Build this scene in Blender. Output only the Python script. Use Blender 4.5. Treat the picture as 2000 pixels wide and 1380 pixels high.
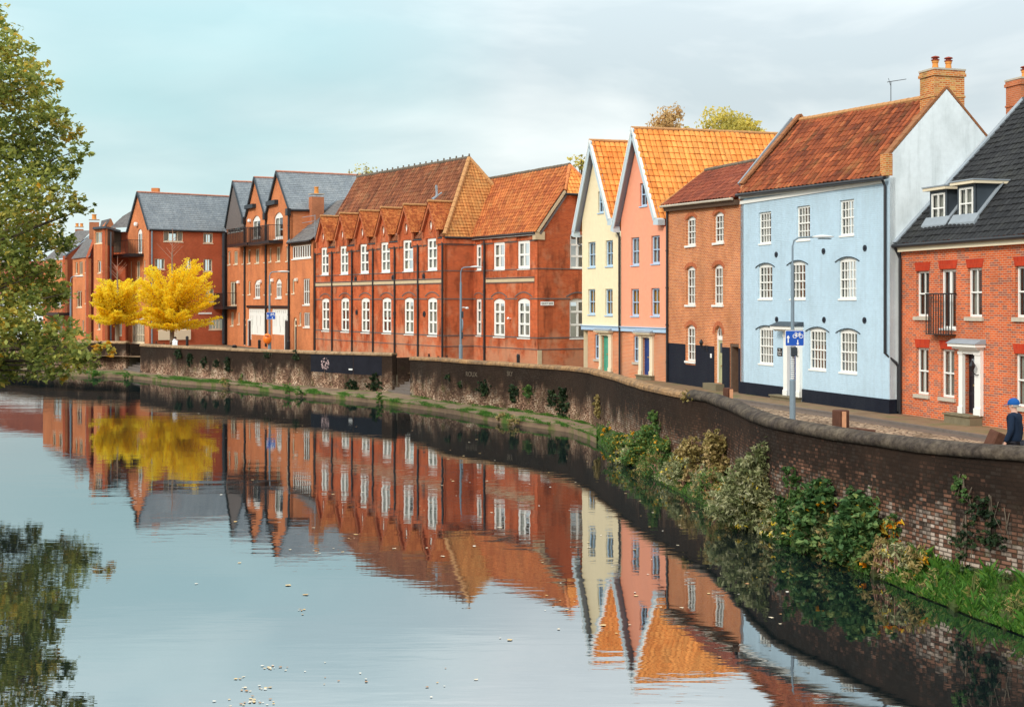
import bpy, bmesh, math, random
import numpy as np
from mathutils import Vector, Matrix, noise
from mathutils.geometry import tessellate_polygon
for o in list(bpy.data.objects): bpy.data.objects.remove(o)
SC = bpy.context.scene
COL = SC.collection
R = math.radians
# ---------------------------------------------------------------- camera
FP, HZ, CH = 2600.0, 590.0, 5.5          # focal length in photo pixels, horizon row, eye height over the water
cam_d = bpy.data.cameras.new("camera"); cam = bpy.data.objects.new("camera", cam_d); COL.objects.link(cam)
cam.location = (0, 0, CH); cam.rotation_euler = (R(90), 0, 0)
cam_d.sensor_width = 36; cam_d.lens = 36 * FP / 2000; cam_d.shift_y = -(690 - HZ) / 2000
cam_d.clip_end = 3000; cam_d.clip_start = .2
SC.camera = cam
# ---------------------------------------------------------------- sky, sun, exposure
SUN_EL, SUN_AZ = 32, 220                 # azimuth the light comes from, degrees clockwise from +Y
w = bpy.data.worlds.new("World"); SC.world = w; w.use_nodes = True
nt = w.node_tree; nt.nodes.clear()
def N(nt, t, **k):
    n = nt.nodes.new(t)
    for a, b in k.items():
        if a.startswith('i_'):
            n.inputs[a[2:].replace('_', ' ')].default_value = b
        else: setattr(n, a, b)
    return n
L = lambda nt, a, b: nt.links.new(a, b)
out = N(nt, 'ShaderNodeOutputWorld'); bg = N(nt, 'ShaderNodeBackground'); bg.inputs[1].default_value = .086
sky = N(nt, 'ShaderNodeTexSky', sky_type='NISHITA', sun_disc=False)
sky.sun_elevation = R(SUN_EL); sky.sun_rotation = R(SUN_AZ); sky.dust_density = 2.5
tc = N(nt, 'ShaderNodeTexCoord')
mp = N(nt, 'ShaderNodeMapping'); mp.inputs['Scale'].default_value = (1, 1, 3.4); mp.inputs['Location'].default_value = (.3, .1, .25)
L(nt, tc.outputs['Generated'], mp.inputs[0])
n1 = N(nt, 'ShaderNodeTexNoise'); n1.inputs['Scale'].default_value = 3.4; n1.inputs['Detail'].default_value = 6; n1.inputs['Roughness'].default_value = .5; n1.inputs['Distortion'].default_value = .3
n2 = N(nt, 'ShaderNodeTexNoise'); n2.inputs['Scale'].default_value = 2.0; n2.inputs['Detail'].default_value = 3
L(nt, mp.outputs[0], n1.inputs[0]); L(nt, mp.outputs[0], n2.inputs[0])
r1 = N(nt, 'ShaderNodeValToRGB')           # cloud brightness
r1.color_ramp.elements[0].position = .38; r1.color_ramp.elements[0].color = (5.3, 5.85, 6.05, 1)
r1.color_ramp.elements[1].position = .60; r1.color_ramp.elements[1].color = (8.3, 8.5, 8.3, 1)
L(nt, n1.outputs[0], r1.inputs[0])
r2 = N(nt, 'ShaderNodeValToRGB')
r2.color_ramp.elements[0].position = .42; r2.color_ramp.elements[0].color = (0, 0, 0, 1)
r2.color_ramp.elements[1].position = .72; r2.color_ramp.elements[1].color = (1, 1, 1, 1)
L(nt, n2.outputs[0], r2.inputs[0])
teal = N(nt, 'ShaderNodeMixRGB', blend_type='MIX'); teal.inputs[2].default_value = (3.6, 6.3, 6.5, 1)
sc_ = N(nt, 'ShaderNodeMath', operation='MULTIPLY'); sc_.inputs[1].default_value = .75
dt = N(nt, 'ShaderNodeVectorMath', operation='DOT_PRODUCT'); dt.inputs[1].default_value = Vector((-.27, 1, .19)).normalized(); nm_ = N(nt, 'ShaderNodeVectorMath', operation='NORMALIZE'); L(nt, tc.outputs['Generated'], nm_.inputs[0]); L(nt, nm_.outputs[0], dt.inputs[0])
mr = N(nt, 'ShaderNodeMapRange'); mr.inputs[1].default_value = .965; mr.inputs[2].default_value = 1.0; mr.inputs[3].default_value = .15; mr.inputs[4].default_value = 1.0; L(nt, dt.outputs['Value'], mr.inputs[0])
ml = N(nt, 'ShaderNodeMath', operation='MULTIPLY_ADD'); ml.inputs[2].default_value = 0; r2.color_ramp.elements[0].position = .25; r2.color_ramp.elements[1].position = .6; L(nt, r2.outputs[0], ml.inputs[0]); L(nt, mr.outputs[0], ml.inputs[1])
L(nt, ml.outputs[0], sc_.inputs[0]); L(nt, sc_.outputs[0], teal.inputs[0]); L(nt, r1.outputs[0], teal.inputs[1])
mx = N(nt, 'ShaderNodeMixRGB', blend_type='MIX'); mx.inputs[0].default_value = .86
L(nt, sky.outputs[0], mx.inputs[1]); L(nt, teal.outputs[0], mx.inputs[2])
sz_ = N(nt, 'ShaderNodeSeparateXYZ'); L(nt, nm_.outputs[0], sz_.inputs[0])      # overcast sky: brighter towards the zenith
zr_ = N(nt, 'ShaderNodeValToRGB'); L(nt, sz_.outputs[2], zr_.inputs[0])
for k_, (p_, v_) in enumerate(((.15, .50), (.30, .68), (1., .95))):
    e_ = zr_.color_ramp.elements[k_] if k_ < 2 else zr_.color_ramp.elements.new(p_)
    e_.position = p_; e_.color = (v_, v_, v_, 1)
mz_ = N(nt, 'ShaderNodeVectorMath', operation='MULTIPLY'); L(nt, mx.outputs[0], mz_.inputs[0]); L(nt, zr_.outputs[0], mz_.inputs[1]); ms_ = N(nt, 'ShaderNodeVectorMath', operation='SCALE'); ms_.inputs[3].default_value = 2.0; L(nt, mz_.outputs[0], ms_.inputs[0])
L(nt, ms_.outputs[0], bg.inputs[0]); L(nt, bg.outputs[0], out.inputs[0])
sd = bpy.data.lights.new("sun", 'SUN'); sd.energy = 1.5; sd.angle = R(11); sd.color = (1, .93, .82)
so = bpy.data.objects.new("sun", sd); COL.objects.link(so)
ld = Vector((math.sin(R(SUN_AZ)) * math.cos(R(SUN_EL)), math.cos(R(SUN_AZ)) * math.cos(R(SUN_EL)), math.sin(R(SUN_EL))))
so.rotation_euler = ld.to_track_quat('Z', 'Y').to_euler(); so.location = (0, 0, 60)
SC.render.engine = 'CYCLES'
SC.view_settings.view_transform = 'Standard'; SC.view_settings.look = 'None'
SC.view_settings.exposure = .64; SC.view_settings.gamma = 1
SC.cycles.max_bounces = 7; SC.cycles.transparent_max_bounces = 12; SC.cycles.caustics_reflective = False; SC.cycles.caustics_refractive = False
SC.render.resolution_x = 1024; SC.render.resolution_y = 706

# ---------------------------------------------------------------- materials
def newmat(name):
    m = bpy.data.materials.new(name); m.use_nodes = True
    nt = m.node_tree; nt.nodes.clear()
    o = N(nt, 'ShaderNodeOutputMaterial'); b = N(nt, 'ShaderNodeBsdfPrincipled'); L(nt, b.outputs[0], o.inputs[0])
    b.inputs['Roughness'].default_value = .8
    return m, nt, b, o
def c4(c): return (c[0], c[1], c[2], 1)
def ramp(nt, stops, src=None, interp='LINEAR'):
    r = N(nt, 'ShaderNodeValToRGB'); r.color_ramp.interpolation = interp
    while len(r.color_ramp.elements) < len(stops): r.color_ramp.elements.new(.5)
    for e, (p, c) in zip(r.color_ramp.elements, stops): e.position = p; e.color = c4(c) if len(c) == 3 else c
    if src is not None: L(nt, src, r.inputs[0])
    return r
def noise_n(nt, scale, detail=4, src=None, rough=.55):
    n = N(nt, 'ShaderNodeTexNoise'); n.inputs['Scale'].default_value = scale; n.inputs['Detail'].default_value = detail; n.inputs['Roughness'].default_value = rough
    if src is not None: L(nt, src, n.inputs[0])
    return n
def mixc(nt, fac, a, b, mode='MIX'):
    m = N(nt, 'ShaderNodeMixRGB', blend_type=mode)
    for i, x in ((0, fac), (1, a), (2, b)):
        if hasattr(x, 'default_value') or hasattr(x, 'is_linked'): L(nt, x, m.inputs[i])
        elif i == 0: m.inputs[0].default_value = x
        else: m.inputs[i].default_value = c4(x)
    return m.outputs[0]
def mth(nt, op, a, b=0., c=None):
    m = N(nt, 'ShaderNodeMath', operation=op)
    for i, x in enumerate((a, b) if c is None else (a, b, c)):
        if hasattr(x, 'is_linked'): L(nt, x, m.inputs[i])
        else: m.inputs[i].default_value = x
    return m.outputs[0]
def bump(nt, b, h, s, d=.02):
    n = N(nt, 'ShaderNodeBump'); n.inputs['Strength'].default_value = s; n.inputs['Distance'].default_value = d
    L(nt, h, n.inputs['Height']); L(nt, n.outputs[0], b.inputs['Normal'])
def pos(nt): return N(nt, 'ShaderNodeNewGeometry').outputs['Position']
def uv(nt): return N(nt, 'ShaderNodeUVMap', uv_map='UVMap').outputs[0]
def stretch(nt, src, s):
    m = N(nt, 'ShaderNodeMapping'); m.inputs['Scale'].default_value = s; L(nt, src, m.inputs[0]); return m.outputs[0]
MATS = {}
def plain(name, c, rough=.6, var=.12, vs=3., metal=0, bmp=0):
    m, nt, b, o = newmat(name); p = pos(nt); n = noise_n(nt, vs, 5, p)
    f = mth(nt, 'MULTIPLY_ADD', n.outputs[0], var * 2, 1 - var)
    L(nt, mixc(nt, 1, c, f, 'MULTIPLY'), b.inputs['Base Color'])
    b.inputs['Roughness'].default_value = rough; b.inputs['Metallic'].default_value = metal; b.inputs['Specular IOR Level'].default_value = .5 if rough < .45 else (.12 if rough >= .7 else .3)
    if bmp: bump(nt, b, noise_n(nt, 40, 3, p).outputs[0], bmp, .01)
    MATS[name] = m; return m
def brick(name, c1, c2, mortar, msize=.012, stain=None, stain_amt=.5, pale=None, pale_amt=.5, bw=.225, bh=.075, tint2=None):
    m, nt, b, o = newmat(name); u = uv(nt); p = pos(nt)
    t = N(nt, 'ShaderNodeTexBrick'); L(nt, u, t.inputs[0])
    t.inputs['Color1'].default_value = c4(c1); t.inputs['Color2'].default_value = c4(c2); t.inputs['Mortar'].default_value = c4(mortar)
    t.inputs['Scale'].default_value = 1; t.inputs['Brick Width'].default_value = bw; t.inputs['Row Height'].default_value = bh
    t.inputs['Mortar Size'].default_value = msize; t.inputs['Mortar Smooth'].default_value = .3; t.inputs['Bias'].default_value = 0
    col = t.outputs[0]
    # per-brick odd colours
    if tint2:
        cell = N(nt, 'ShaderNodeTexWhiteNoise', noise_dimensions='2D')
        s = N(nt, 'ShaderNodeVectorMath', operation='SNAP'); s.inputs[1].default_value = (bw, bh, 1); L(nt, u, s.inputs[0]); L(nt, s.outputs[0], cell.inputs[0])
        f = ramp(nt, [(.62, (0, 0, 0)), (.8, (1, 1, 1))], cell.outputs[0])
        ff = mth(nt, 'MULTIPLY', f.outputs[0], mth(nt, 'SUBTRACT', 1., t.outputs['Fac']))
        col = mixc(nt, mth(nt, 'MULTIPLY', ff, .75), col, tint2)
    big = noise_n(nt, .5, 6, p, .6)
    f = mth(nt, 'MULTIPLY_ADD', big.outputs[0], .9, .55)
    col = mixc(nt, 1, col, f, 'MULTIPLY')
    st = noise_n(nt, 1.3, 7, stretch(nt, p, (1, 1, .35)), .65)
    if stain:
        f = ramp(nt, [(.5, (0, 0, 0)), (.68, (1, 1, 1))], st.outputs[0])
        col = mixc(nt, mth(nt, 'MULTIPLY', f.outputs[0], stain_amt), col, stain)
    if pale:
        n = noise_n(nt, .8, 6, p, .6)
        z = N(nt, 'ShaderNodeSeparateXYZ'); L(nt, p, z.inputs[0])
        lowz = N(nt, 'ShaderNodeMapRange'); lowz.inputs[1].default_value = 4.4; lowz.inputs[2].default_value = 1.5; L(nt, z.outputs[2], lowz.inputs[0])
        s = mth(nt, 'MULTIPLY_ADD', lowz.outputs[0], .22, n.outputs[0])
        f = ramp(nt, [(.54, (0, 0, 0)), (.72, (1, 1, 1))], s)
        col = mixc(nt, mth(nt, 'MULTIPLY', f.outputs[0], pale_amt), col, pale)
    L(nt, col, b.inputs['Base Color']); b.inputs['Roughness'].default_value = .88; b.inputs['Specular IOR Level'].default_value = .12
    bump(nt, b, mth(nt, 'SUBTRACT', noise_n(nt, 14, 3, p).outputs[0], t.outputs['Fac']), .5, .012)
    MATS[name] = m; return m
brick('brick_school', (.58, .105, .028), (.42, .060, .018), (.50, .20, .10), stain=(.10, .03, .018), stain_amt=.8, pale=(.56, .30, .18), pale_amt=.6)
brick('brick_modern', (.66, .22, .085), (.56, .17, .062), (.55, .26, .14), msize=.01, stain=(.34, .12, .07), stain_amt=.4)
brick('brick_modern_shade', (.52, .11, .04), (.44, .09, .035), (.42, .15, .09), msize=.01)  # darker copy of the modern brick, shade painted in for side and recessed walls
brick('brick_orange', (.66, .21, .06), (.44, .10, .035), (.66, .40, .24), msize=.014, stain=(.32, .12, .05), stain_amt=.4, pale=(.5, .28, .17), pale_amt=.3)
brick('brick_row', (.68, .19, .055), (.54, .13, .045), (.72, .46, .30), msize=.013, pale=(.52, .30, .2), pale_amt=.45)
brick('brick_right', (.72, .135, .03), (.52, .085, .025), (.58, .36, .24), msize=.011, tint2=(.22, .10, .085), stain=(.25, .09, .05), stain_amt=.3)
brick('brick_arch', (.50, .15, .06), (.40, .10, .045), (.5, .25, .15), msize=.006, bw=.075, bh=.4)
brick('brick_lintel', (.52, .055, .02), (.44, .04, .018), (.45, .1, .06), msize=.004, bw=.07, bh=.4)
brick('brick_chimney', (.66, .20, .04), (.44, .10, .025), (.62, .40, .20), msize=.016, stain=(.09, .09, .035), stain_amt=.5, tint2=(.6, .38, .12))
brick('brick_chimney_far', (.48, .15, .06), (.40, .12, .05), (.45, .25, .16), msize=.01)
def painted(name, c, line=.03, dirt=(.3, .36, .36), amt=.2):
    m, nt, b, o = newmat(name); u = uv(nt); p = pos(nt)
    t = N(nt, 'ShaderNodeTexBrick'); L(nt, stretch(nt, u, (1, 1, 1)), t.inputs[0])
    t.inputs['Scale'].default_value = 1; t.inputs['Brick Width'].default_value = .24; t.inputs['Row Height'].default_value = .078; t.inputs['Mortar Size'].default_value = .008; t.inputs['Mortar Smooth'].default_value = 1
    n = noise_n(nt, 5, 6, p); f = ramp(nt, [(.45, (0, 0, 0)), (.75, (1, 1, 1))], noise_n(nt, .9, 7, stretch(nt, p, (1, 1, .5)), .6).outputs[0])
    col = mixc(nt, mth(nt, 'MULTIPLY', f.outputs[0], amt), c, dirt)
    sk = ramp(nt, [(.5, (0, 0, 0)), (.72, (1, 1, 1))], noise_n(nt, 2.6, 6, stretch(nt, p, (1, 1, .10)), .65).outputs[0])
    col = mixc(nt, mth(nt, 'MULTIPLY', sk.outputs[0], amt * .8), col, dirt)
    col = mixc(nt, 1, col, mth(nt, 'MULTIPLY_ADD', n.outputs[0], .22, .89), 'MULTIPLY')
    L(nt, col, b.inputs['Base Color']); b.inputs['Roughness'].default_value = .7; b.inputs['Specular IOR Level'].default_value = .2
    h = mth(nt, 'MULTIPLY_ADD', n.outputs[0], .8, mth(nt, 'MULTIPLY', t.outputs['Fac'], -1.))
    bump(nt, b, h, line * 18, .012)
    MATS[name] = m
painted('blue_paint', (.50, .665, .79), .04, (.34, .44, .50), .35); painted('gable_paint', (.80, .87, .90), .008, (.34, .40, .40), .45)
painted('cream_render', (.86, .74, .50), .002, (.7, .6, .42), .2); painted('pink_render', (.88, .36, .225), .002, (.75, .34, .25), .25)
painted('navy_plinth', (.008, .011, .022), .03, (.02, .025, .035), .5)
plain('white_paint', (.84, .84, .80), .45, .05); plain('cream_paint', (.78, .68, .50), .5, .06); plain('pale_blue_paint', (.42, .58, .76), .5, .05)
plain('verge_blue', (.50, .60, .66), .5, .08); plain('soffit', (.34, .36, .44), .7, .05)
plain('black_metal', (.012, .013, .016), .35, .2); plain('gutter_black', (.015, .016, .02), .4, .2)
plain('grey_metal', (.22, .27, .31), .45, .15, metal=.4); plain('lamp_grey', (.18, .24, .29), .5, .15, 8); plain('lamp_cover', (.62, .66, .66), .3, .05)
plain('lead', (.28, .32, .36), .6, .15); plain('dark_lead', (.05, .065, .08), .55, .25); plain('stone', (.50, .45, .37), .85, .2, 6, bmp=.3); plain('coping_clay', (.30, .13, .06), .85, .5, 5, bmp=.4); plain('soot_paint', (.016, .017, .024), .95, .5, 2); plain('step_stone', (.20, .17, .11), .9, .3, 4, bmp=.3); plain('stone_band', (.58, .46, .30), .85, .15, 4)
plain('door_green', (.06, .34, .24), .4, .05); plain('door_blue', (.010, .045, .20), .35, .05); plain('door_black', (.012, .016, .022), .3, .1); plain('door_olive', (.40, .42, .25), .5, .06)
plain('brass', (.55, .42, .18), .3, .1, metal=.8); plain('curtain', (.68, .64, .55), .9, .15, 9); plain('amber_reflection', (.80, .42, .02), .8, .3, 5); plain('curtain_dark', (.10, .08, .07), .9, .2)  # the amber colour paints a yellow tree's reflection into the windows
plain('timber', (.10, .045, .03), .75, .4, 9, bmp=.5); plain('timber_raw', (.55, .27, .15), .8, .2, 9, bmp=.4); plain('clad_grey', (.15, .13, .125), .8, .35, 6); plain('clad_brown', (.13, .085, .06), .8, .3, 6)
plain('terracotta', (.62, .22, .08), .8, .15, 6); plain('pot_orange', (.66, .27, .07), .75, .2, 6); plain('ridge_clay', (.50, .26, .11), .85, .3, 5, bmp=.4); plain('ridge_dark', (.16, .13, .10), .85, .4, 5); plain('ridge_pink', (.52, .24, .17), .85, .15, 5)
plain('sign_blue', (.004, .075, .42), .35, .03); plain('sign_white', (.85, .86, .84), .4, .03); plain('sign_black', (.01, .01, .014), .3, .05); plain('orange_plastic', (.90, .20, .015), .35, .06)
plain('skin', (.62, .36, .27), .5, .06); plain('jacket_navy', (.012, .022, .045), .85, .2, 12); plain('cap_blue', (.012, .085, .30), .8, .1); plain('white_cloth', (.80, .82, .84), .85, .05); plain('hair_dark', (.02, .015, .012), .6, .2); plain('hair_grey', (.45, .42, .4), .7, .1); plain('trouser', (.03, .03, .04), .85, .1)
plain('bark', (.12, .095, .07), .9, .3, 5, bmp=.6); plain('bark_pale', (.26, .20, .15), .9, .3, 5); plain('twig', (.40, .22, .16), .9, .2); plain('stem_green', (.12, .16, .05), .8, .3)
plain('kerb_stone', (.16, .135, .12), .85, .3, 3, bmp=.3); plain('dark_panel', (.03, .04, .05), .5, .2); plain('pattress', (.008, .012, .022), .4, .2)
plain('graffiti', (.50, .36, .36), .8, .4, 9); plain('graffiti_pale', (.15, .12, .09), .9, .6, 9); plain('rust', (.25, .04, .02), .6, .3)
# glass: partly mirror, partly see-through
def glass():
    m, nt, b, o = newmat('window_glass'); nt.nodes.remove(b)
    tr = N(nt, 'ShaderNodeBsdfTransparent'); tr.inputs[0].default_value = (.82, .86, .86, 1)
    gl = N(nt, 'ShaderNodeBsdfGlossy'); gl.inputs['Roughness'].default_value = .03; gl.inputs[0].default_value = (1, 1, 1, 1)
    fr = N(nt, 'ShaderNodeFresnel'); fr.inputs[0].default_value = 1.5
    mp = N(nt, 'ShaderNodeBump'); mp.inputs['Strength'].default_value = .25; mp.inputs['Distance'].default_value = .01
    L(nt, noise_n(nt, 2.5, 2, pos(nt)).outputs[0], mp.inputs['Height']); L(nt, mp.outputs[0], gl.inputs['Normal'])
    mx = N(nt, 'ShaderNodeMixShader'); L(nt, mth(nt, 'MULTIPLY_ADD', fr.outputs[0], .7, .01), mx.inputs[0]); L(nt, tr.outputs[0], mx.inputs[1]); L(nt, gl.outputs[0], mx.inputs[2])
    L(nt, mx.outputs[0], o.inputs[0]); MATS['glass'] = m
glass()
def tiles(name, cols, moss=None, moss_amt=.5, streak=.5, rough=.85, joint=False, stagger=0., chan_shade=.6):
    """roof tiles: uv is counted in tiles and courses, each tile gets a colour of its own"""
    m, nt, b, o = newmat(name); u = uv(nt); p = pos(nt)
    sep = N(nt, 'ShaderNodeSeparateXYZ'); L(nt, u, sep.inputs[0])
    fy = mth(nt, 'FLOOR', sep.outputs[1]); xx = sep.outputs[0]
    if stagger: xx = mth(nt, 'MULTIPLY_ADD', mth(nt, 'MODULO', fy, 2.), stagger, xx)
    fx = mth(nt, 'FLOOR', xx)
    cb = N(nt, 'ShaderNodeCombineXYZ'); L(nt, fx, cb.inputs[0]); L(nt, fy, cb.inputs[1])
    wn = N(nt, 'ShaderNodeTexWhiteNoise', noise_dimensions='2D'); L(nt, cb.outputs[0], wn.inputs[0])
    k = len(cols)
    big = noise_n(nt, .55, 6, p, .65)
    v = mth(nt, 'MULTIPLY_ADD', wn.outputs[0], .42, mth(nt, 'MULTIPLY_ADD', big.outputs[0], 1.1, -.26))
    r = ramp(nt, [(i / (k - 1), c) for i, c in enumerate(cols)], v)
    col = r.outputs[0]
    st = noise_n(nt, 2.2, 6, stretch(nt, u, (.62, .06, 1)), .7)
    col = mixc(nt, streak, col, mth(nt, 'MULTIPLY_ADD', st.outputs[0], 3.4, -.75), 'MULTIPLY')
    if moss:
        f = ramp(nt, [(.52, (0, 0, 0)), (.70, (1, 1, 1))], noise_n(nt, .9, 8, p, .7).outputs[0])
        col = mixc(nt, mth(nt, 'MULTIPLY', f.outputs[0], moss_amt), col, moss)
    if not joint:      # shade of the tile rolls, painted dark into the channels between them
        shade_ = ramp(nt, [(0, (1, 1, 1)), (.16, (0, 0, 0)), (.86, (0, 0, 0)), (1, (1, 1, 1))], mth(nt, 'FRACT', sep.outputs[0])); col = mixc(nt, mth(nt, 'MULTIPLY', shade_.outputs[0], chan_shade), col, tuple(x * .25 for x in cols[0]))
    if joint:
        fr = mth(nt, 'FRACT', xx); e = mth(nt, 'LESS_THAN', fr, .06)
        col = mixc(nt, mth(nt, 'MULTIPLY', e, .6), col, tuple(x * .3 for x in cols[0]))
    L(nt, col, b.inputs['Base Color']); b.inputs['Roughness'].default_value = rough; b.inputs['Specular IOR Level'].default_value = .2
    bump(nt, b, noise_n(nt, 18, 3, p).outputs[0], .35, .015)
    MATS[name] = m
tiles('pantile_bright', [(.56, .16, .04), (.84, .28, .06), (.92, .38, .10), (.70, .22, .05)], moss=(.34, .18, .06), moss_amt=.6, streak=.45, chan_shade=.6)
tiles('pantile_brown', [(.06, .024, .016), (.17, .042, .018), (.32, .08, .028), (.38, .17, .07)], moss=(.13, .10, .035), moss_amt=.5, streak=.9, chan_shade=.85)
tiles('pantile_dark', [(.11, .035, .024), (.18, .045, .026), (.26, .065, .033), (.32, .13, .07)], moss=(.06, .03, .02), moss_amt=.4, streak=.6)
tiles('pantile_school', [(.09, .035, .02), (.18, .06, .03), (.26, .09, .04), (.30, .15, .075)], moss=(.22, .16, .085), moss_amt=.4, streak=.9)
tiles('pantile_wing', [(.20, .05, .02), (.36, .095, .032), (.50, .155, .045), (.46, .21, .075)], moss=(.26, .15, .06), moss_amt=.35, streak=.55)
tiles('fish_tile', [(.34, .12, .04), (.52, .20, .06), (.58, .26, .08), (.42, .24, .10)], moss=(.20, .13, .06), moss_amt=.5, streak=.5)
tiles('plain_tile', [(.18, .04, .02), (.38, .095, .03), (.60, .20, .06), (.76, .36, .12)], moss=(.20, .06, .03), moss_amt=.4, streak=.5, joint=True, stagger=.5)
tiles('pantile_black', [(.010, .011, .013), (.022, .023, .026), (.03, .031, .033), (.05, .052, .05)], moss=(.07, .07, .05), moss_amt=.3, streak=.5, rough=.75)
tiles('slate', [(.15, .175, .20), (.20, .225, .25), (.24, .265, .285), (.28, .30, .315)], moss=(.12, .14, .15), moss_amt=.3, streak=.25, rough=.55, joint=True, stagger=.5)
tiles('slate_dark', [(.11, .10, .10), (.14, .13, .13), (.17, .16, .155), (.21, .19, .18)], moss=(.10, .09, .07), moss_amt=.35, streak=.3, rough=.7, joint=True, stagger=.5)
def riverwall():
    m, nt, b, o = newmat('river_wall'); u = uv(nt); p = pos(nt)
    t = N(nt, 'ShaderNodeTexBrick'); L(nt, u, t.inputs[0])
    t.inputs['Color1'].default_value = (.30, .15, .10, 1); t.inputs['Color2'].default_value = (.085, .04, .028, 1); t.inputs['Mortar'].default_value = (.05, .035, .025, 1)
    t.inputs['Scale'].default_value = 1; t.inputs['Brick Width'].default_value = .235; t.inputs['Row Height'].default_value = .08; t.inputs['Mortar Size'].default_value = .014
    sx = N(nt, 'ShaderNodeSeparateXYZ'); L(nt, p, sx.inputs[0])
    cell = N(nt, 'ShaderNodeTexWhiteNoise', noise_dimensions='2D'); s = N(nt, 'ShaderNodeVectorMath', operation='SNAP'); s.inputs[1].default_value = (.1175, .08, 1); L(nt, u, s.inputs[0]); L(nt, s.outputs[0], cell.inputs[0])
    pn = noise_n(nt, .9, 8, p, .7)
    v = mth(nt, 'MULTIPLY_ADD', cell.outputs[0], .52, mth(nt, 'MULTIPLY_ADD', pn.outputs[0], 1.1, -.16))
    zl = N(nt, 'ShaderNodeMapRange'); zl.inputs[1].default_value = 2.0; zl.inputs[2].default_value = .5; L(nt, sx.outputs[2], zl.inputs[0])
    v = mth(nt, 'MULTIPLY_ADD', zl.outputs[0], .16, v)
    eff = ramp(nt, [(.76, (0, 0, 0)), (.82, (1, 1, 1))], v)           # bricks whitened by salts
    col = mixc(nt, mth(nt, 'MULTIPLY', mth(nt, 'MULTIPLY', eff.outputs[0], mth(nt, 'MULTIPLY_ADD', t.outputs['Fac'], -.75, 1.)), .8), t.outputs[0], (.60, .50, .42))
    fy_ = N(nt, 'ShaderNodeMapRange'); fy_.inputs[1].default_value = 36; fy_.inputs[2].default_value = 56; L(nt, sx.outputs[1], fy_.inputs[0])
    tan = mixc(nt, t.outputs['Fac'], ramp(nt, [(.34, (.13, .065, .045)), (.48, (.40, .23, .15)), (.56, (.58, .40, .27)), (.66, (.68, .55, .42))], mth(nt, 'MULTIPLY_ADD', cell.outputs[0], .16, mth(nt, 'MULTIPLY_ADD', noise_n(nt, .9, 8, p, .75).outputs[0], 1.2, -.18))).outputs[0], (.16, .10, .065))
    tan = mixc(nt, 1, tan, mth(nt, 'MULTIPLY_ADD', cell.outputs[0], .9, .55), 'MULTIPLY')
    col = mixc(nt, mth(nt, 'MULTIPLY', fy_.outputs[0], .9), col, tan)
    n = noise_n(nt, 1.1, 8, stretch(nt, p, (1, 1, .4)), .65); n5 = noise_n(nt, 5, 6, p, .7)
    zz = mth(nt, 'MULTIPLY_ADD', n.outputs[0], 3.0, mth(nt, 'MULTIPLY_ADD', n5.outputs[0], .9, mth(nt, 'MULTIPLY_ADD', fy_.outputs[0], .75, sx.outputs[2])))
    zz = mth(nt, 'MULTIPLY_ADD', cell.outputs[0], mth(nt, 'MULTIPLY_ADD', fy_.outputs[0], -.8, 1.1), zz)
    fb = N(nt, 'ShaderNodeMapRange'); fb.inputs[1].default_value = 3.45; fb.inputs[2].default_value = 4.35; L(nt, zz, fb.inputs[0])
    col = mixc(nt, mth(nt, 'MULTIPLY', fb.outputs[0], .97), col, (.020, .014, .011))
    nd = ramp(nt, [(.42, (0, 0, 0)), (.6, (1, 1, 1))], noise_n(nt, .35, 6, p, .6).outputs[0])
    col = mixc(nt, mth(nt, 'MULTIPLY', nd.outputs[0], .6), col, (.045, .028, .02))
    gr = ramp(nt, [(.56, (0, 0, 0)), (.66, (1, 1, 1))], noise_n(nt, 1.6, 8, p, .7).outputs[0])
    col = mixc(nt, mth(nt, 'MULTIPLY', mth(nt, 'MULTIPLY', gr.outputs[0], zl.outputs[0]), .6), col, (.07, .075, .02))
    L(nt, col, b.inputs['Base Color']); b.inputs['Roughness'].default_value = .9; b.inputs['Specular IOR Level'].default_value = .08
    h = mth(nt, 'MULTIPLY_ADD', t.outputs['Fac'], -1., mth(nt, 'MULTIPLY', n5.outputs[0], 1.4))
    bump(nt, b, h, .8, .03); MATS['river_wall'] = m
riverwall()
def coping(name, base, lich):
    m, nt, b, o = newmat(name); p = pos(nt)
    f = ramp(nt, [(.4, (0, 0, 0)), (.62, (1, 1, 1))], noise_n(nt, 2.2, 8, p, .7).outputs[0])
    col = mixc(nt, f.outputs[0], base, lich)
    f2 = ramp(nt, [(.35, (.35, .33, .3)), (.6, (1, 1, 1))], noise_n(nt, 7, 6, p, .7).outputs[0])
    col = mixc(nt, .8, col, f2.outputs[0], 'MULTIPLY')
    L(nt, col, b.inputs['Base Color']); b.inputs['Roughness'].default_value = .9; b.inputs['Specular IOR Level'].default_value = .12
    bump(nt, b, noise_n(nt, 12, 5, p).outputs[0], .6, .04); MATS[name] = m
coping('coping_far', (.30, .20, .12), (.50, .33, .19)); coping('coping_near', (.060, .048, .042), (.15, .12, .09)); coping('coping_mid', (.24, .16, .10), (.46, .27, .13))
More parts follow.
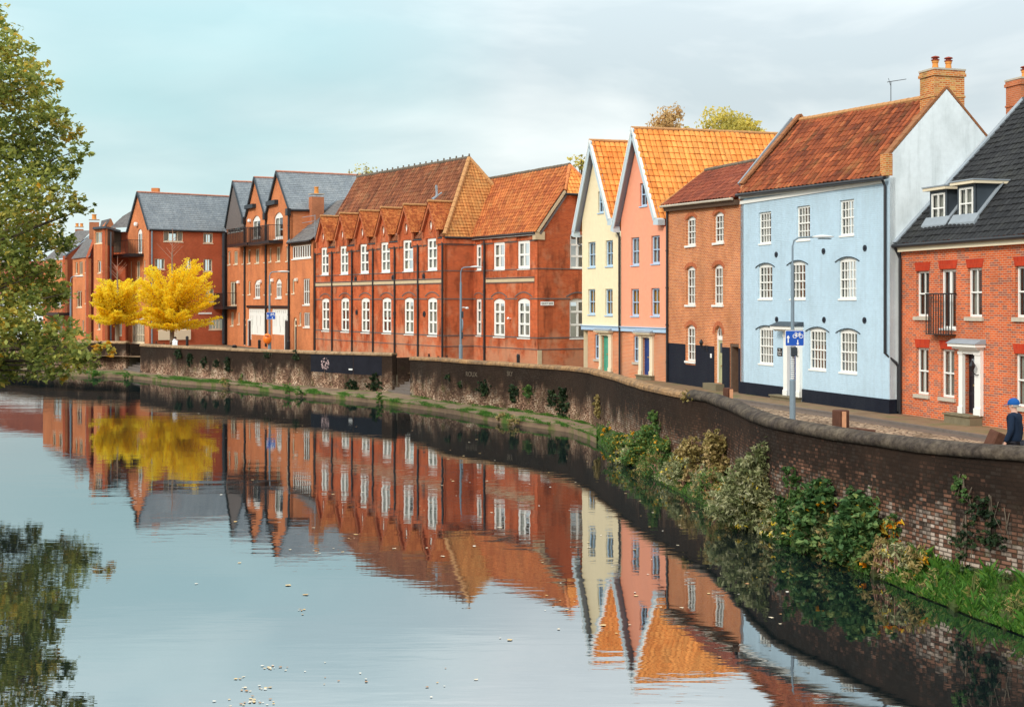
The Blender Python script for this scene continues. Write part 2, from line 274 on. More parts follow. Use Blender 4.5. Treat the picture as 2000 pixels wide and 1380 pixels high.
def ground(name, stops, scale, bscale=20, bs=.4, rough=.9, vor=None):
    m, nt, b, o = newmat(name); p = pos(nt)
    n = noise_n(nt, scale, 8, p, .65); col = ramp(nt, stops, n.outputs[0]).outputs[0]
    if vor:
        v = N(nt, 'ShaderNodeTexVoronoi'); v.inputs['Scale'].default_value = vor; L(nt, p, v.inputs[0])
        e = N(nt, 'ShaderNodeTexVoronoi', feature='DISTANCE_TO_EDGE'); e.inputs['Scale'].default_value = vor; L(nt, p, e.inputs[0])
        cr = ramp(nt, [(0, (.55, .50, .45)), (1, (1.35, 1.25, 1.15))], v.outputs['Color'])
        col = mixc(nt, 1, col, cr.outputs[0], 'MULTIPLY')
        er = ramp(nt, [(0, (.15, .13, .1)), (.14, (1, 1, 1))], e.outputs[0]); col = mixc(nt, 1, col, er.outputs[0], 'MULTIPLY')
        bump(nt, b, ramp(nt, [(0, (0, 0, 0)), (.3, (1, 1, 1))], e.outputs[0]).outputs[0], 1, .05)
    else: bump(nt, b, noise_n(nt, bscale, 5, p).outputs[0], bs, .02)
    L(nt, col, b.inputs['Base Color']); b.inputs['Roughness'].default_value = rough; b.inputs['Specular IOR Level'].default_value = .15; MATS[name] = m
ground('cobbles', [(.3, (.34, .25, .18)), (.7, (.52, .41, .31))], .8, vor=4.2)
ground('paving', [(.3, (.17, .105, .06)), (.5, (.25, .165, .10)), (.65, (.15, .14, .06))], .9)
ground('tarmac', [(.3, (.13, .095, .075)), (.7, (.19, .14, .11))], 1.2)
ground('earth', [(.3, (.05, .045, .02)), (.55, (.05, .075, .02)), (.75, (.09, .12, .03))], 1.3, 9, .8)
ground('towpath', [(.3, (.13, .09, .06)), (.50, (.24, .165, .11)), (.58, (.13, .14, .045)), (.68, (.07, .12, .025))], .7)
ground('land', [(.3, (.12, .10, .07)), (.7, (.17, .15, .11))], .3)
def water():
    m, nt, b, o = newmat('river_water'); nt.nodes.remove(b); p = pos(nt)
    df = N(nt, 'ShaderNodeBsdfDiffuse'); df.inputs[0].default_value = (.006, .012, .014, 1)
    gl = N(nt, 'ShaderNodeBsdfGlossy'); gl.inputs['Roughness'].default_value = .012; gl.inputs[0].default_value = (.92, .93, .94, 1)
    lw = N(nt, 'ShaderNodeFresnel'); lw.inputs[0].default_value = 1.33
    f = N(nt, 'ShaderNodeMapRange'); f.inputs[1].default_value = .0; f.inputs[2].default_value = .55; f.inputs[3].default_value = .57; f.inputs[4].default_value = .60; L(nt, lw.outputs[0], f.inputs[0])
    a = noise_n(nt, 1.0, 3, stretch(nt, p, (.9, 3.6, 1)), .5); c = noise_n(nt, 1.0, 2, stretch(nt, p, (.25, .7, 1)), .5)
    d = noise_n(nt, 1., 1, stretch(nt, p, (5, 9, 1)), .5)
    calm = ramp(nt, [(.42, (.25, .25, .25)), (.62, (1, 1, 1))], noise_n(nt, .09, 4, p).outputs[0])
    h = mth(nt, 'MULTIPLY_ADD', a.outputs[0], .0030, mth(nt, 'MULTIPLY', c.outputs[0], .0065))
    h = mth(nt, 'MULTIPLY', mth(nt, 'MULTIPLY_ADD', d.outputs[0], .00022, h), calm.outputs[0])
    bp = N(nt, 'ShaderNodeBump'); bp.inputs['Strength'].default_value = 1; bp.inputs['Distance'].default_value = 1; L(nt, h, bp.inputs['Height'])
    for s in (gl, df): L(nt, bp.outputs[0], s.inputs['Normal'])
    mx = N(nt, 'ShaderNodeMixShader'); L(nt, f.outputs[0], mx.inputs[0]); L(nt, df.outputs[0], mx.inputs[1]); L(nt, gl.outputs[0], mx.inputs[2])
    L(nt, mx.outputs[0], o.inputs[0]); MATS['water'] = m
water()
def foliage(name, stops, trans=.35, rough=.6):
    m, nt, b, o = newmat(name)
    a = N(nt, 'ShaderNodeAttribute', attribute_name='tint'); col = ramp(nt, stops, a.outputs['Fac']).outputs[0]
    L(nt, col, b.inputs['Base Color']); b.inputs['Roughness'].default_value = rough; b.inputs['Specular IOR Level'].default_value = .3
    t = N(nt, 'ShaderNodeBsdfTranslucent'); L(nt, col, t.inputs[0])
    mx = N(nt, 'ShaderNodeMixShader'); mx.inputs[0].default_value = trans; L(nt, b.outputs[0], mx.inputs[1]); L(nt, t.outputs[0], mx.inputs[2]); L(nt, mx.outputs[0], o.inputs[0])
    MATS[name] = m
foliage('leaf_maple', [(0, (.06, .09, .02)), (.34, (.22, .27, .06)), (.62, (.46, .47, .11)), (.80, (.80, .60, .12)), (1, (.85, .40, .02))], .42)
foliage('leaf_gold', [(0, (.98, .56, .012)), (.4, (1, .76, .025)), (1, (1, .87, .10))], .72)
foliage('leaf_olive', [(0, (.28, .26, .07)), (.5, (.66, .56, .13)), (1, (.95, .74, .15))], .45)
foliage('leaf_birch', [(0, (.46, .28, .11)), (.6, (.74, .50, .22)), (1, (.85, .66, .32))], .5)
foliage('leaf_grass', [(0, (.025, .075, .012)), (.5, (.055, .17, .02)), (.85, (.13, .25, .03)), (1, (.32, .30, .09))], .3)
foliage('leaf_nettle', [(0, (.03, .075, .02)), (.6, (.10, .20, .05)), (.88, (.24, .32, .08)), (1, (.8, .40, .02))])
foliage('leaf_ivy', [(0, (.008, .02, .01)), (.6, (.024, .05, .018)), (1, (.09, .13, .045))], .2)
foliage('leaf_sycamore', [(0, (.025, .07, .02)), (.5, (.07, .16, .05)), (.80, (.20, .29, .09)), (.90, (.34, .36, .10)), (.95, (.80, .50, .03)), (1, (.9, .34, .01))])
foliage('leaf_buddleia', [(0, (.07, .09, .035)), (.4, (.22, .25, .10)), (.8, (.48, .47, .26)), (.93, (.62, .60, .42)), (1, (.9, .66, .04))])
foliage('leaf_dry', [(0, (.12, .10, .03)), (.5, (.34, .27, .09)), (1, (.58, .42, .20))])
foliage('leaf_float', [(0, (.40, .20, .08)), (.4, (.62, .42, .16)), (1, (.72, .66, .56))], 0)

# ---------------------------------------------------------------- object helpers
ORG = {}
def thing(name, label, cat, loc, group=None):
    o = bpy.data.objects.new(name, None); COL.objects.link(o); o.location = loc; o['label'] = label; o['category'] = cat
    o.empty_display_size = .3
    if group: o['group'] = group
    ORG[o.name] = Vector(loc); return o
def tag(o, label=None, cat=None, group=None, kind=None):
    if label: o['label'] = label
    if cat: o['category'] = cat
    if group: o['group'] = group
    if kind: o['kind'] = kind
    return o
class Face:
    """a vertical wall plane from a (left end) to b (right end), seen from the river"""
    def __init__(s, a, b, d=0.):
        a, b = Vector(a[:2]), Vector(b[:2]); s.u = (b - a).normalized(); s.n = Vector((s.u.y, -s.u.x)); s.a = a + s.n * d; s.b = b + s.n * d; s.len = (b - a).length
    def s_of(s, px):
        k = (px - 1000) / FP; return (k * s.a.y - s.a.x) / (s.u.x - k * s.u.y)
    def z_at(s, q, py): return CH - (py - HZ) * (s.a.y + q * s.u.y) / FP
    def sz(s, px, py): q = s.s_of(px); return (q, s.z_at(q, py))
    def pt(s, q, z, d=0.): p = s.a + s.u * q + s.n * d; return Vector((p.x, p.y, z))
    def off(s, d): return Face(s.a, s.b, d)
class M:
    def __init__(s): s.v = []; s.f = []; s.g = []
    def add(s, vs, fs): k = len(s.v); s.g.append((k, len(s.f))); s.v += [tuple(x) for x in vs]; s.f += [tuple(i + k for i in f) for f in fs]; return s
    def poly(s, vs): return s.add(vs, [tuple(range(len(vs)))])
    def hexa(s, p): return s.add(p, [(0, 1, 2, 3), (7, 6, 5, 4), (0, 4, 5, 1), (1, 5, 6, 2), (2, 6, 7, 3), (3, 7, 4, 0)])
    def fbox(s, F, s0, s1, z0, z1, d0, d1):
        return s.hexa([F.pt(s0, z0, d1), F.pt(s1, z0, d1), F.pt(s1, z1, d1), F.pt(s0, z1, d1), F.pt(s0, z0, d0), F.pt(s1, z0, d0), F.pt(s1, z1, d0), F.pt(s0, z1, d0)])
    def box(s, x0, x1, y0, y1, z0, z1, rot=0, c=None):
        P = [(x0, y0, z0), (x1, y0, z0), (x1, y0, z1), (x0, y0, z1), (x0, y1, z0), (x1, y1, z0), (x1, y1, z1), (x0, y1, z1)]
        if c is not None:
            cr, sr = math.cos(rot), math.sin(rot); P = [(c[0] + x * cr - y * sr, c[1] + x * sr + y * cr, z + (c[2] if len(c) > 2 else 0)) for x, y, z in P]
        return s.hexa(P)
    def plate(s, F, outl, holes=(), d0=-.1, d1=0., back=False):
        loops = [list(outl)] + [list(h) for h in holes]
        flat = [p for l in loops for p in l]
        tri = tessellate_polygon([[Vector((p[0], p[1], 0)) for p in l] for l in loops])
        k = len(flat)
        vs = [F.pt(p[0], p[1], d1) for p in flat] + [F.pt(p[0], p[1], d0) for p in flat]
        fs = [tuple(t) for t in tri]
        if back: fs += [tuple(i + k for i in reversed(t)) for t in tri]
        o = 0
        for l in loops:
            n = len(l)
            for i in range(n):
                j = (i + 1) % n; fs.append((o + i, o + j, o + j + k, o + i + k))
            o += n
        return s.add(vs, fs)
    def tube(s, pts, r, n=8, caps=True):
        pts = [Vector(p) for p in pts]; rs = r if isinstance(r, (list, tuple)) else [r] * len(pts); rings = []
        for i, p in enumerate(pts):
            d = (pts[min(i + 1, len(pts) - 1)] - pts[max(i - 1, 0)]).normalized()
            a = d.orthogonal().normalized() if abs(d.z) < .99 else Vector((1, 0, 0)); 
            if abs(d.z) < .99: a = Vector((0, 0, 1)).cross(d).normalized()
            b = d.cross(a)
            rings.append([p + (a * math.cos(t) + b * math.sin(t)) * rs[i] for t in [2 * math.pi * q / n for q in range(n)]])
        vs = [v for g in rings for v in g]; fs = []
        for i in range(len(pts) - 1):
            for q in range(n): fs.append((i * n + q, i * n + (q + 1) % n, (i + 1) * n + (q + 1) % n, (i + 1) * n + q))
        if caps: fs += [tuple(range(n - 1, -1, -1)), tuple((len(pts) - 1) * n + q for q in range(n))]
        return s.add(vs, fs)
    def lathe(s, c, prof, n=14):
        vs = []; fs = []
        for r, z in prof: vs += [(c[0] + r * math.cos(2 * math.pi * q / n), c[1] + r * math.sin(2 * math.pi * q / n), c[2] + z) for q in range(n)]
        for i in range(len(prof) - 1):
            for q in range(n): fs.append((i * n + q, i * n + (q + 1) % n, (i + 1) * n + (q + 1) % n, (i + 1) * n + q))
        fs += [tuple(range(n - 1, -1, -1)), tuple((len(prof) - 1) * n + q for q in range(n))]
        return s.add(vs, fs)
    def build_each(s, name, mat, parent):
        g = s.g + [(len(s.v), len(s.f))]
        for (v0, f0), (v1, f1) in zip(g, g[1:]): m = M(); m.add(s.v[v0:v1], [tuple(i - v0 for i in f) for f in s.f[f0:f1]]); m.build(name, mat, parent)
    def build(s, name, mat, parent=None, smooth=False, loc=None):
        org = ORG[parent.name] if parent else Vector(loc or (0, 0, 0))
        me = bpy.data.meshes.new(name)
        me.from_pydata([(x - org.x, y - org.y, z - org.z) for x, y, z in s.v], [], s.f); me.update()
        if len(me.polygons):
            uvl = me.uv_layers.new(name='UVMap'); data = np.zeros(len(me.loops) * 2, dtype=np.float32)
            for p in me.polygons:
                n = p.normal
                if abs(n.z) > .8: t, w = (1, 0, 0), (0, 1, 0)
                else:
                    h = math.hypot(n.x, n.y); t = (-n.y / h, n.x / h, 0)
                    if t[0] < 0: t = (-t[0], -t[1], 0)
                    w = (0, 0, 1)
                for li in p.loop_indices:
                    v = s.v[me.loops[li].vertex_index]
                    data[2 * li] = v[0] * t[0] + v[1] * t[1]; data[2 * li + 1] = v[0] * w[0] + v[1] * w[1] + v[2] * w[2]
            uvl.data.foreach_set('uv', data)
            if smooth: me.polygons.foreach_set('use_smooth', [True] * len(me.polygons))
        me.materials.append(MATS[mat] if isinstance(mat, str) else mat)
        o = bpy.data.objects.new(name, me); COL.objects.link(o)
        if parent: o.parent = parent
        else: o.location = org
        ORG[o.name] = org
        return o
def roof(name, q, tw, ch, amp, drop, mat, parent, clip=None, sag=.02, ns=8):
    """tile covering. q = eave left, eave right, ridge right, ridge left (bilinear); clip = convex polygon cutting it"""
    q = [Vector(p) for p in q]; nu = max(1, round(max((q[1] - q[0]).length, (q[2] - q[3]).length) / tw)); nv = max(1, round(max((q[3] - q[0]).length, (q[2] - q[1]).length) / ch))
    nrm = (q[1] - q[0]).cross(q[3] - q[0]).normalized()
    if nrm.z < 0: nrm = -nrm
    rnd = random.Random(len(name) + int(abs(q[0].x) * 10)); cols = nu * ns + 1
    vs = []; uvs = []; fs = []
    jit = {}
    for j in range(nv):
        for e, (vv, hh) in enumerate(((j / nv, drop), ((j + .985) / nv, 0.))):
            for i in range(cols):
                x = i / (cols - 1); c = i / ns; a = q[0].lerp(q[1], x); b = q[3].lerp(q[2], x); p = a.lerp(b, vv)
                t = c - math.floor(c)
                prof = amp * math.sqrt(abs(math.sin(math.pi * t))) if amp else 0
                k = (min(int(c), nu - 1), j)
                if k not in jit: jit[k] = rnd.uniform(-.5, .6) * drop
                p = p + nrm * (prof + hh + jit[k] * (1 - e) + sag * noise.noise(p * .7))
                vs.append(p); uvs.append((c, j + .02 + e * .95))
    rows = nv * 2
    for r_ in range(rows - 1):
        for i in range(cols - 1): fs.append((r_ * cols + i, r_ * cols + i + 1, (r_ + 1) * cols + i + 1, (r_ + 1) * cols + i))
    org = ORG[parent.name]; me = bpy.data.meshes.new(name); me.from_pydata([v - org for v in vs], [], fs)
    l = me.uv_layers.new(name='UVMap'); vi = np.zeros(len(me.loops), dtype=np.int32); me.loops.foreach_get('vertex_index', vi)
    l.data.foreach_set('uv', np.array(uvs, dtype=np.float32)[vi].ravel())
    if clip:
        bm = bmesh.new(); bm.from_mesh(me); cp = [Vector(p) - org for p in clip]; cen = sum(cp, Vector()) / len(cp)
        for i in range(len(cp)):
            a, b = cp[i], cp[(i + 1) % len(cp)]; pn = (b - a).cross(nrm).normalized()
            if pn.dot(cen - a) > 0: pn = -pn
            bmesh.ops.bisect_plane(bm, geom=bm.verts[:] + bm.edges[:] + bm.faces[:], plane_co=a, plane_no=pn, clear_outer=True)
        bm.to_mesh(me); bm.free()
    me.materials.append(MATS[mat]); o = bpy.data.objects.new(name, me); COL.objects.link(o); o.parent = parent; ORG[o.name] = org
    return o
def ridge(pts, r, mat, parent, name='ridge_tiles', seg=.45, lift=0.):
    m = M(); pts = [Vector(p) for p in pts]
    for a, b in zip(pts, pts[1:]):
        n = max(1, round((b - a).length / seg))
        for i in range(n):
            p0, p1 = a.lerp(b, i / n), a.lerp(b, (i + .97) / n); z = Vector((0, 0, lift + .015 * noise.noise(p0 * 3)))
            m.tube([p0 + z, p1 + z], [r, r * 1.08], 8)
    return m.build(name, mat, parent)
def arc_outline(s0, s1, z0, z1, rise, n=8):
    if rise <= 0: return [(s0, z0), (s1, z0), (s1, z1), (s0, z1)]
    w = (s1 - s0) / 2; r = (w * w + rise * rise) / (2 * rise); cz = z1 - r; c = (s0 + s1) / 2; a = math.asin(min(1, w / r))
    if rise > w: a = math.pi - a
    return [(s0, z0), (s1, z0)] + [(c + r * math.sin(t), cz + r * math.cos(t)) for t in [a - 2 * a * i / n for i in range(n + 1)]]
class House:
    def __init__(s, name, label, cat, loc, group=None): s.o = thing(name, label, cat, loc, group); s.holes = {}; s.rnd = random.Random(int(abs(loc[0] * 100)))
    def hole(s, F, out): s.holes.setdefault(id(F), []).append(out)
    def wall(s, F, outl, mat, m=None, rd=.25, name='wall', build=True):
        m = m or M(); m.plate(F, outl, s.holes.get(id(F), []), -rd, 0.)
        return m.build(name, mat, s.o) if build else m
    def window(s, F, x0, x1, y0, y1, cols=2, rows=(1, 1), fw=.07, bar=.035, mid=.06, arch=0., rd=.09, mat='white_paint', sill=None, curtain='sides', split=None, parent=None, cmat='curtain', hole=True, sillmat=None, name='window', top=None, coords=None):
        if coords: s0, s1, z0, z1 = coords
        else:
            s0, s1 = F.s_of(x0), F.s_of(x1); sm = (s0 + s1) / 2; z1, z0 = F.z_at(sm, y0), F.z_at(sm, y1)
        P = parent or s.o; out = arc_outline(s0, s1, z0, z1, arch)
        if hole: s.hole(F, out)
        H = z1 - arch * .8 - z0; n = len(rows); split = split or [1 / n] * n
        panes = []; z = z0 + fw * 1.2; usable = (z1 - arch * .8 - (top or fw)) - z - mid * (n - 1)
        for r_, sp in zip(rows, split):
            h = usable * sp; 
            for j in range(r_):
                a = z + j * h / r_ + (bar / 2 if j else 0); b = z + (j + 1) * h / r_ - (bar / 2 if j < r_ - 1 else 0)
                wd = s1 - s0 - 2 * fw
                for i in range(cols):
                    l = s0 + fw + i * wd / cols + (bar / 2 if i else 0); rr = s0 + fw + (i + 1) * wd / cols - (bar / 2 if i < cols - 1 else 0)
                    panes.append([(l, a), (rr, a), (rr, b), (l, b)])
            z += h + mid
        eps = .003
        fo = arc_outline(s0 + eps, s1 - eps, z0 + eps, z1 - eps, arch)
        m = M(); m.plate(F, fo, panes, -rd - .06, -rd)
        if n > 1:      # meeting rail stands proud of the sashes
            zz = z0 + fw * 1.2
            for sp in split[:-1]: zz += usable * sp; m.fbox(F, s0 + fw * .6, s1 - fw * .6, zz, zz + mid, -rd - .002, -rd + .02); zz += mid
        if sill == 'flush' or sill is None: m.fbox(F, s0 - .02, s1 + .02, z0 - .03, z0 + .035, -rd, .03)
        fr = m.build(name, mat, P); sub = fr if P is s.o else P
        M().poly([F.pt(s0 + .03, z0 + .03, -rd - .045), F.pt(s1 - .03, z0 + .03, -rd - .045), F.pt(s1 - .03, z1 - arch * .8 - .03, -rd - .045), F.pt(s0 + .03, z1 - arch * .8 - .03, -rd - .045)]).build('pane', 'glass', sub)
        if sill and sill != 'flush':
            e, h, dd = sill; M().fbox(F, s0 - e, s1 + e, z0 - h, z0 - .002, -rd, dd).build('sill', sillmat or mat, sub)
        rnd = s.rnd
        if curtain:
            m = M(); w_ = s1 - s0; zt = z1 - arch * .8 - .05; d = -rd - .16
            def cloth_or_reflection(a, b, zb, ztop):
                k = max(3, int((b - a) / .05)); c = [(a + (b - a) * i / k, d + (.03 if i % 2 else -.02)) for i in range(k + 1)]
                for (u0, e0), (u1, e1) in zip(c, c[1:]): m.poly([F.pt(u0, zb, e0), F.pt(u1, zb, e1), F.pt(u1, ztop, e1), F.pt(u0, ztop, e0)])
            if curtain == 'sides':
                a = rnd.uniform(.2, .38); b = rnd.uniform(.2, .38); cloth_or_reflection(s0, s0 + w_ * a, z0, zt); cloth_or_reflection(s1 - w_ * b, s1, z0, zt)
            elif curtain == 'full': cloth_or_reflection(s0, s1, z0, zt)
            elif curtain == 'top': cloth_or_reflection(s0, s1, zt - (zt - z0) * rnd.uniform(.3, .55), zt)
            elif curtain == 'blind':
                k = int((zt - z0) / .07)
                for i in range(k): zz = zt - i * .07; m.poly([F.pt(s0, zz, d), F.pt(s1, zz, d), F.pt(s1, zz - .045, d + .03), F.pt(s0, zz - .045, d + .03)])
            elif curtain == 'reflection':
                cloth_or_reflection(s0, s1, (z0 + zt) / 2 if cmat == 'half' else z0, zt)
            m.build('curtain', 'amber_reflection' if curtain == 'reflection' else cmat, sub)  # amber sheets are no cloth: a tree's reflection painted behind the glass
        return fr, (s0, s1, z0, z1)
    def door(s, F, x0, x1, y0, y1, mat, surround=None, smat='white_paint', hood=None, step=None, light=.0, hmat='dark_lead', knob='brass', sd=.1, rd=.14):
        s0, s1 = F.s_of(x0), F.s_of(x1); sm = (s0 + s1) / 2; z1, z0 = F.z_at(sm, y0), F.z_at(sm, y1)
        s.hole(F, [(s0, z0), (s1, z0), (s1, z1), (s0, z1)])
        w_ = s1 - s0; h = z1 - z0; hs = []
        m = M(); rows = [(.06, .30), (.36, .62)] + ([(.70, .93)] if not light else [])
        for a, b in rows:
            for i in (0, 1): hs.append([(s0 + w_ * (.12 + .42 * i), z0 + h * a), (s0 + w_ * (.46 + .42 * i), z0 + h * a), (s0 + w_ * (.46 + .42 * i), z0 + h * b), (s0 + w_ * (.12 + .42 * i), z0 + h * b)])
        m.plate(F, [(s0, z0), (s1, z0), (s1, z1), (s0, z1)], hs, -rd - .05, -rd); m.poly([F.pt(s0, z0, -rd - .02), F.pt(s1, z0, -rd - .02), F.pt(s1, z1, -rd - .02), F.pt(s0, z1, -rd - .02)])
        d = m.build('door', mat, s.o)
        if light: M().fbox(F, s0 + w_ * .25, s1 - w_ * .25, z0 + h * .72, z0 + h * .92, -rd, -rd + .01).build('door_window', 'lead', d)
        M().fbox(F, s0 + w_ * .38, s0 + w_ * .62, z0 + h * .46, z0 + h * .49, -rd, -rd + .02).build('letter_box', knob, d)
        M().tube([F.pt(s1 - w_ * .12, z0 + h * .48, -rd), F.pt(s1 - w_ * .12, z0 + h * .48, -rd + .07)], [.02, .035], 8).build('handle', knob, d)
        if surround:
            a, b, yt = surround; a, b = F.s_of(a), F.s_of(b); zt = F.z_at(sm, yt); 
            m = M(); m.plate(F, [(a, z0 - .02), (b, z0 - .02), (b, zt), (a, zt)], [[(s0 - .004, z0 - .01), (s1 + .004, z0 - .01), (s1 + .004, z1 + .004), (s0 - .004, z1 + .004)]], 0.002, sd)
            pw = min(s0 - a, b - s1)
            for u0, u1 in ((a, s0), (s1, b)): m.fbox(F, u0 - .02, u1 + .02, z0 - .02, z0 + .22, sd, sd + .03); m.fbox(F, u0 - .02, u1 + .02, z1 - .02, z1 + .08, sd, sd + .03)
            m.build('door_surround', smat, s.o)
        if hood:
            a, b, yt, yb, dp = hood; a, b = F.s_of(a), F.s_of(b); zt, zb = F.z_at(sm, yt), F.z_at(sm, yb)
            hh = M().fbox(F, a, b, zb, zb + (zt - zb) * .45, 0.003, dp).fbox(F, a + .08, b - .08, zb - .08, zb, .003, dp * .7).build('door_hood', smat, s.o)
            M().hexa([F.pt(a - .04, zb + (zt - zb) * .45 + .002, dp + .05), F.pt(b + .04, zb + (zt - zb) * .45 + .002, dp + .05), F.pt(b + .02, zt, .2), F.pt(a - .02, zt, .2), F.pt(a - .04, zb + (zt - zb) * .45 + .002, .003), F.pt(b + .04, zb + (zt - zb) * .45 + .002, .003), F.pt(b + .02, zt + .02, .003), F.pt(a - .02, zt + .02, .003)]).build('hood_cover', hmat, hh)
        if step:
            a, b, dp = step; a, b = F.s_of(a), F.s_of(b); M().fbox(F, a, b, 1.3, z0 - .06, .003, dp - .06).fbox(F, a - .03, b + .03, z0 - .058, z0 - .004, .003, dp).build('doorstep', 'step_stone', s.o)
        return d
def V(px, py, Y): return Vector(((px - 1000) / FP * Y, Y, CH - (py - HZ) * Y / FP))
def back(F, s_, z, D, b=None):
    p = F.a + F.u * s_ + (b if b is not None else -F.n) * D; return Vector((p.x, p.y, z))
def text_mesh(txt, size, name, mat, parent, at, ux, extrude=.004, align='CENTER'):
    c = bpy.data.curves.new(name, 'FONT'); c.body = txt; c.size = size; c.extrude = extrude; c.align_x = align; c.align_y = 'CENTER'
    t = bpy.data.objects.new('tmp', c); COL.objects.link(t); dg = bpy.context.evaluated_depsgraph_get(); me = bpy.data.meshes.new_from_object(t.evaluated_get(dg))
    bpy.data.objects.remove(t); bpy.data.curves.remove(c)
    ux = Vector((ux[0], ux[1], 0)).normalized(); rot = Matrix((ux, Vector((0, 0, 1)), Vector((ux.y, -ux.x, 0)))).transposed().to_4x4()
    me.transform(Matrix.Translation(Vector(at) - ORG[parent.name]) @ rot); me.materials.clear(); me.materials.append(MATS[mat])
    o = bpy.data.objects.new(name, me); COL.objects.link(o); o.parent = parent; ORG[o.name] = ORG[parent.name]; return o
def chimney(parent, c, rot, w, d, z0, z1, mat, pots=((-.3, .0), (.3, 0)), cap='stone', pr=.13, ph=.5, bands=True, potmat='pot_orange', caps=True):
    m = M().box(-w / 2, w / 2, -d / 2, d / 2, z0, z1 - .22, rot, (c[0], c[1], 0))
    if bands:
        m.box(-w / 2 - .05, w / 2 + .05, -d / 2 - .05, d / 2 + .05, z1 - .22, z1 - .1, rot, (c[0], c[1], 0)); m.box(-w / 2 - .03, w / 2 + .03, -d / 2 - .03, d / 2 + .03, z1 - 1.0, z1 - .93, rot, (c[0], c[1], 0))
        m.box(-w / 2 - .02, w / 2 + .02, -d / 2 - .02, d / 2 + .02, z1 - .1, z1, rot, (c[0], c[1], 0))
    o = m.build('chimney', mat, parent)
    M().box(-w / 2 - .04, w / 2 + .04, -d / 2 - .04, d / 2 + .04, z1 + .002, z1 + .07, rot, (c[0], c[1], 0)).build('chimney_cap', cap, o)
    for px, py in pots:
        x = c[0] + px * math.cos(rot) - py * math.sin(rot); y = c[1] + px * math.sin(rot) + py * math.cos(rot)
        M().lathe((x, y, z1 + .06), [(pr * 1.1, 0), (pr, .06), (pr * .85, ph - .1), (pr * 1.05, ph - .08), (pr * 1.05, ph)]).build('chimney_pot', potmat, o)
        if caps: M().lathe((x, y, z1 + .06 + ph), [(pr * 1.3, 0.002), (pr * 1.3, .03), (pr * .8, .05), (pr * .8, .09), (pr * 1.35, .1), (pr * 1.2, .14), (.02, .18)]).build('pot_cowl', 'rust', o)
    return o
# ================================================================ the setting: water, land, towpath
def lerp1(tab, x):
    if x <= tab[0][0]: return tab[0][1]
    for (a, ya), (b, yb) in zip(tab, tab[1:]):
        if x <= b: return ya + (yb - ya) * (x - a) / (b - a)
    return tab[-1][1]
gx = lambda px, Y: ((px - 1000) / FP * Y, Y)
M().poly([(-900, -60, 0), (900, -60, 0), (900, 1500, 0), (-900, 1500, 0)]).build('river', 'water').__setitem__('kind', 'structure')
W1 = [(-130, 122, 2.5), (60, 109, 2.5), (168, 104, 2.5), (238, 102, 2.52), (246, 101.7, 2.52)]
W2 = [(274, 98.3, 2.45), (348, 93.8, 2.45), (425, 90, 2.46), (480, 87.3, 2.46), (590, 82.6, 2.52), (634, 80.7, 2.54), (690, 78.7, 2.57), (766, 76.6, 2.6)]
W3 = [(801, 74.4, 2.47), (861, 69.8, 2.6), (905, 67.8, 2.58), (982, 65.3, 2.58), (1048, 62.4, 2.6), (1081, 60.9, 2.63), (1114, 59.2, 2.66), (1152, 56.5, 2.69), (1204, 50.8, 2.7), (1256, 45.8, 2.7), (1309, 42.7, 2.7), (1345, 41.2, 2.7)]
W4 = [(1345, 41.1, 2.74), (1382, 40, 2.72), (1426, 37.1, 2.7), (1465, 34, 2.7), (1517, 31.6, 2.7), (1582, 30.1, 2.7), (1628, 29.2, 2.7), (1704, 27.8, 2.72), (1796, 26.2, 2.76), (1887, 25, 2.8), (2000, 23.9, 2.85), (2130, 22.6, 2.85), (2400, 20.2, 2.85), (2900, 16.5, 2.85)]
def wpts(Wl): return [(*gx(px, Y), z) for px, Y, z in Wl]
WATER_E = [(-130, 116), (60, 103), (163, 98.9), (238, 97.3), (348, 90), (436, 86.4), (524, 81.7), (590, 77.7), (664, 75.3), (742, 72.2), (784, 70.1), (872, 66.2), (960, 61.4), (1048, 58.4), (1114, 56.3), (1158, 52.8), (1200, 47.6), (1300, 39.9), (1400, 34.8), (1500, 31.2), (1600, 28.8), (1700, 26.8), (1800, 24.9), (1900, 23.3), (2000, 22.0), (2130, 20.8), (2400, 18.6), (2900, 15.2)]
BASE = [(px, Y) for px, Y, z in W1 + W2 + W3 + W4[1:]]
front = [gx(px, Y) for px, Y in BASE]
def off(p, q, d):     # shift along the inland normal
    t = Vector((q[0] - p[0], q[1] - p[1])).normalized(); n = Vector((-t.y, t.x)); return n * d
def line_off(pts, d):
    r = []
    for i, p in enumerate(pts):
        a = pts[max(0, i - 1)]; b = pts[min(len(pts) - 1, i + 1)]; o = off(a, b, d); r.append((p[0] + o.x, p[1] + o.y))
    return r
# land sheet: follows the back of the wall, with notches for the two flights of steps
inl = line_off(front, .35)
i1 = len(W1) - 1; i2 = len(W1) + len(W2) - 1
def notch(a, b, dep):
    t = (Vector(b) - Vector(a)).normalized(); n = Vector((-t.y, t.x)); return [tuple(Vector(a) + n * dep), tuple(Vector(b) + n * dep)]
edge = inl[:i1 + 1] + notch(inl[i1], inl[i1 + 1], 2.4) + inl[i1 + 1:i2 + 1] + notch(inl[i2], inl[i2 + 1], 2.4) + inl[i2 + 1:]
far = [(900, -10), (900, 1500), (-900, 1500), (-900, 300), (-140, 160)]
poly = edge + far
tri = tessellate_polygon([[Vector((p[0], p[1], 0)) for p in poly]])
m = M(); m.add([(p[0], p[1], 1.30) for p in poly], tri)
for a, b in zip(edge, edge[1:]): m.poly([(a[0], a[1], -.5), (b[0], b[1], -.5), (b[0], b[1], 1.30), (a[0], a[1], 1.30)])
m.build('ground', 'land').__setitem__('kind', 'structure')
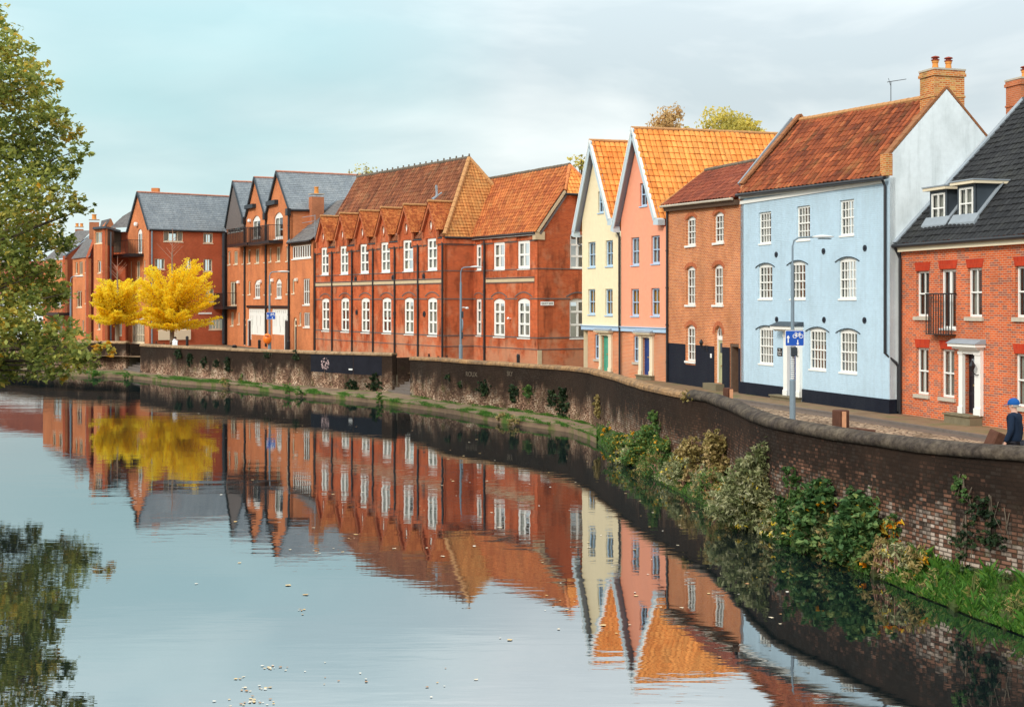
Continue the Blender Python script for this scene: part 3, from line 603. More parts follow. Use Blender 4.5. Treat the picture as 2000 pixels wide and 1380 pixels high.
# left bank under the big tree, outside the picture
m = M(); lb = [(-13.5, -30), (-13.5, 8), (-15, 20), (-23, 36), (-33, 50), (-46, 66), (-64, 84), (-110, 120), (-900, 200), (-900, -30)]
m.add([(x, y, .9) for x, y in lb], tessellate_polygon([[Vector((x, y, 0)) for x, y in lb]]))
for a, b in zip(lb[:8], lb[1:8]): m.poly([(a[0], a[1], -.3), (b[0], b[1], -.3), (b[0], b[1], .9), (a[0], a[1], .9)])
m.build('left_bank', 'earth').__setitem__('kind', 'structure')
def ledge(name, p0, p1, mat, zw, ze, step=12, wob=0.):
    m = M(); n = max(2, int((p1 - p0) / step)); rows = []
    for i in range(n + 1):
        px = p0 + (p1 - p0) * i / n; a = gx(px, lerp1([(q, Y) for q, Y in BASE], px) + .02); b = gx(px, lerp1(WATER_E, px) + wob * noise.noise(Vector((px * .07, 0, 0))))
        r = []
        for k in range(5):
            t = k / 4; z = zw + (ze - zw) * t + wob * .3 * noise.noise(Vector((px * .05, k * 3., 1))) * (1 if 0 < k else 0)
            r.append((a[0] + (b[0] - a[0]) * t, a[1] + (b[1] - a[1]) * t, z))
        r.append((b[0], b[1] - .04, -.3)); rows.append(r)
    for r0, r1 in zip(rows, rows[1:]):
        for k in range(5): m.poly([r0[k], r0[k + 1], r1[k + 1], r1[k]])
    o = m.build(name, mat); o['kind'] = 'structure'; return o
ledge('towpath', -130, 1165, 'towpath', .34, .26)
ledge('grassy_bank', 1165, 2900, 'earth', .55, .08, wob=.5)
# road, pavement and kerb along the houses
def strip(name, pts, d0, d1, z, mat, thick=0., kind='structure'):
    a = line_off(pts, -d0); b = line_off(pts, -d1); m = M()
    for i in range(len(pts) - 1):
        m.poly([(*a[i], z), (*a[i + 1], z), (*b[i + 1], z), (*b[i], z)])
        if thick: m.poly([(*b[i], z), (*b[i + 1], z), (*b[i + 1], z - thick), (*b[i], z - thick)])
    o = m.build(name, mat); o['kind'] = kind; return o
frontage = [(-37.9, 131.4), (-34.6, 126.9), (-28.2, 131.6), (-15.9, 107.6), (-4.5, 88.7), (1.6, 83.0), (4.4, 76.6), (8.0, 68.4), (10.3, 60.0), (13.87, 48.9), (14.3, 48.9), (17.9, 36.4), (22, 22)]
walk = [(4.4, 76.6), (8.0, 68.4), (10.3, 60.0), (14.1, 48.9), (17.9, 36.4), (22, 22)]
strip('pavement', walk, -.3, 1.75, 1.40, 'paving')
strip('kerb', walk, 1.752, 1.9, 1.402, 'kerb_stone', .11)
st = [(4.4, 76.6), (8.0, 68.4), (10.3, 60.0), (14.1, 48.9), (17.9, 36.4), (22, 22)]
strip('road', st, 1.9, 2.5, 1.308, 'tarmac')
m = M(); aa = line_off(st, -2.5); bb = [gx(px, Y + .55) for px, Y in BASE if px > 1130][:]
bb2 = []
for (x, y) in aa:
    best = min(bb, key=lambda q: abs(q[1] - y)); ys = sorted(bb, key=lambda q: q[1]); bb2.append((lerp1([(q[1], q[0]) for q in ys], y) + .35, y))
n = 24
for i in range(len(aa) - 1):
    for k in range(n):
        t0, t1 = k / n, (k + 1) / n
        def pt(t):
            x = aa[i][0] + (aa[i + 1][0] - aa[i][0]) * t; y = aa[i][1] + (aa[i + 1][1] - aa[i][1]) * t
            ys = sorted(bb, key=lambda q: q[1]); return (x, y), (lerp1([(q[1], q[0]) for q in ys], y) + .30, y)
        (p, q), (p2, q2) = pt(t0), pt(t1); m.poly([(*p, 1.306), (*p2, 1.306), (*q2, 1.306), (*q, 1.306)])
m.build('cobbled_street', 'cobbles')['kind'] = 'structure'
m = M(); quay = [(3.4, 77.), (-5.6, 87.2), (-17, 106.5), (-29.5, 130), (-34.8, 125.5), (-45, 133), (-60, 133), (-52, 116), (-33.6, 103.2), (-26.8, 99.2), (-22, 92.8), (-13, 83.4), (-6.5, 77.8), (-4.6, 74.6), (-1.5, 67.6), (1.5, 62.6), (3.2, 58.2), (5.2, 60)]
m.add([(x, y, 1.385) for x, y in quay], tessellate_polygon([[Vector((x, y, 0)) for x, y in quay]])); m.build('quayside_paving', 'paving')['kind'] = 'structure'
# ================================================================ river walls
def river_wall(name, label, Wl, copemat, near=False, th=.36, group=None):
    P = wpts(Wl); c = P[len(P) // 2]; t = thing(name, label, 'river wall', (c[0], c[1], 0))
    # denser points
    Q = []
    for a, b in zip(P, P[1:]):
        n = max(1, int(math.dist(a[:2], b[:2]) / 1.2))
        for i in range(n): Q.append(tuple(a[k] + (b[k] - a[k]) * i / n for k in range(3)))
    Q.append(P[-1]); xy = [q[:2] for q in Q]; bk = line_off(xy, th); m = M()
    for i in range(len(Q) - 1):
        a, b = Q[i], Q[i + 1]; A, B = bk[i], bk[i + 1]; za, zb = a[2] - .12, b[2] - .12
        m.poly([(a[0], a[1], -.3), (b[0], b[1], -.3), (b[0], b[1], zb), (a[0], a[1], za)])
        m.poly([(A[0], A[1], -.3), (A[0], A[1], za), (B[0], B[1], zb), (B[0], B[1], -.3)])
    for i in (0, -1): a, A = Q[i], bk[i]; m.poly([(a[0], a[1], -.3), (A[0], A[1], -.3), (A[0], A[1], a[2] - .12), (a[0], a[1], a[2] - .12)])
    m.build('wall', 'river_wall', t)
    # half-round coping, a little irregular
    prof = [(-.07, -.13), (-.09, -.02), (-.04, .06), (.06, .115), (th / 2, .135), (th - .06, .115), (th + .04, .06), (th + .09, -.02), (th + .07, -.13)] if near else [(-.06, -.12), (-.07, -.03), (.0, .05), (th / 2, .075), (th, .05), (th + .07, -.03), (th + .06, -.12)]
    m = M(); rings = []
    for i, q in enumerate(Q):
        a = xy[max(0, i - 1)]; b = xy[min(len(xy) - 1, i + 1)]; r = []
        for k, (d, z) in enumerate(prof):
            o = off(a, b, d); jt = .022 * noise.noise(Vector((q[0] * 1.9, q[1] * 1.9, k * .8))); r.append((q[0] + o.x, q[1] + o.y, q[2] - .075 + z + jt))
        rings.append(r)
    k = len(prof); vs = [v for r in rings for v in r]; fs = [(i * k + j, (i + 1) * k + j, (i + 1) * k + (j + 1) % k, i * k + (j + 1) % k) for i in range(len(rings) - 1) for j in range(k)]
    fs += [tuple(range(k)), tuple((len(rings) - 1) * k + j for j in range(k))]
    m.add(vs, fs).build('coping', copemat, t, smooth=near)
    return t
rw1 = river_wall('river_wall', 'brick river wall at the far left, behind the overhanging leaves and left of the small gated steps', W1, 'coping_far')
rw2 = river_wall('river_wall', 'long sooty brick river wall between the two flights of steps, with a pale painted patch', W2, 'coping_far')
rw3 = river_wall('river_wall', 'brick river wall curving in front of the old school, with scrawled pale graffiti', W3, 'coping_mid')
rw4 = river_wall('river_wall', 'nearest river wall with thick rounded stone coping and whitened bricks above the bushes', W4, 'coping_near', near=True)
# graffiti and the little white plate on the walls
def wallface(Wl, i): P = wpts(Wl); return Face(P[i], P[i + 1])
Fw = wallface(W2, 4)
def squiggle(F, px, py, txt, size, mat, parent, name='graffiti', d=.012): q, z = F.sz(px, py); return text_mesh(txt, size, name, mat, parent, F.pt(q, z, d), F.u, .002)
Fw5 = wallface(W2, 5)
q0, z0 = Fw5.sz(644, 700); q1, z1 = Fw5.sz(628, 722)
rr = random.Random(4); m = M()
for i in range(60):
    a = rr.uniform(-.05, .72); b = rr.uniform(0, 1)
    if (a - .33) ** 2 / .16 + (b - .5) ** 2 / .27 > 1: continue
    s_, z_ = q1 - 0 + a, z1 + b * (z0 - z1); w_ = rr.uniform(.05, .13); h_ = rr.uniform(.03, .08)
    m.poly([Fw5.pt(s_, z_, .008 + i * .0002), Fw5.pt(s_ + w_, z_ + .01, .008 + i * .0002), Fw5.pt(s_ + w_, z_ + h_, .008 + i * .0002), Fw5.pt(s_, z_ + h_, .008 + i * .0002)])
m.build('paint_patch', 'graffiti', rw2)
pw = M()
for px_a, px_b, k_ in ((607, 633.5, 4), (634.5, 689.5, 5), (690.5, 746, 6)):
    Fz = wallface(W2, k_); a0, a1 = Fz.s_of(px_a), Fz.s_of(px_b); pw.fbox(Fz, a0, a1, 1.25, 2.34, .001, .005)
pw.build_each('painted_panel', 'soot_paint', rw2)
F6 = wallface(W2, 6); s_, z_ = F6.sz(685, 721); M().fbox(F6, s_ - .16, s_ + .16, z_ - .04, z_ + .04, 0, .02).build('plate', 'sign_white', rw2)
squiggle(wallface(W3, 2), 921, 731, 'ROUX', .34, 'graffiti_pale', rw3); squiggle(wallface(W3, 3), 996, 730, 'SKY', .34, 'graffiti_pale', rw3)
# steps with dark timber gate in each gap
def steps(a, b, label):
    a, b = Vector(a), Vector(b); F = Face(a, b); t = thing('river_steps', label, 'steps', (a.x, a.y, 0.3)); n = 7
    for i in range(n): M().fbox(F, -.02, F.len + .02, .25, .32 + (i + 1) * 1.1 / n, -(i + 1) * .27 - .02, -i * .27 - .005).build('step', 'kerb_stone', t) if 0 else None
    m = M()
    for i in range(n):
        z = .30 + (i + 1) * 1.06 / n; m.fbox(F, -.3, F.len + .3, z - .16, z, -2.4, -i * .3 + .12)
    m.build('stair', 'kerb_stone', t)
    m = M()
    for s0, s1 in ((-.34, -.02), (F.len + .02, F.len + .34)): m.fbox(F, s0, s1, -.2, 2.3, -2.45, -.36)
    m.build_each('side_wall', 'river_wall', t)
    g = thing('timber_gate', ('dark timber gate above the small steps' if 'small' in label else 'dark timber gate above the steps before the school'), 'gate', (*F.pt(0, 1.4, -2.3).xy, 1.4)); G = F.off(-2.3)
    m = M()
    for k in range(3): m.fbox(G, .1, G.len - .1, 1.5 + k * .36, 1.6 + k * .36, -.03, .03)
    m.fbox(G, G.len * .45, G.len * .55, 1.48, 2.4, -.05, -.032).build('gate_rails', 'timber', g)
    for s_ in (.02, G.len - .12): M().fbox(G, s_, s_ + .1, 1.4, 2.5, -.05, .05).build('gate_post', 'timber', g)
    return t
steps(front[i1], front[i1 + 1], 'small stone steps down to the river near the yellow trees')
steps(front[i2], front[i2 + 1], 'stone steps down to the towpath in front of the old school')

# ================================================================ buildings
def band(m, F, zc, h, skips, s0=0., s1=None, d=.03):
    s1 = F.len if s1 is None else s1; cur = s0
    for a, b in sorted(skips):
        if b < cur or a > s1: continue
        if a > cur: m.fbox(F, cur, min(a, s1), zc - h / 2, zc + h / 2, .003, d)
        cur = max(cur, b)
    if cur < s1: m.fbox(F, cur, s1, zc - h / 2, zc + h / 2, .003, d)
def arch_band(m, F, s0, s1, zt, rise, th, d=.02, n=8, ext=.1):
    c = (s0 + s1) / 2; w = (s1 - s0) / 2; rad = (w * w + rise * rise) / (2 * rise); cz = zt - rad; a = math.asin(min(1, w / rad)); a = math.pi - a if rise > w else a
    a += ext
    inn = [(c + rad * math.sin(t), cz + rad * math.cos(t)) for t in [-a + 2 * a * i / n for i in range(n + 1)]]; ou = [(c + (rad + th) * math.sin(t), cz + (rad + th) * math.cos(t)) for t in [-a + 2 * a * i / n for i in range(n + 1)]]
    m.plate(F, inn + ou[::-1], (), .002, d)
def pipe(B, pts, r=.05, mat='gutter_black', name='drainpipe'):
    m = M().tube(pts, r, 8)
    p0, p1 = Vector(pts[0]), Vector(pts[-1]); z = min(p0.z, p1.z) + 1
    while z < max(p0.z, p1.z) - .6 and len(pts) == 2: m.tube([(p0.x, p0.y, z), (p0.x, p0.y, z + .08)], r * 1.35, 8); z += 1.9
    return m.build(name, mat, B.o)
def gutter(B, a, b, r=.07, mat='gutter_black'): return M().tube([a, b], r, 8).build('gutter', mat, B.o)
def flat(name, pts, mat, parent, th=.05):
    m = M(); pts = [Vector(p) for p in pts]; n = (pts[1] - pts[0]).cross(pts[2] - pts[0]).normalized() * th; k = len(pts)
    m.add(pts + [p - n for p in pts], [tuple(range(k)), tuple(range(2 * k - 1, k - 1, -1))] + [(i, (i + 1) % k, (i + 1) % k + k, i + k) for i in range(k)]); return m.build(name, mat, parent)
def bar3(m, a, b, w, h):
    """a square bar from a to b, w wide in plan, h high"""
    a, b = Vector(a), Vector(b); d = (b - a).normalized(); s = Vector((0, 0, 1)).cross(d)
    s = s.normalized() if s.length > 1e-4 else Vector((1, 0, 0)); u = d.cross(s).normalized(); s = s * w / 2; u = u * h / 2
    return m.hexa([a - s - u, a + s - u, a + s + u, a - s + u, b - s - u, b + s - u, b + s + u, b - s + u])
def gable_roof(B, F, sl, sr, sa, zl, zr, za, depth, tm, bdir=None, oh=.2, side=.12, tw=.3, ch=.22, amp=0., drop=.012, rmat='ridge_pink', ohz=0.):
    bd = -F.n if bdir is None else bdir
    def p(s_, z, D): q = F.a + F.u * s_ + bd * D; return Vector((q.x, q.y, z))
    kl = (za - zl) / (sa - sl); kr = (za - zr) / (sr - sa); a0, a1 = sl - side, sr + side; z0, z1 = zl - side * kl, zr - side * kr; up = .06
    roof('roof', [p(a0, z0 + up, -oh), p(a0, z0 + up, depth), p(sa, za + up, depth), p(sa, za + up, -oh)], tw, ch, amp, drop, tm, B.o, ns=8 if amp else 1, sag=.06 if amp else .02)
    roof('roof', [p(a1, z1 + up, -oh), p(a1, z1 + up, depth), p(sa, za + up, depth), p(sa, za + up, -oh)], tw, ch, amp, drop, tm, B.o, ns=8 if amp else 1, sag=.06 if amp else .02)
    ridge([p(sa, za + up + .03, -oh), p(sa, za + up + .03, depth)], .09, rmat, B.o)
def balcony(B, F, x0, x1, yt, yb, dp, slab=.16, n=None, d0=.02):
    s0, s1 = F.s_of(x0), F.s_of(x1); sm = (s0 + s1) / 2; G = F
    for _ in range(2): zt, zb = F.off(dp / 2).z_at(sm, yt), F.off(dp / 2).z_at(sm, yb)
    o = M().fbox(F, s0, s1, zb - slab, zb, d0, dp).build('balcony', 'black_metal', B.o); m = M()
    n = n or max(4, int((s1 - s0) / .14))
    for i in range(n + 1): s_ = s0 + (s1 - s0) * i / n; m.fbox(F, s_ - .012, s_ + .012, zb, zt, dp - .04, dp - .015)
    k = max(2, int(dp / .15))
    for i in range(1, k):
        d = dp * i / k
        for s_ in (s0 + .01, s1 - .03): m.fbox(F, s_, s_ + .02, zb, zt, d, d + .02)
    m.fbox(F, s0 - .02, s1 + .02, zt, zt + .045, dp - .05, dp); m.fbox(F, s0 - .02, s0 + .03, zt, zt + .045, d0, dp - .052); m.fbox(F, s1 - .03, s1 + .02, zt, zt + .045, d0, dp - .052)
    m.build('railing', 'black_metal', o); return o
def lantern(B, F, px, py, sc=1., d=.3):
    q, z = F.sz(px, py); o = M().lathe((*F.pt(q, z, d).xy, z), [(.04 * sc, -.2 * sc), (.1 * sc, -.02 * sc), (.105 * sc, 0)], 6).lathe((*F.pt(q, z, d).xy, z), [(.13 * sc, .001), (.06 * sc, .12 * sc), (.02 * sc, .19 * sc)], 6).tube([F.pt(q + .06, z - .3 * sc, .0), F.pt(q + .03, z - .33 * sc, d * .6), F.pt(q, z - .21 * sc, d)], .018, 6).fbox(F, q + .02, q + .1, z - .45 * sc, z - .15 * sc, .002, .03).build('lantern', 'black_metal', B.o)

# ---------------- blue house
B = House('blue_house', 'tall pale blue painted brick house with white sash windows and a brown pantile roof', 'house', (12, 54.5, 1.4))
F = Face((10.3, 60.0), (13.87, 48.9)); G = Face(F.b, F.b - F.n * 5.2); GL = Face(F.a, F.a - F.n * 5.4)
bw = dict(mat='white_paint', fw=.085, bar=.034, rd=.07, mid=.055, arch=0)
for r in ((1482, 1506, 414, 477), (1556, 1582, 402, 470), (1640, 1668, 390, 461)): B.window(F, *r, cols=4, rows=(2, 2), curtain='sides', **bw)
bw['arch'] = .10
for r in ((1481, 1508.5, 515, 585), (1542.5, 1573, 510, 585), (1638, 1672.5, 503, 585)): B.window(F, *r, cols=5 if r[0] > 1600 else 4, rows=(2, 2), curtain='sides', **bw)
for r in ((1481.5, 1510, 637, 712), (1580, 1613.5, 640, 723), (1639, 1674, 643, 729)): B.window(F, *r, cols=5, rows=(2, 2), curtain='top' if r[0] > 1500 else 'sides', **bw)
for r in ((1481, 1508.5, 515), (1542.5, 1573, 510), (1638, 1672.5, 503), (1481.5, 1510, 637), (1580, 1613.5, 640), (1639, 1674, 643)):
    s0, s1 = F.s_of(r[0]), F.s_of(r[1]); zt = F.z_at((s0 + s1) / 2, r[2]); m = M(); arch_band(m, F, s0 - .03, s1 + .03, zt + .02, .11, .03, .035); m.build('drip_arch', 'dark_panel', B.o)
B.door(F, 1543, 1560, 657, 773, 'door_blue', surround=(1535.5, 1567.5, 647), hood=(1526, 1569, 629, 643, .55), step=(1522, 1566, .5), sd=.14, rd=.16)
eL, eR = 10.32, 10.08
B.wall(F, [(0, 1.3), (F.len, 1.3), (F.len, eR), (0, eL)], 'blue_paint')
B.wall(G, [(0.001, 1.3), (5.2, 1.3), (5.2, 10.75), (2.47, 13.43), (0.001, 10.85)], 'gable_paint', name='gable_wall')
B.wall(GL, [(0, 1.3), (5.4, 1.3), (5.4, 10.9), (2.9, 13.95), (0, 10.75)], 'brick_orange', name='gable_wall', rd=-.3)
m = M(); sd0, sd1 = F.s_of(1535.5), F.s_of(1567.5); m.fbox(F, .0, sd0 - .01, 1.3, 1.93, .002, .035); m.fbox(F, sd1 + .01, F.len + .03, 1.3, 1.93, .002, .035); m.fbox(G, .0, .42, 1.3, 1.93, .002, .035); m.build('plinth', 'navy_plinth', B.o)
rq = [F.pt(-.1 + .3, eL + .02, .22), F.pt(F.len - .28, eR + .02, .22), back(F, F.len - .28, 13.2, 2.47), back(F, .28, 13.72, 2.9)]
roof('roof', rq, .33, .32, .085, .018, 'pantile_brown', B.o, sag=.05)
ridge([rq[3] + Vector((0, 0, .06)), rq[2] + Vector((0, 0, .06))], .12, 'ridge_clay', B.o)
flat('roof', [back(F, 0.2, 13.72, 2.9), back(F, F.len - .2, 13.2, 2.47), back(F, F.len - .2, 10.3, 5.3), back(F, .2, 10.4, 5.3)], 'pantile_brown', B.o)
for (GG, pts, dd) in ((G, [(-.05, 10.88), (2.47, 13.5), (5.25, 10.75)], -.16), (GL, [(-.05, 10.78), (2.9, 14.02), (5.45, 10.9)], .15)):
    m = M()
    for a, b in zip(pts, pts[1:]):
        n = 10
        for i in range(n):
            u0, u1 = i / n, (i + .96) / n; bar3(m, GG.pt(a[0] + (b[0] - a[0]) * u0, a[1] + (b[1] - a[1]) * u0 + .03, dd), GG.pt(a[0] + (b[0] - a[0]) * u1, a[1] + (b[1] - a[1]) * u1 + .03, dd), .32, .09)
    m.build('parapet_coping', 'coping_clay', B.o)
m = M(); bar3(m, GL.pt(.1, 10.75, -.2), GL.pt(2.8, 13.85, -.2), .12, .35); m.build('flashing', 'lead', B.o)
M().fbox(G, -.16, .12, 10.15, 10.95, -.36, .01).build('kneeler', 'brick_chimney', B.o)
M().fbox(F, .02, F.len - .3, eR + .02 - .2, eR - .03, .002, .05).hexa([F.pt(.02, eL - .17, .1), F.pt(F.len - .3, eR - .17, .1), F.pt(F.len - .3, eR - .01, .1), F.pt(.02, eL - .01, .1), F.pt(.02, eL - .17, .052), F.pt(F.len - .3, eR - .17, .052), F.pt(F.len - .3, eR - .01, .052), F.pt(.02, eL - .01, .052)]).build('fascia', 'white_paint', B.o)
gutter(B, F.pt(.1, eL - .02, .26), F.pt(F.len + .06, eR - .02, .26), .075)
zb = F.z_at(F.len, 690); pipe(B, [F.pt(F.len - .16, eR - .05, .22), F.pt(F.len - .16, eR - .3, .09), F.pt(F.len - .16, zb, .09), G.pt(.22, zb - .35, .1), G.pt(.30, zb - .5, .1), G.pt(.30, 1.5, .1)], .055)
pipe(B, [G.pt(.44, 7.4, .06), G.pt(.44, 1.4, .06)], .05)
for px, py in ((1516.6, 497), (1609, 490.4), (1689.8, 484.4), (1517.5, 623.5), (1610, 624.4), (1689, 625.3)):
    q, z = F.sz(px, py); n = 12
    m = M(); ring = [F.pt(q + .12 * math.cos(t), z + .12 * math.sin(t), .035) for t in [2 * math.pi * i / n for i in range(n)]]; r2 = [F.pt(q + .12 * math.cos(t), z + .12 * math.sin(t), 0) for t in [2 * math.pi * i / n for i in range(n)]]
    m.add(ring + r2, [tuple(range(n))] + [(i, (i + 1) % n, (i + 1) % n + n, i + n) for i in range(n)]); m.tube([F.pt(q, z, .03), F.pt(q, z, .07)], .04, 6); m.build('pattress_plate', 'pattress', B.o)
c = back(F, F.len - .5, 0, 2.62); chimney(B.o, (c.x, c.y), math.atan2(-F.n.y, -F.n.x), 1.32, .9, 12.0, 14.16, 'brick_chimney', pots=((-.3, 0), (.28, 0)), pr=.12, ph=.36)
q, z = F.sz(1563.5, 689); lantern(B, F, 1564, 683, .8)
a = V(1740, 198, 50.5); m = M().tube([a, a + Vector((0, 0, .75))], .015, 5); tp = a + Vector((0, 0, .75)); ax = Vector((.9, -.15, .12)); m.tube([tp - ax * .15, tp + ax * .62], .012, 5)
for i in range(8): p = tp + ax * (-.12 + i * .1); m.tube([p + Vector((-.05, -.25, -.02)) * (1 - i * .08), p - Vector((-.05, -.25, -.02)) * (1 - i * .08)], .006, 4)
m.tube([tp - ax * .1 + Vector((0, 0, .14)), tp - ax * .02 - Vector((0, 0, .14))], .008, 4).build('tv_aerial', 'black_metal', B.o)
t = thing('name_plaque', 'small black plaque with white lettering on the pale blue wall left of the door', 'plaque', F.pt(*F.sz(1523.8, 687), .0)); q, z = F.sz(1523.8, 687)
M().fbox(F, q - .20, q + .20, z - .17, z + .17, .002, .03).build('plate', 'sign_black', t)
for k, (tx, sz_) in enumerate((('The', .10), ('Sandford', .095), ('House', .10))): text_mesh(tx, sz_, 'lettering', 'sign_white', t, F.pt(q, z + .1 - k * .1, .034), F.u, .001)

# ---------------- red brick house between pink and blue
B = House('red_brick_house', 'narrow three storey orange brick house with arched doorway and black painted base', 'house', (9, 64, 1.4))
F = Face((8.0, 68.4), (10.3, 60.0)); F.len -= .0
ow = dict(mat='cream_paint', fw=.075, bar=.03, rd=.11, mid=.05, arch=.16, sill=(.08, .1, .07), sillmat='white_paint')
ow['mat'] = 'white_paint'; ar = M()
for r in ((1340, 1358.6, 422, 479), (1394, 1413.5, 413.5, 473.5), (1340, 1358, 519.7, 595), (1393, 1412, 516, 595), (1340, 1358, 634, 705)):
    rows = (2, 2); fr, (s0, s1, z0, z1) = B.window(F, *r, cols=3, rows=rows, curtain='sides', **ow); arch_band(ar, F, s0, s1, z1 + .01, .17, .2, .012)
s0, s1 = F.s_of(1395.5), F.s_of(1411); sm = (s0 + s1) / 2; zd0 = F.z_at(sm, 748); zd1 = F.z_at(sm, 664); zt = F.z_at(sm, 636)
B.hole(F, arc_outline(s0, s1, zd0, zt, .36, 10)); arch_band(ar, F, s0, s1, zt + .01, .37, .22, .012, n=12); ar.build_each('brick_arch', 'brick_arch', B.o)
m = M(); zl = F.z_at(sm, 656); fan = arc_outline(s0 + .05, s1 - .05, zl, zt - .06, .3, 10); dr = [(s0 + .07, zd0), (s1 - .07, zd0), (s1 - .07, zd1), (s0 + .07, zd1)]
m.plate(F, arc_outline(s0 + .003, s1 - .003, zd0, zt - .003, .36, 10), [fan, dr], -.22, -.14)
for a in (.35, .75): m.fbox(F, s0 + (s1 - s0) * a - .012, s0 + (s1 - s0) * a + .012, zl, zt - .1, -.2, -.17)
m.build('door_frame', 'white_paint', B.o); M().poly([F.pt(s0, zl, -.21), F.pt(s1, zl, -.21), F.pt(s1, zt, -.21), F.pt(s0, zt, -.21)]).build('fanlight', 'glass', B.o)
m = M(); w_ = s1 - s0 - .14; h = zd1 - zd0; hs = [[(s0 + .07 + w_ * a, zd0 + h * c_), (s0 + .07 + w_ * b, zd0 + h * c_), (s0 + .07 + w_ * b, zd0 + h * d), (s0 + .07 + w_ * a, zd0 + h * d)] for a, b in ((.12, .45), (.55, .88)) for c_, d in ((.07, .36), (.42, .62))]
m.plate(F, dr, hs, -.22, -.19).poly([F.pt(s0, zd0, -.215), F.pt(s1, zd0, -.215), F.pt(s1, zd1, -.215), F.pt(s0, zd1, -.215)]); d_ = m.build('door', 'door_olive', B.o)
M().fbox(F, s0 + .25, s1 - .25, zd0 + h * .7, zd0 + h * .93, -.19, -.18).build('door_window', 'dark_lead', d_); M().fbox(F, s0 + .3, s1 - .3, zd0 + h * .39, zd0 + h * .415, -.19, -.17).build('letter_box', 'brass', d_)
M().fbox(F, s0 - .35, s1 + .25, 1.3, zd0 - .01, .003, .45).build('doorstep', 'step_stone', B.o)
p0, p1 = F.s_of(1425.7), F.s_of(1443); zp = F.z_at((p0 + p1) / 2, 671); B.hole(F, [(p0, 1.32), (p1, 1.32), (p1, zp), (p0, zp)])
m = M().fbox(F, p0 + .02, p0 + .16, 1.32, zp - .02, -.5, -.02); m.fbox(F, p0 + .02, p1 - .02, zp - .14, zp - .005, -.2, -.01).build('passage_frame', 'clad_brown', B.o)
M().fbox(F, p0 + .17, p1 - .3, 1.35, zp - .16, -.9, -.85).build('passage_door', 'timber', B.o)
zL, zR = 10.42, 10.18
B.wall(F, [(0, 1.3), (F.len - .01, 1.3), (F.len - .01, zR), (0, zL)], 'brick_orange')
zpl = 3.42; m = M(); band(m, F, (zpl + 1.3) / 2, zpl - 1.3, [(s0 - .002, s1 + .002), (p0 - .002, p1 + .002), (F.s_of(1339), F.s_of(1359))], 0.02, F.len - .02, .02)
a_, b_ = F.s_of(1339), F.s_of(1359); m.fbox(F, a_, b_, 1.3, F.z_at(a_, 711), .003, .02); m.build('plinth', 'navy_plinth', B.o)
bq = [F.pt(-.15, zL + .02, .3), F.pt(F.len - .05, zR + .02, .3), back(F, F.len - .05, 12.15, 2.2), back(F, .15, 12.25, 2.04)]
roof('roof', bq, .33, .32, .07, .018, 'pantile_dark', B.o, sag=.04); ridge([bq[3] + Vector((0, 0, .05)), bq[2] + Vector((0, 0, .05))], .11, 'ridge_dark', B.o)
flat('roof', [bq[3], bq[2], back(F, F.len - .1, 10.4, 4.2), back(F, .1, 10.4, 4.2)], 'pantile_dark', B.o)
m = M(); bar3(m, bq[0] + Vector((0, 0, .05)), bq[3] + Vector((0, 0, .05)), .16, .1); m.build('verge', 'ridge_clay', B.o)
gutter(B, F.pt(-.2, zL - .02, .34), F.pt(F.len - .15, zR - .02, .34), .06, 'stone'); M().hexa([F.pt(0, zL - .28, .2), F.pt(F.len - .1, zR - .28, .2), F.pt(F.len - .1, zR - .06, .27), F.pt(0, zL - .06, .27), F.pt(0, zL - .28, .01), F.pt(F.len - .1, zR - .28, .01), F.pt(F.len - .1, zR - .06, .01), F.pt(0, zL - .06, .01)]).build('eaves_board', 'clad_brown', B.o)
pipe(B, [F.pt(.1, zL - .1, .08), F.pt(.1, 1.4, .08)], .06); lantern(B, F, 1381, 669, .9)
M().fbox(F, F.s_of(1388), F.s_of(1391), F.z_at(4, 696), F.z_at(4, 688), .002, .03).build('number_plate', 'sign_white', B.o)
RG = Face(F.a, F.a - F.n * 4.2); B.wall(RG, [(0, 1.3), (4.2, 1.3), (4.2, 10.3), (2.04, 12.1), (0, 10.3)], 'brick_orange', name='gable_wall')

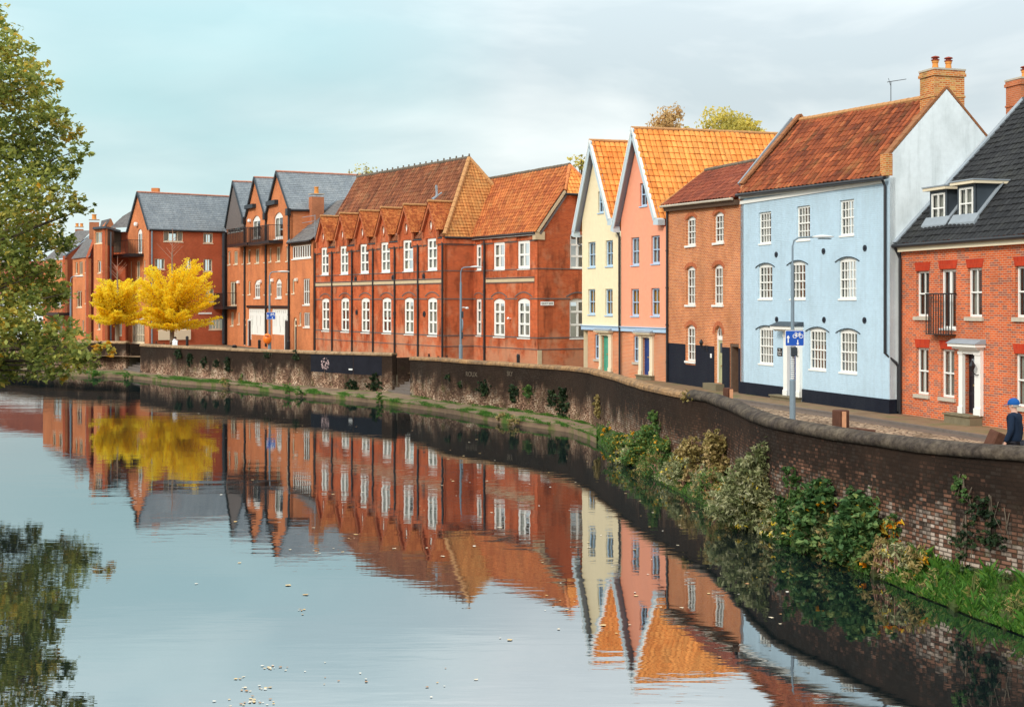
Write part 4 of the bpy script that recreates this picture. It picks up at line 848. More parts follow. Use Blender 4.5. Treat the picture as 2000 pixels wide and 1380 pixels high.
# ---------------- cream and pink gabled houses
Fp = Face((4.4, 76.6), (8.0, 68.4)); SB = Fp.s_of(1213); bdir = Vector((.956, .293)); ZL_ = 4.12
def terrace(name, label, mat, s0, s1, sl, sa, sr, zl, za, zr, wins, gwin, door, curt, brickoff):
    B = House(name, label, 'house', (Fp.pt(s0, 1.4)))
    F = Fp
    outl = [(s0, ZL_), (s1, ZL_), (s1, 9.4), (sr, 9.4) if sr < s1 else (s1, 9.45), (sa, za - .25)]
    k = (za - zl) / (sa - sl); outl += [(s0, max(zl, zl + (s0 - sl) * k) - .25)]
    for i, r in enumerate(wins): B.window(F, *r, cols=2, rows=(1, 1), fw=.085, bar=.03, rd=.1, mid=.05, mat='pale_blue_paint', sill=(.04, .06, .05), curtain=curt[i], cmat='curtain')
    B.window(F, *gwin, cols=2, rows=(1, 1), fw=.08, bar=.03, rd=.1, mat='pale_blue_paint', sill=(.04, .06, .05), curtain='full', cmat='curtain_dark')
    B.wall(F, outl, mat)
    F2 = Fp.off(-.08); B.F2 = F2
    dm, x0, x1, y0, y1, sx0, sx1, sy, gw = door
    B.window(F2, *gw, cols=2, rows=(1, 1), fw=.07, bar=.03, rd=.07, mat='pale_blue_paint', sill=(.08, .12, .08), sillmat='stone', curtain='sides')
    B.door(F2, x0, x1, y0, y1, dm, surround=(sx0, sx1, sy), hood=(sx0 - 4, sx1 + 2, sy - 7, sy, .34), smat='cream_paint', hmat='lead', step=(sx0 - 1, sx1 + 1, .3), sd=.11, rd=.1)
    b0 = F2.s_of(1148) if brickoff else s0; B.wall(F2, [(b0, 1.3), (s1, 1.3), (s1, ZL_), (b0, ZL_)], 'brick_row', name='lower_wall')
    M().fbox(F, s0 - .02, s1 + (.0 if brickoff else .02), ZL_ - .2, ZL_ + .02, -.1, .06).fbox(F, s0 - .03, s1 + .0, ZL_ + .022, ZL_ + .07, -.05, .12).build('ledge_board', 'pale_blue_paint', B.o)
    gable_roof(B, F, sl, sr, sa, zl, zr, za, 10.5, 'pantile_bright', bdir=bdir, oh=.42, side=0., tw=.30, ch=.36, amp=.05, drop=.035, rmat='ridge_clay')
    m = M(); fv = Fp.off(.40); wv = .26
    for (a, za_), (b, zb_) in (((sl, zl), (sa, za)), ((sa, za), (sr, zr))):
        e = -1 if a == sl else 1; nx, nz = (za_ - zb_), (b - a); l = math.hypot(nx, nz); nx, nz = nx / l * wv, nz / l * wv
        m.plate(fv, [(a, za_ + .08), (b, zb_ + .08), (b - nx * 1, zb_ - nz + .08), (a - nx * 1, za_ - nz + .08)], (), -.03, .02, back=True)
    m.plate(fv, [(sa - .2, za - .45), (sa, za + .14), (sa + .2, za - .45), (sa, za - .2)], (), -.029, .022, back=True)
    m.build('bargeboard', 'verge_blue', B.o)
    m = M()     # white capping along the verge and the soffit behind it
    for (a, za_), (b, zb_) in (((sl, zl), (sa, za)), ((sa, za), (sr, zr))): bar3(m, fv.pt(a, za_ + .10, -.02), fv.pt(b, zb_ + .10, -.02), .14, .05)
    m.build('verge_capping', 'white_paint', B.o)
    for nm, (a, za_), (b, zb_) in (('soffit', (sl, zl), (sa, za)), ('soffit', (sr, zr), (sa, za))): flat(nm, [fv.pt(a, za_ - .03, -.03), fv.pt(b, zb_ - .03, -.03), fv.pt(b, zb_ - .03, -.43), fv.pt(a, za_ - .03, -.43)], 'soffit', B.o, .03)
    # kneelers where the boards end
    M().plate(fv, [(sl - .05, zl + .1), (sl + .18, zl + .05), (sl + .24, zl - .28), (sl - .12, zl - .18)], (), -.4, .02, back=True).build('kneeler', 'verge_blue', B.o)
    M().plate(fv, [(sr + .05, zr + .1), (sr - .18, zr + .05), (sr - .2, zr - .25), (sr + .3, zr - .28), (sr + .3, zr)], (), -.4, .02, back=True).build('kneeler', 'verge_blue', B.o)
    rw = back(F, 0, 0, 10.5, bdir)
    m = M(); A0 = F.pt(s0, 0, -.1); A1 = F.pt(s1, 0, -.1)
    for P_ in (A0, A1): Q_ = P_ + Vector((bdir.x, bdir.y, 0)) * 10.3; m.poly([(P_.x, P_.y, 1.3), (Q_.x, Q_.y, 1.3), (Q_.x, Q_.y, 9.4), (P_.x, P_.y, 9.4)])
    m.build_each('side_wall', mat, B.o); return B
Bc = terrace('cream_house', 'narrow cream rendered gabled house with pale blue windows and a green door', 'cream_render', Fp.s_of(1137), SB - .003, -1.27, .94, 3.3, 9.55, 14.6, 10.0,
    ((1148.7, 1163, 472.5, 522), (1182.8, 1197, 469.4, 520), (1148.7, 1162.5, 564.5, 614), (1182, 1196.4, 564, 615.7)), (1168, 1179, 373.6, 415.7),
    ('door_green', 1176.5, 1191, 655, 724.5, 1173, 1196.5, 648, (1161.5, 1171.5, 653, 701)), ('full', 'sides', 'reflection', 'reflection'), True)
Bp = terrace('pink_house', 'narrow salmon pink rendered gabled house with pale blue windows and a blue door', 'pink_render', SB, Fp.len - .005, 3.6, 5.88, 8.38, 9.6, 14.72, 9.75,
    ((1232.8, 1248.5, 463.7, 518), (1272, 1288.7, 460, 515), (1232.3, 1248, 564, 617), (1271.5, 1288.3, 562.5, 617)), (1249.7, 1264, 357.4, 402.5),
    ('door_blue', 1256, 1271.5, 659, 732, 1250.5, 1277.5, 652, (1237.5, 1249.5, 656, 707)), ('sides', 'sides', 'reflection', 'reflection'), False)
F = Fp; q = SB - .02; pipe(Bc, [F.pt(q - .35, 9.95, .3), F.pt(q - .35, 9.5, .12), F.pt(q, 9.1, .1), F.pt(q, 4.3, .1), F.pt(q, 4.0, .08), F.pt(q, 1.4, .08)], .06)
m = M().fbox(F, q - .6, q - .1, 9.85, 10.15, .02, .3).build('hopper', 'lead', Bc.o)
pipe(Bc, [F.pt(-1.15, 9.5, .1), F.pt(-1.15, 8.9, .1), F.pt(-.6, 8.6, -.3)], .055)

# ---------------- brick house at the right edge
B = House('terrace_house', 'two storey orange and grey brick house with black pantiles, dormers and white door surround', 'house', (15, 46, 1.4))
F = Face((14.3, 48.9), (14.3 + .277 * 13, 48.9 - .961 * 13))
rw_ = dict(mat='white_paint', fw=.07, bar=.03, rd=.1, mid=.05, cols=2, rows=(1, 1))
lint = M()
for i, (r, sill, lt) in enumerate((((1789.6, 1814.5, 529.4, 618), 1, 513), ((1890, 1918, 523, 619), 1, 506), ((1983, 2013, 519.4, 620), 1, 499), ((1789.6, 1813.5, 679, 770), 1, 663), ((1838, 1864, 682, 776), 1, 664), ((1982, 2013, 691, 795), 1, 672), ((2072, 2108, 515, 622), 1, 492), ((2072, 2108, 697, 812), 1, 676))):
    fr, (s0, s1, z0, z1) = B.window(F, *r, sill=(.1, .13, .08), sillmat='stone', curtain=('full', 'sides', 'full', 'sides', 'blind', 'full', 'sides', 'sides')[i], cmat='curtain_dark' if i in (0, 2) else 'curtain', **rw_)
    lint.plate(F, [(s0 - .02, z1 + .01), (s1 + .02, z1 + .01), (s1 + .1, z1 + .31), (s0 - .1, z1 + .31)], (), .002, .014)
fr, (s0, s1, z0, z1) = B.window(F, 1836, 1867, 525.4, 643, cols=2, rows=(1,), fw=.09, bar=.12, rd=.12, curtain='sides', cmat='curtain_dark')
lint.plate(F, [(s0 - .02, z1 + .01), (s1 + .02, z1 + .01), (s1 + .1, z1 + .31), (s0 - .1, z1 + .31)], (), .002, .014); lint.build_each('flat_arch', 'brick_lintel', B.o)
balcony(B, F, 1824, 1868, 575, 652, .34, slab=.03, n=9, d0=.002)
B.door(F, 1885.5, 1909, 691, 808, 'door_black', surround=(1878, 1921, 677), hood=(1870, 1925, 663, 677, .4), hmat='lead', step=(1868, 1919, .55), sd=.12, light=1)
lantern(B, F, 1915.5, 714, .95, .32)
B.wall(F, [(0, 1.3), (13, 1.3), (13, 7.6), (0, 7.6)], 'brick_right')
LG = Face(F.a, F.a - F.n * 5.3); m = M(); m.poly([LG.pt(0, 1.3), LG.pt(10.6, 1.3), LG.pt(10.6, 7.6), LG.pt(5.3, 13.0), LG.pt(0, 7.6)]); m.build('gable_wall', 'brick_right', B.o)
ez = 7.60; rq = [F.pt(-.02, ez, .25), F.pt(13, ez, .25), back(F, 13, 13.15, 5.3), back(F, -.02, 13.15, 5.3)]
roof('roof', rq, .25, .32, .04, .03, 'pantile_black', B.o, sag=.03); ridge([rq[3], rq[2]], .13, 'dark_lead', B.o)
flat('roof', [rq[3], rq[2], back(F, 13, 7.6, 10.6), back(F, 0, 7.6, 10.6)], 'pantile_black', B.o)
m = M(); bar3(m, rq[0] + Vector((0, 0, .06)), rq[3] + Vector((0, 0, .06)), .22, .12); m.build('verge_lead', 'lead', B.o)
M().fbox(F, .0, 13, ez - .26, ez - .1, .003, .2).build('fascia', 'cream_paint', B.o); gutter(B, F.pt(-.1, ez - .04, .3), F.pt(13, ez - .04, .3), .07)
pipe(B, [F.pt(.02, ez - .1, .28), F.pt(.04, ez - .5, .08), F.pt(.04, 1.4, .08)], .055)
for r in ((1820, 1846, 380, 438), (1874, 1901, 369, 431)):
    Fd = F.off(-.5); s0, s1 = Fd.s_of(r[0]), Fd.s_of(r[1]); z1, z0 = Fd.z_at(s0, r[2]) + .02, Fd.z_at(s0, r[3]); pad = .12
    rz = lambda D: ez + (D + .25) * (13.15 - ez) / 5.55
    Dt = (z1 + .1 - ez) * 5.55 / (13.15 - ez) - .25
    m = M().plate(Fd, [(s0 - pad, rz(.5) - .1), (s1 + pad, rz(.5) - .1), (s1 + pad, z1 + .1), (s0 - pad, z1 + .1)], [[(s0, z0), (s1, z0), (s1, z1), (s0, z1)]], -.06, 0)
    for s_ in (s0 - pad, s1 + pad): m.poly([Fd.pt(s_, rz(.5) - .1), Fd.pt(s_, z1 + .1), Fd.pt(s_, z1 + .1, -(Dt - .6)), Fd.pt(s_, rz(.5) - .1, -.1)])
    d_ = m.build('dormer', 'dark_lead', B.o)
    M().fbox(Fd, s0 - .28, s1 + .28, z1 + .1, z1 + .2, -(Dt - .5), .2).build('dormer_fascia', 'cream_paint', d_); M().fbox(Fd, s0 - .3, s1 + .3, z1 + .202, z1 + .25, -(Dt - .4), .23).build('dormer_roof', 'lead', d_)
    M().hexa([Fd.pt(s0 - .35, rz(.25) + .15, .22), Fd.pt(s1 + .35, rz(.25) + .15, .22), Fd.pt(s1 + .35, rz(.5) + .2, .01), Fd.pt(s0 - .35, rz(.5) + .2, .01), Fd.pt(s0 - .35, rz(.25) - .05, .22), Fd.pt(s1 + .35, rz(.25) - .05, .22), Fd.pt(s1 + .35, rz(.5) - .05, .01), Fd.pt(s0 - .35, rz(.5) - .05, .01)]).build('apron', 'lead', d_)
    for s_ in (s1 + pad + .06,): m = M(); bar3(m, Fd.pt(s_, rz(.5) + .1, 0), Fd.pt(s_, z1 + .14, -(Dt - .7)), .2, .05); m.build('cheek_flashing', 'lead', d_)
    B.window(Fd, 0, 0, 0, 0, coords=(s0, s1, z0, z1), cols=2, rows=(2,), fw=.07, bar=.05, rd=-.02, parent=d_, curtain='full', hole=False, name='dormer_window')
c = V(2004, 200, 51.5); chimney(B.o, (c.x, c.y), math.atan2(-F.n.y, -F.n.x), 1.15, .9, 8, 14.05, 'brick_chimney_far', pots=((-.05, 0),), pr=.13, ph=.35)

# ---------------- the old school
B = House('old_school', 'long red brick Victorian school with six gabled dormers and tall white windows', 'school', (-8, 95, 1.4))
Cc, Rr, Mm, Ll = (1.6, 83.0), (-2.59, 89.94), (-4.51, 88.78), (-15.94, 107.7)
F = Face(Ll, Mm); S1 = Face(Mm, Rr); F2 = Face(Rr, Cc); bb_ = Vector((.856, .517)); S3 = Face(Cc, (Cc[0] + .856 * 6.4, Cc[1] + .517 * 6.4)); EZ = 9.85
sw = dict(cols=2, fw=.20, bar=.20, mid=.13, rd=.07, mat='white_paint', curtain='full', cmat='curtain', split=[.36, .36, .28])
upper = ((627, 641.6, 482.8, 537.6), (664, 680, 480, 536.6), (703, 720, 476, 535), (743.7, 762, 472.6, 533), (786.7, 807, 468, 531), (834, 853.7, 465, 529))
lower = ((628, 643, 582, 647), (665.5, 681.8, 581, 648.8), (705, 721.8, 581, 650.6), (746, 764, 580.8, 651.8), (789.3, 808, 580.6, 653.8), (834.8, 853.7, 580.6, 656.7))
skU, skL = [], []; ha = M(); rnd = random.Random(5)
for i, r in enumerate(upper): _, (a, b, z0, z1) = B.window(F, *r, rows=(1, 1, 1), **{**sw, 'curtain': 'full' if i % 2 else 'sides'}); skU.append((a, b))
for i, r in enumerate(lower):
    _, (a, b, z0, z1) = B.window(F, *r, rows=(1, 1, 1), arch=.16, **{**sw, 'curtain': 'top' if i % 2 else 'sides'}); skL.append((a, b)); arch_band(ha, F, a - .1, b + .1, z1 + .32, .18, .07, .03)
apex = ((629.4, 424), (667, 419), (705.5, 411), (746.7, 406.7), (791.8, 399.6), (840.5, 393.5))
outl = [(0, 1.3), (F.len, 1.3), (F.len, EZ)]; dor = []
for i, (px, py) in enumerate(apex):
    sc = F.s_of(px); sc = (skU[i][0] + skU[i][1]) / 2 * .4 + sc * .6; dor.append((sc, 12.25))
for sc, za in reversed(dor): outl += [(sc + 1.02, EZ), (sc + 1.02, 10.55), (sc, za - .08), (sc - 1.02, 10.55), (sc - 1.02, EZ)]
outl = [p for p in outl if p[0] > -.5]; outl.append((0, EZ))
if outl[-2][0] < 0: outl[-2] = (0.01, EZ); outl[-3] = (0.01, 10.55)
for sc, za in dor:
    n = 14; rz_ = 10.72; cir = [(sc + .21 * math.cos(2 * math.pi * i / n), rz_ + .33 * math.sin(2 * math.pi * i / n)) for i in range(n)]; B.hole(F, cir)
    ci = [(sc + .17 * math.cos(2 * math.pi * i / n), rz_ + .28 * math.sin(2 * math.pi * i / n)) for i in range(n)]
    m = M().plate(F, cir, [ci[:7] + [ci[7]], ], -.12, -.06); w_ = m.build('round_window', 'white_paint', B.o)
    M().plate(F, [(x * .96 + sc * .04, z) for x, z in ci], (), -.11, -.1).build('pane', 'curtain', w_)
    m = M(); co = [(sc + .33 * math.cos(2 * math.pi * i / n), rz_ + .47 * math.sin(2 * math.pi * i / n)) for i in range(n)]; m.plate(F, co, [cir], .002, .05); m.build('brick_ring', 'brick_arch', B.o)
B.wall(F, outl, 'brick_school')
for r in ((963.6, 986, 472.8, 527.5), (1010.8, 1035, 469.4, 526)): B.window(F2, *r, rows=(1, 1), **{**sw, 'split': [.5, .5], 'curtain': 'sides'})
sk2U = [(F2.s_of(963.6), F2.s_of(986)), (F2.s_of(1010.8), F2.s_of(1035)), (F2.s_of(929.7), F2.s_of(940))]; sk2L = list(sk2U)
for r in ((963.6, 986, 582.5, 658.8), (1010.8, 1035, 582, 661)):
    _, (a, b, z0, z1) = B.window(F2, *r, rows=(1, 1, 1), arch=.18, **{**sw, 'curtain': 'sides'}); arch_band(ha, F2, a - .1, b + .1, z1 + .34, .2, .07, .03)
B.window(F2, 929.7, 940, 477, 528.8, rows=(1, 1), **{**sw, 'cols': 1, 'split': [.5, .5]}); B.window(F2, 929.7, 940, 583.4, 656.4, rows=(1, 1, 1), **{**sw, 'cols': 1}); arch_band(ha, F2, F2.s_of(929) - .05, F2.s_of(941) + .05, 6.0 + .1, .1, .06, .03)
B.wall(F2, [(0, 1.3), (F2.len, 1.3), (F2.len, EZ), (0, EZ)], 'brick_school'); B.wall(S1, [(0, 1.3), (S1.len, 1.3), (S1.len, EZ), (0, EZ)], 'brick_school', name='side_wall')
B.window(S3, 1113.5, 1143, 458, 525, rows=(1, 1, 1), **{**sw, 'curtain': 'blind', 'fw': .12, 'bar': .14}); _, (a, b, z0, z1) = B.window(S3, 1112.5, 1146, 582.5, 661.6, rows=(1, 1, 1), arch=.15, **{**sw, 'curtain': None, 'fw': .12, 'bar': .14}); arch_band(ha, S3, a - .1, b + .1, z1 + .34, .2, .08, .03)
ha.build_each('hood_mould', 'clad_grey', B.o)
t2 = 2.02; B.wall(S3, [(0, 1.3), (6.4, 1.3), (6.4, EZ), (6.4 - t2, 12.45), (t2, 12.45), (0, EZ)], 'brick_school', name='gable_wall')
S3.win = (a, b)
m = M(); d1 = M(); db = M()
pp = [F.s_of(x) for x in (616.5, 650, 689, 730, 772.5, 818, 866)]
for Fx, U, Lw in ((F, skU, skL), (S1, [], []), (F2, sk2U, sk2L), (S3, [S3.win], [S3.win])):
    band(db, Fx, 7.60, .05, []); band(db, Fx, 5.72, .07, Lw); band(db, Fx, 3.27, .07, []); band(db, Fx, 2.55, .05, [])
    if Fx in (F, F2): e0 = .1 if Fx is F else F2.s_of(950); e1 = F.len - .15 if Fx is F else F2.s_of(1044); m.fbox(Fx, e0, e1, 6.80, 7.01, .003, .05); db.fbox(Fx, e0, e1, 7.05, 7.10, .003, .10); db.fbox(Fx, e0, e1, 6.73, 6.77, .003, .04)
    if Fx is not S3:
        cur = 0
        for a, b in (sorted(U) + [(Fx.len, Fx.len)]): 
            if a > cur + .05: d1.fbox(Fx, cur + .01, a - .01, 9.42, 9.84, .003, .09); db.fbox(Fx, cur + .01, a - .01, 9.34, 9.4, .003, .05)
            cur = b
m.build_each('stone_band', 'stone_band', B.o); d1.build_each('eaves_course', 'brick_school', B.o); db.build_each('string_course', 'clad_grey', B.o)
for q_ in pp: pipe(B, [F.pt(q_, 9.5, .09), F.pt(q_, 1.5, .09)], .065)
pipe(B, [F2.pt(F2.s_of(948), 9.6, .09), F2.pt(F2.s_of(948), 1.4, .09)], .07)
for px, py in ((648, 547), (695, 545), (768, 542), (828, 539.6), (648.5, 611), (697, 609.6), (771, 612), (829, 613)):
    q, z = F.sz(px, py); n = 12; m = M().plate(F, [(q + .19 * math.cos(2 * math.pi * i / n), z + .20 * math.sin(2 * math.pi * i / n)) for i in range(n)], (), .0, .05); m.tube([F.pt(q, z, .04), F.pt(q, z, .1)], .05, 6); m.build('pattress_plate', 'pattress', B.o)
# roofs
w1, ha_ = 3.75, 3.3
def bp(base, w_, a, z): q = Vector(base) + bb_ * w_ + Vector((-.517, .856)) * a; return Vector((q.x, q.y, z))
rl, rr_ = bp(Ll, w1, 0, 15.75), bp(Mm, w1, ha_, 15.6)
e0, e1 = F.pt(0, EZ, -.12), F.pt(F.len, EZ, -.12)
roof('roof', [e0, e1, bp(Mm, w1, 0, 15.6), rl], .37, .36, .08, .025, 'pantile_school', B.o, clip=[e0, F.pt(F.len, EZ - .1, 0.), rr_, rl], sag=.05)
R2 = bp(Mm, 2 * w1, 0, EZ); up_ = Vector((rr_.x, rr_.y, rr_.z)); mid_ = (Vector((*Mm, EZ)) + R2) / 2; rise = rr_ - mid_
A_, B_ = Vector((Mm[0], Mm[1], EZ)), R2
roof('hip_roof', [A_ + Vector((.03, -.05, 0)), B_, B_ + rise, A_ + rise], .24, .26, .02, .03, 'fish_tile', B.o, clip=[A_, B_, rr_], sag=.04)
flat('roof', [rl, rr_, R2, bp(Ll, 2 * w1, 0, EZ)], 'pantile_school', B.o)
m = M().poly([bp(Ll, 0, 0, 1.3), bp(Ll, 7.5, 0, 1.3), bp(Ll, 7.5, 0, EZ), rl, bp(Ll, 0, 0, EZ)]); m.build('gable_wall', 'brick_school', B.o)
ridge([rl + Vector((0, 0, .05)), rr_ + Vector((0, 0, .05))], .13, 'ridge_dark', B.o)
ridge([rr_ + Vector((0, 0, .03)), A_ + Vector((0, 0, .14))], .15, 'ridge_clay', B.o, seg=.5); ridge([rr_ + Vector((0, 0, .03)), B_ + Vector((0, 0, .14))], .13, 'ridge_clay', B.o, seg=.5)
m = M()
for i in range(21): p = rl.lerp(rr_, i / 20) + Vector((0, 0, .16)); m.lathe(p, [(.06, 0), (.07, .05), (.04, .08), (.07, .13), (.02, .18)], 6)
m.build_each('ridge_finial', 'ridge_dark', B.o)
for i, (sc, za) in enumerate(dor):
    def dp(s_, z, D): return F.pt(s_, z, -D)
    for e in (-1, 1):
        roof('dormer_roof', [dp(sc + e * 1.22, 10.36, -.26), dp(sc + e * 1.22, 10.36, .55), dp(sc, za + .08, 1.85), dp(sc, za + .08, -.26)], .2, .13, 0, .014, 'plain_tile', B.o, ns=1, sag=.02)
    ridge([dp(sc, za + .12, -.26), dp(sc, za + .12, 1.75)], .09, 'ridge_clay', B.o)
    m = M(); k = (za - 10.3) / 1.2
    for e in (-1, 1): m.plate(F, [(sc + e * 1.16, 10.34), (sc, za + .02), (sc, za - .32), (sc + e * .98, 10.34)], (), .002, .22, back=True)
    m.build_each('dormer_verge', 'brick_arch', B.o)
    m = M().fbox(F, sc - 1.14, sc - 1.0, EZ - .5, 10.34, .002, .12).fbox(F, sc + 1.0, sc + 1.14, EZ - .5, 10.34, .002, .12); m.build_each('corbel', 'brick_arch', B.o)
    m = M(); bar3(m, dp(sc + 1.3, 10.35, .45), dp(sc + .12, za + .1, 1.8), .2, .05); m.build('valley_lead', 'lead', B.o)
    s_n = dor[i + 1][0] - 1.0 if i < 5 else F.len; 
    if s_n - sc > 1.3: gutter(B, F.pt(sc + 1.15, EZ - .06, .05), F.pt(s_n - .15, EZ - .06, .05), .07); M().fbox(F, sc + 1.16, s_n - .16, EZ - .32, EZ - .16, .1, .13).build('fascia', 'white_paint', B.o) if 0 else None
w2 = 3.2; za2 = 14.3
re_, rl2 = bp(Cc, w2, 1.19, za2), bp(Cc, w2, 11.9, za2 - .1); c0, c1 = F2.pt(-.1, EZ, .22), F2.pt(F2.len + .1, EZ, .22); hk = S3.pt(t2, 12.45); hk2 = S3.pt(6.4 - t2, 12.45)
roof('wing_roof', [c0, c1, bp(Cc, w2, -.05, za2), rl2], .36, .36, .07, .025, 'pantile_wing', B.o, clip=[c0, c1, hk + Vector((.08, -.08, 0)), re_, rl2], sag=.05)
flat('wing_roof', [rl2, re_, hk2, S3.pt(6.4, EZ), bp(Cc, 6.4, 11, EZ)], 'pantile_wing', B.o)
hm = (hk + hk2) / 2; rs = re_ - hm
roof('half_hip', [hk - S3.pt(0, 0) + S3.pt(0, 0, .25) - Vector((0, 0, .2)), hk2 - S3.pt(0, 0) + S3.pt(0, 0, .25) - Vector((0, 0, .2)), hk2 + rs, hk + rs], .25, .3, .045, .03, 'pantile_bright', B.o, clip=[hk + Vector((.1, -.2, -.2)), hk2 + Vector((.1, -.2, -.2)), re_])
ridge([rl2 + Vector((0, 0, .05)), re_ + Vector((0, 0, .05))], .12, 'ridge_dark', B.o); ridge([re_, hk + Vector((0, 0, .1))], .12, 'terracotta', B.o); ridge([re_, hk2 + Vector((0, 0, .1))], .12, 'terracotta', B.o)
m = M(); bar3(m, S3.pt(-.05, EZ + .02, -.05), S3.pt(t2, 12.5, -.05), .32, .16); bar3(m, S3.pt(6.45, EZ + .02, -.05), S3.pt(6.4 - t2, 12.5, -.05), .32, .16); m.fbox(S3, -.2, .5, 9.4, 9.9, -.3, .06); m.build('verge_coping', 'stone_band', B.o)
m = M(); bar3(m, S3.pt(.15, EZ - .1, .03), S3.pt(t2 + .1, 12.28, .03), .08, .14); m.build('verge_band', 'clad_grey', B.o)
gutter(B, F2.pt(-.1, EZ - .04, .27), F2.pt(F2.len + .05, EZ - .04, .27), .08); gutter(B, S1.pt(0, EZ - .04, .1), S1.pt(S1.len, EZ - .04, .1), .08); gutter(B, S3.pt(t2 - .1, 12.3, .28), S3.pt(6.4 - t2, 12.3, .28), .08)
M().fbox(F2, .15, F2.len, EZ - .16, EZ - .1, .2, .24).build('fascia', 'white_paint', B.o)
m = M(); bar3(m, F2.pt(-.05, EZ + .1, .1), rl2 + Vector((.1, -.1, .1)), .16, .06); m.build('valley_lead', 'lead', B.o)
q = V(852, 362, 91.2); m = M().tube([q, q + Vector((.05, -.1, -.75)), q + Vector((-.25, -.25, -1.0))], [.09, .10, .12], 8).tube([q + Vector((.05, -.1, -.75)), q + Vector((.4, -.1, -.5))], .06, 6); m.build('vent_pipe', 'lead', B.o)
M().fbox(S3, -.02, .28, 1.3, 2.5, .003, .05).build('corner_stone', 'stone_band', B.o)
t = thing('street_nameplate', 'long white street nameplate high on the school side wall, between its corner and window', 'sign', S3.pt(*S3.sz(1067, 592.5), 0)); s0, s1 = S3.s_of(1054.5), S3.s_of(1080); z_ = S3.z_at(1, 592.5)
M().fbox(S3, s0, s1, z_ - .12, z_ + .12, .075, .1).build('plate', 'sign_white', t); text_mesh('QUAY SIDE', .17, 'lettering', 'sign_black', t, S3.pt((s0 + s1) / 2, z_, .104), S3.u, .001)
for Fx, px, py, mt in ((F2, 998, 622, 'sign_white'), (F2, 923, 565.5, 'pot_orange')):
    q, z = Fx.sz(px, py); M().lathe(Fx.pt(q, z, .2), [(.03, -.06), (.1, 0), (.06, .08), (.02, .1)], 8).tube([Fx.pt(q, z, .0), Fx.pt(q, z, .2)], .03, 5).build('wall_light', mt, B.o)
# ---------------- modern gabled flats right of the yellow trees
B = House('gabled_flats', 'modern orange brick flats with three steep slate gables and black balconies', 'apartment building', (-22, 120, 1.4))
F = Face((-28.2, 131.6), (-16.2, 108.4)); bd = -F.n
def S(px): return F.s_of(px)
g = [(437, 456.7, 480, 433, 356, 428), (481.5, 498.6, 519, 409, 348, 405), (522, 541, 567, 403, 337, 413)]
prof = []; gd = []
for l, a, r, yl, ya, yr in g:
    sl, sa, sr = S(l), S(a), S(r); sa = (sl + sr) / 2 * .5 + sa * .5; za = F.z_at(S(a), ya); zl, zr = 13.45, 13.45
    if l == 437: zl = zr = 12.9; sl = -.15
    gd.append((sl, sa, sr, zl, za, zr)); prof += [(max(sl, 0), zl), (sa, za), (sr, zr)]
sr1 = gd[2][2]; sEnd = F.len
wk = dict(mat='cream_paint', fw=.09, bar=.07, rd=.08, curtain=None)
def W(x0, x1, y0, y1, cols=1, rows=(1,), **k):
    d = {**wk, **k}; d.setdefault('sill', (.06, .09, .06)); return B.window(F, x0, x1, y0, y1, cols=cols, rows=rows, **d)
for x0, x1, y0, y1 in ((445.3, 450, 490.6, 517), (457, 464.2, 490, 516), (473.2, 477.9, 489, 515), (483.6, 489.2, 487.4, 514.5), (498.4, 506.3, 485.8, 513.7), (515.4, 520.6, 484, 512), (525.5, 530, 484, 511), (539.4, 547.2, 482, 510.5), (558.5, 562.9, 481, 509.7),
    (474.8, 478.2, 549, 575), (484.8, 489.2, 549, 575), (516.2, 519.9, 548, 575), (525.8, 530.2, 547, 575), (559.3, 563.8, 545.4, 573.6), (570.4, 574.9, 545, 573), (583.8, 588.3, 610, 634.7), (464.5, 468, 610, 633)): W(x0, x1, y0, y1, cols=2 if x1 - x0 > 5.8 else 1, curtain='sides' if x1 - x0 > 5.8 else None)
W(450.5, 456, 609, 636, cols=2)
W(444.5, 475.5, 430, 454, cols=7, mat='white_paint', sill=None)
for x0, x1, y0, y1 in ((493.3, 508.3, 421, 466), (535.6, 552.3, 414.4, 466)): W(x0, x1, y0, y1, cols=2, arch=.45, mat='white_paint', curtain='sides', fw=.16, bar=.14)
for x0, x1, y0, y1 in ((497, 508, 546.7, 582), (538.8, 550, 544, 582)): W(x0, x1, y0, y1, cols=3, rows=(1, 1), split=[.78, .22], arch=.4, mat='white_paint', fw=.12, bar=.1, mid=.08)
W(449.5, 462, 549.7, 597, cols=2, curtain='sides', mat='cream_paint', fw=.12, bar=.1); W(592, 605, 544, 595, cols=3, rows=(1, 1), curtain='sides', mat='white_paint'); W(593, 605, 610, 638.7, cols=3, mat='white_paint')
W(570.5, 607.5, 478.5, 504.5, cols=8, mat='white_paint', fw=.1, bar=.16, curtain=None)
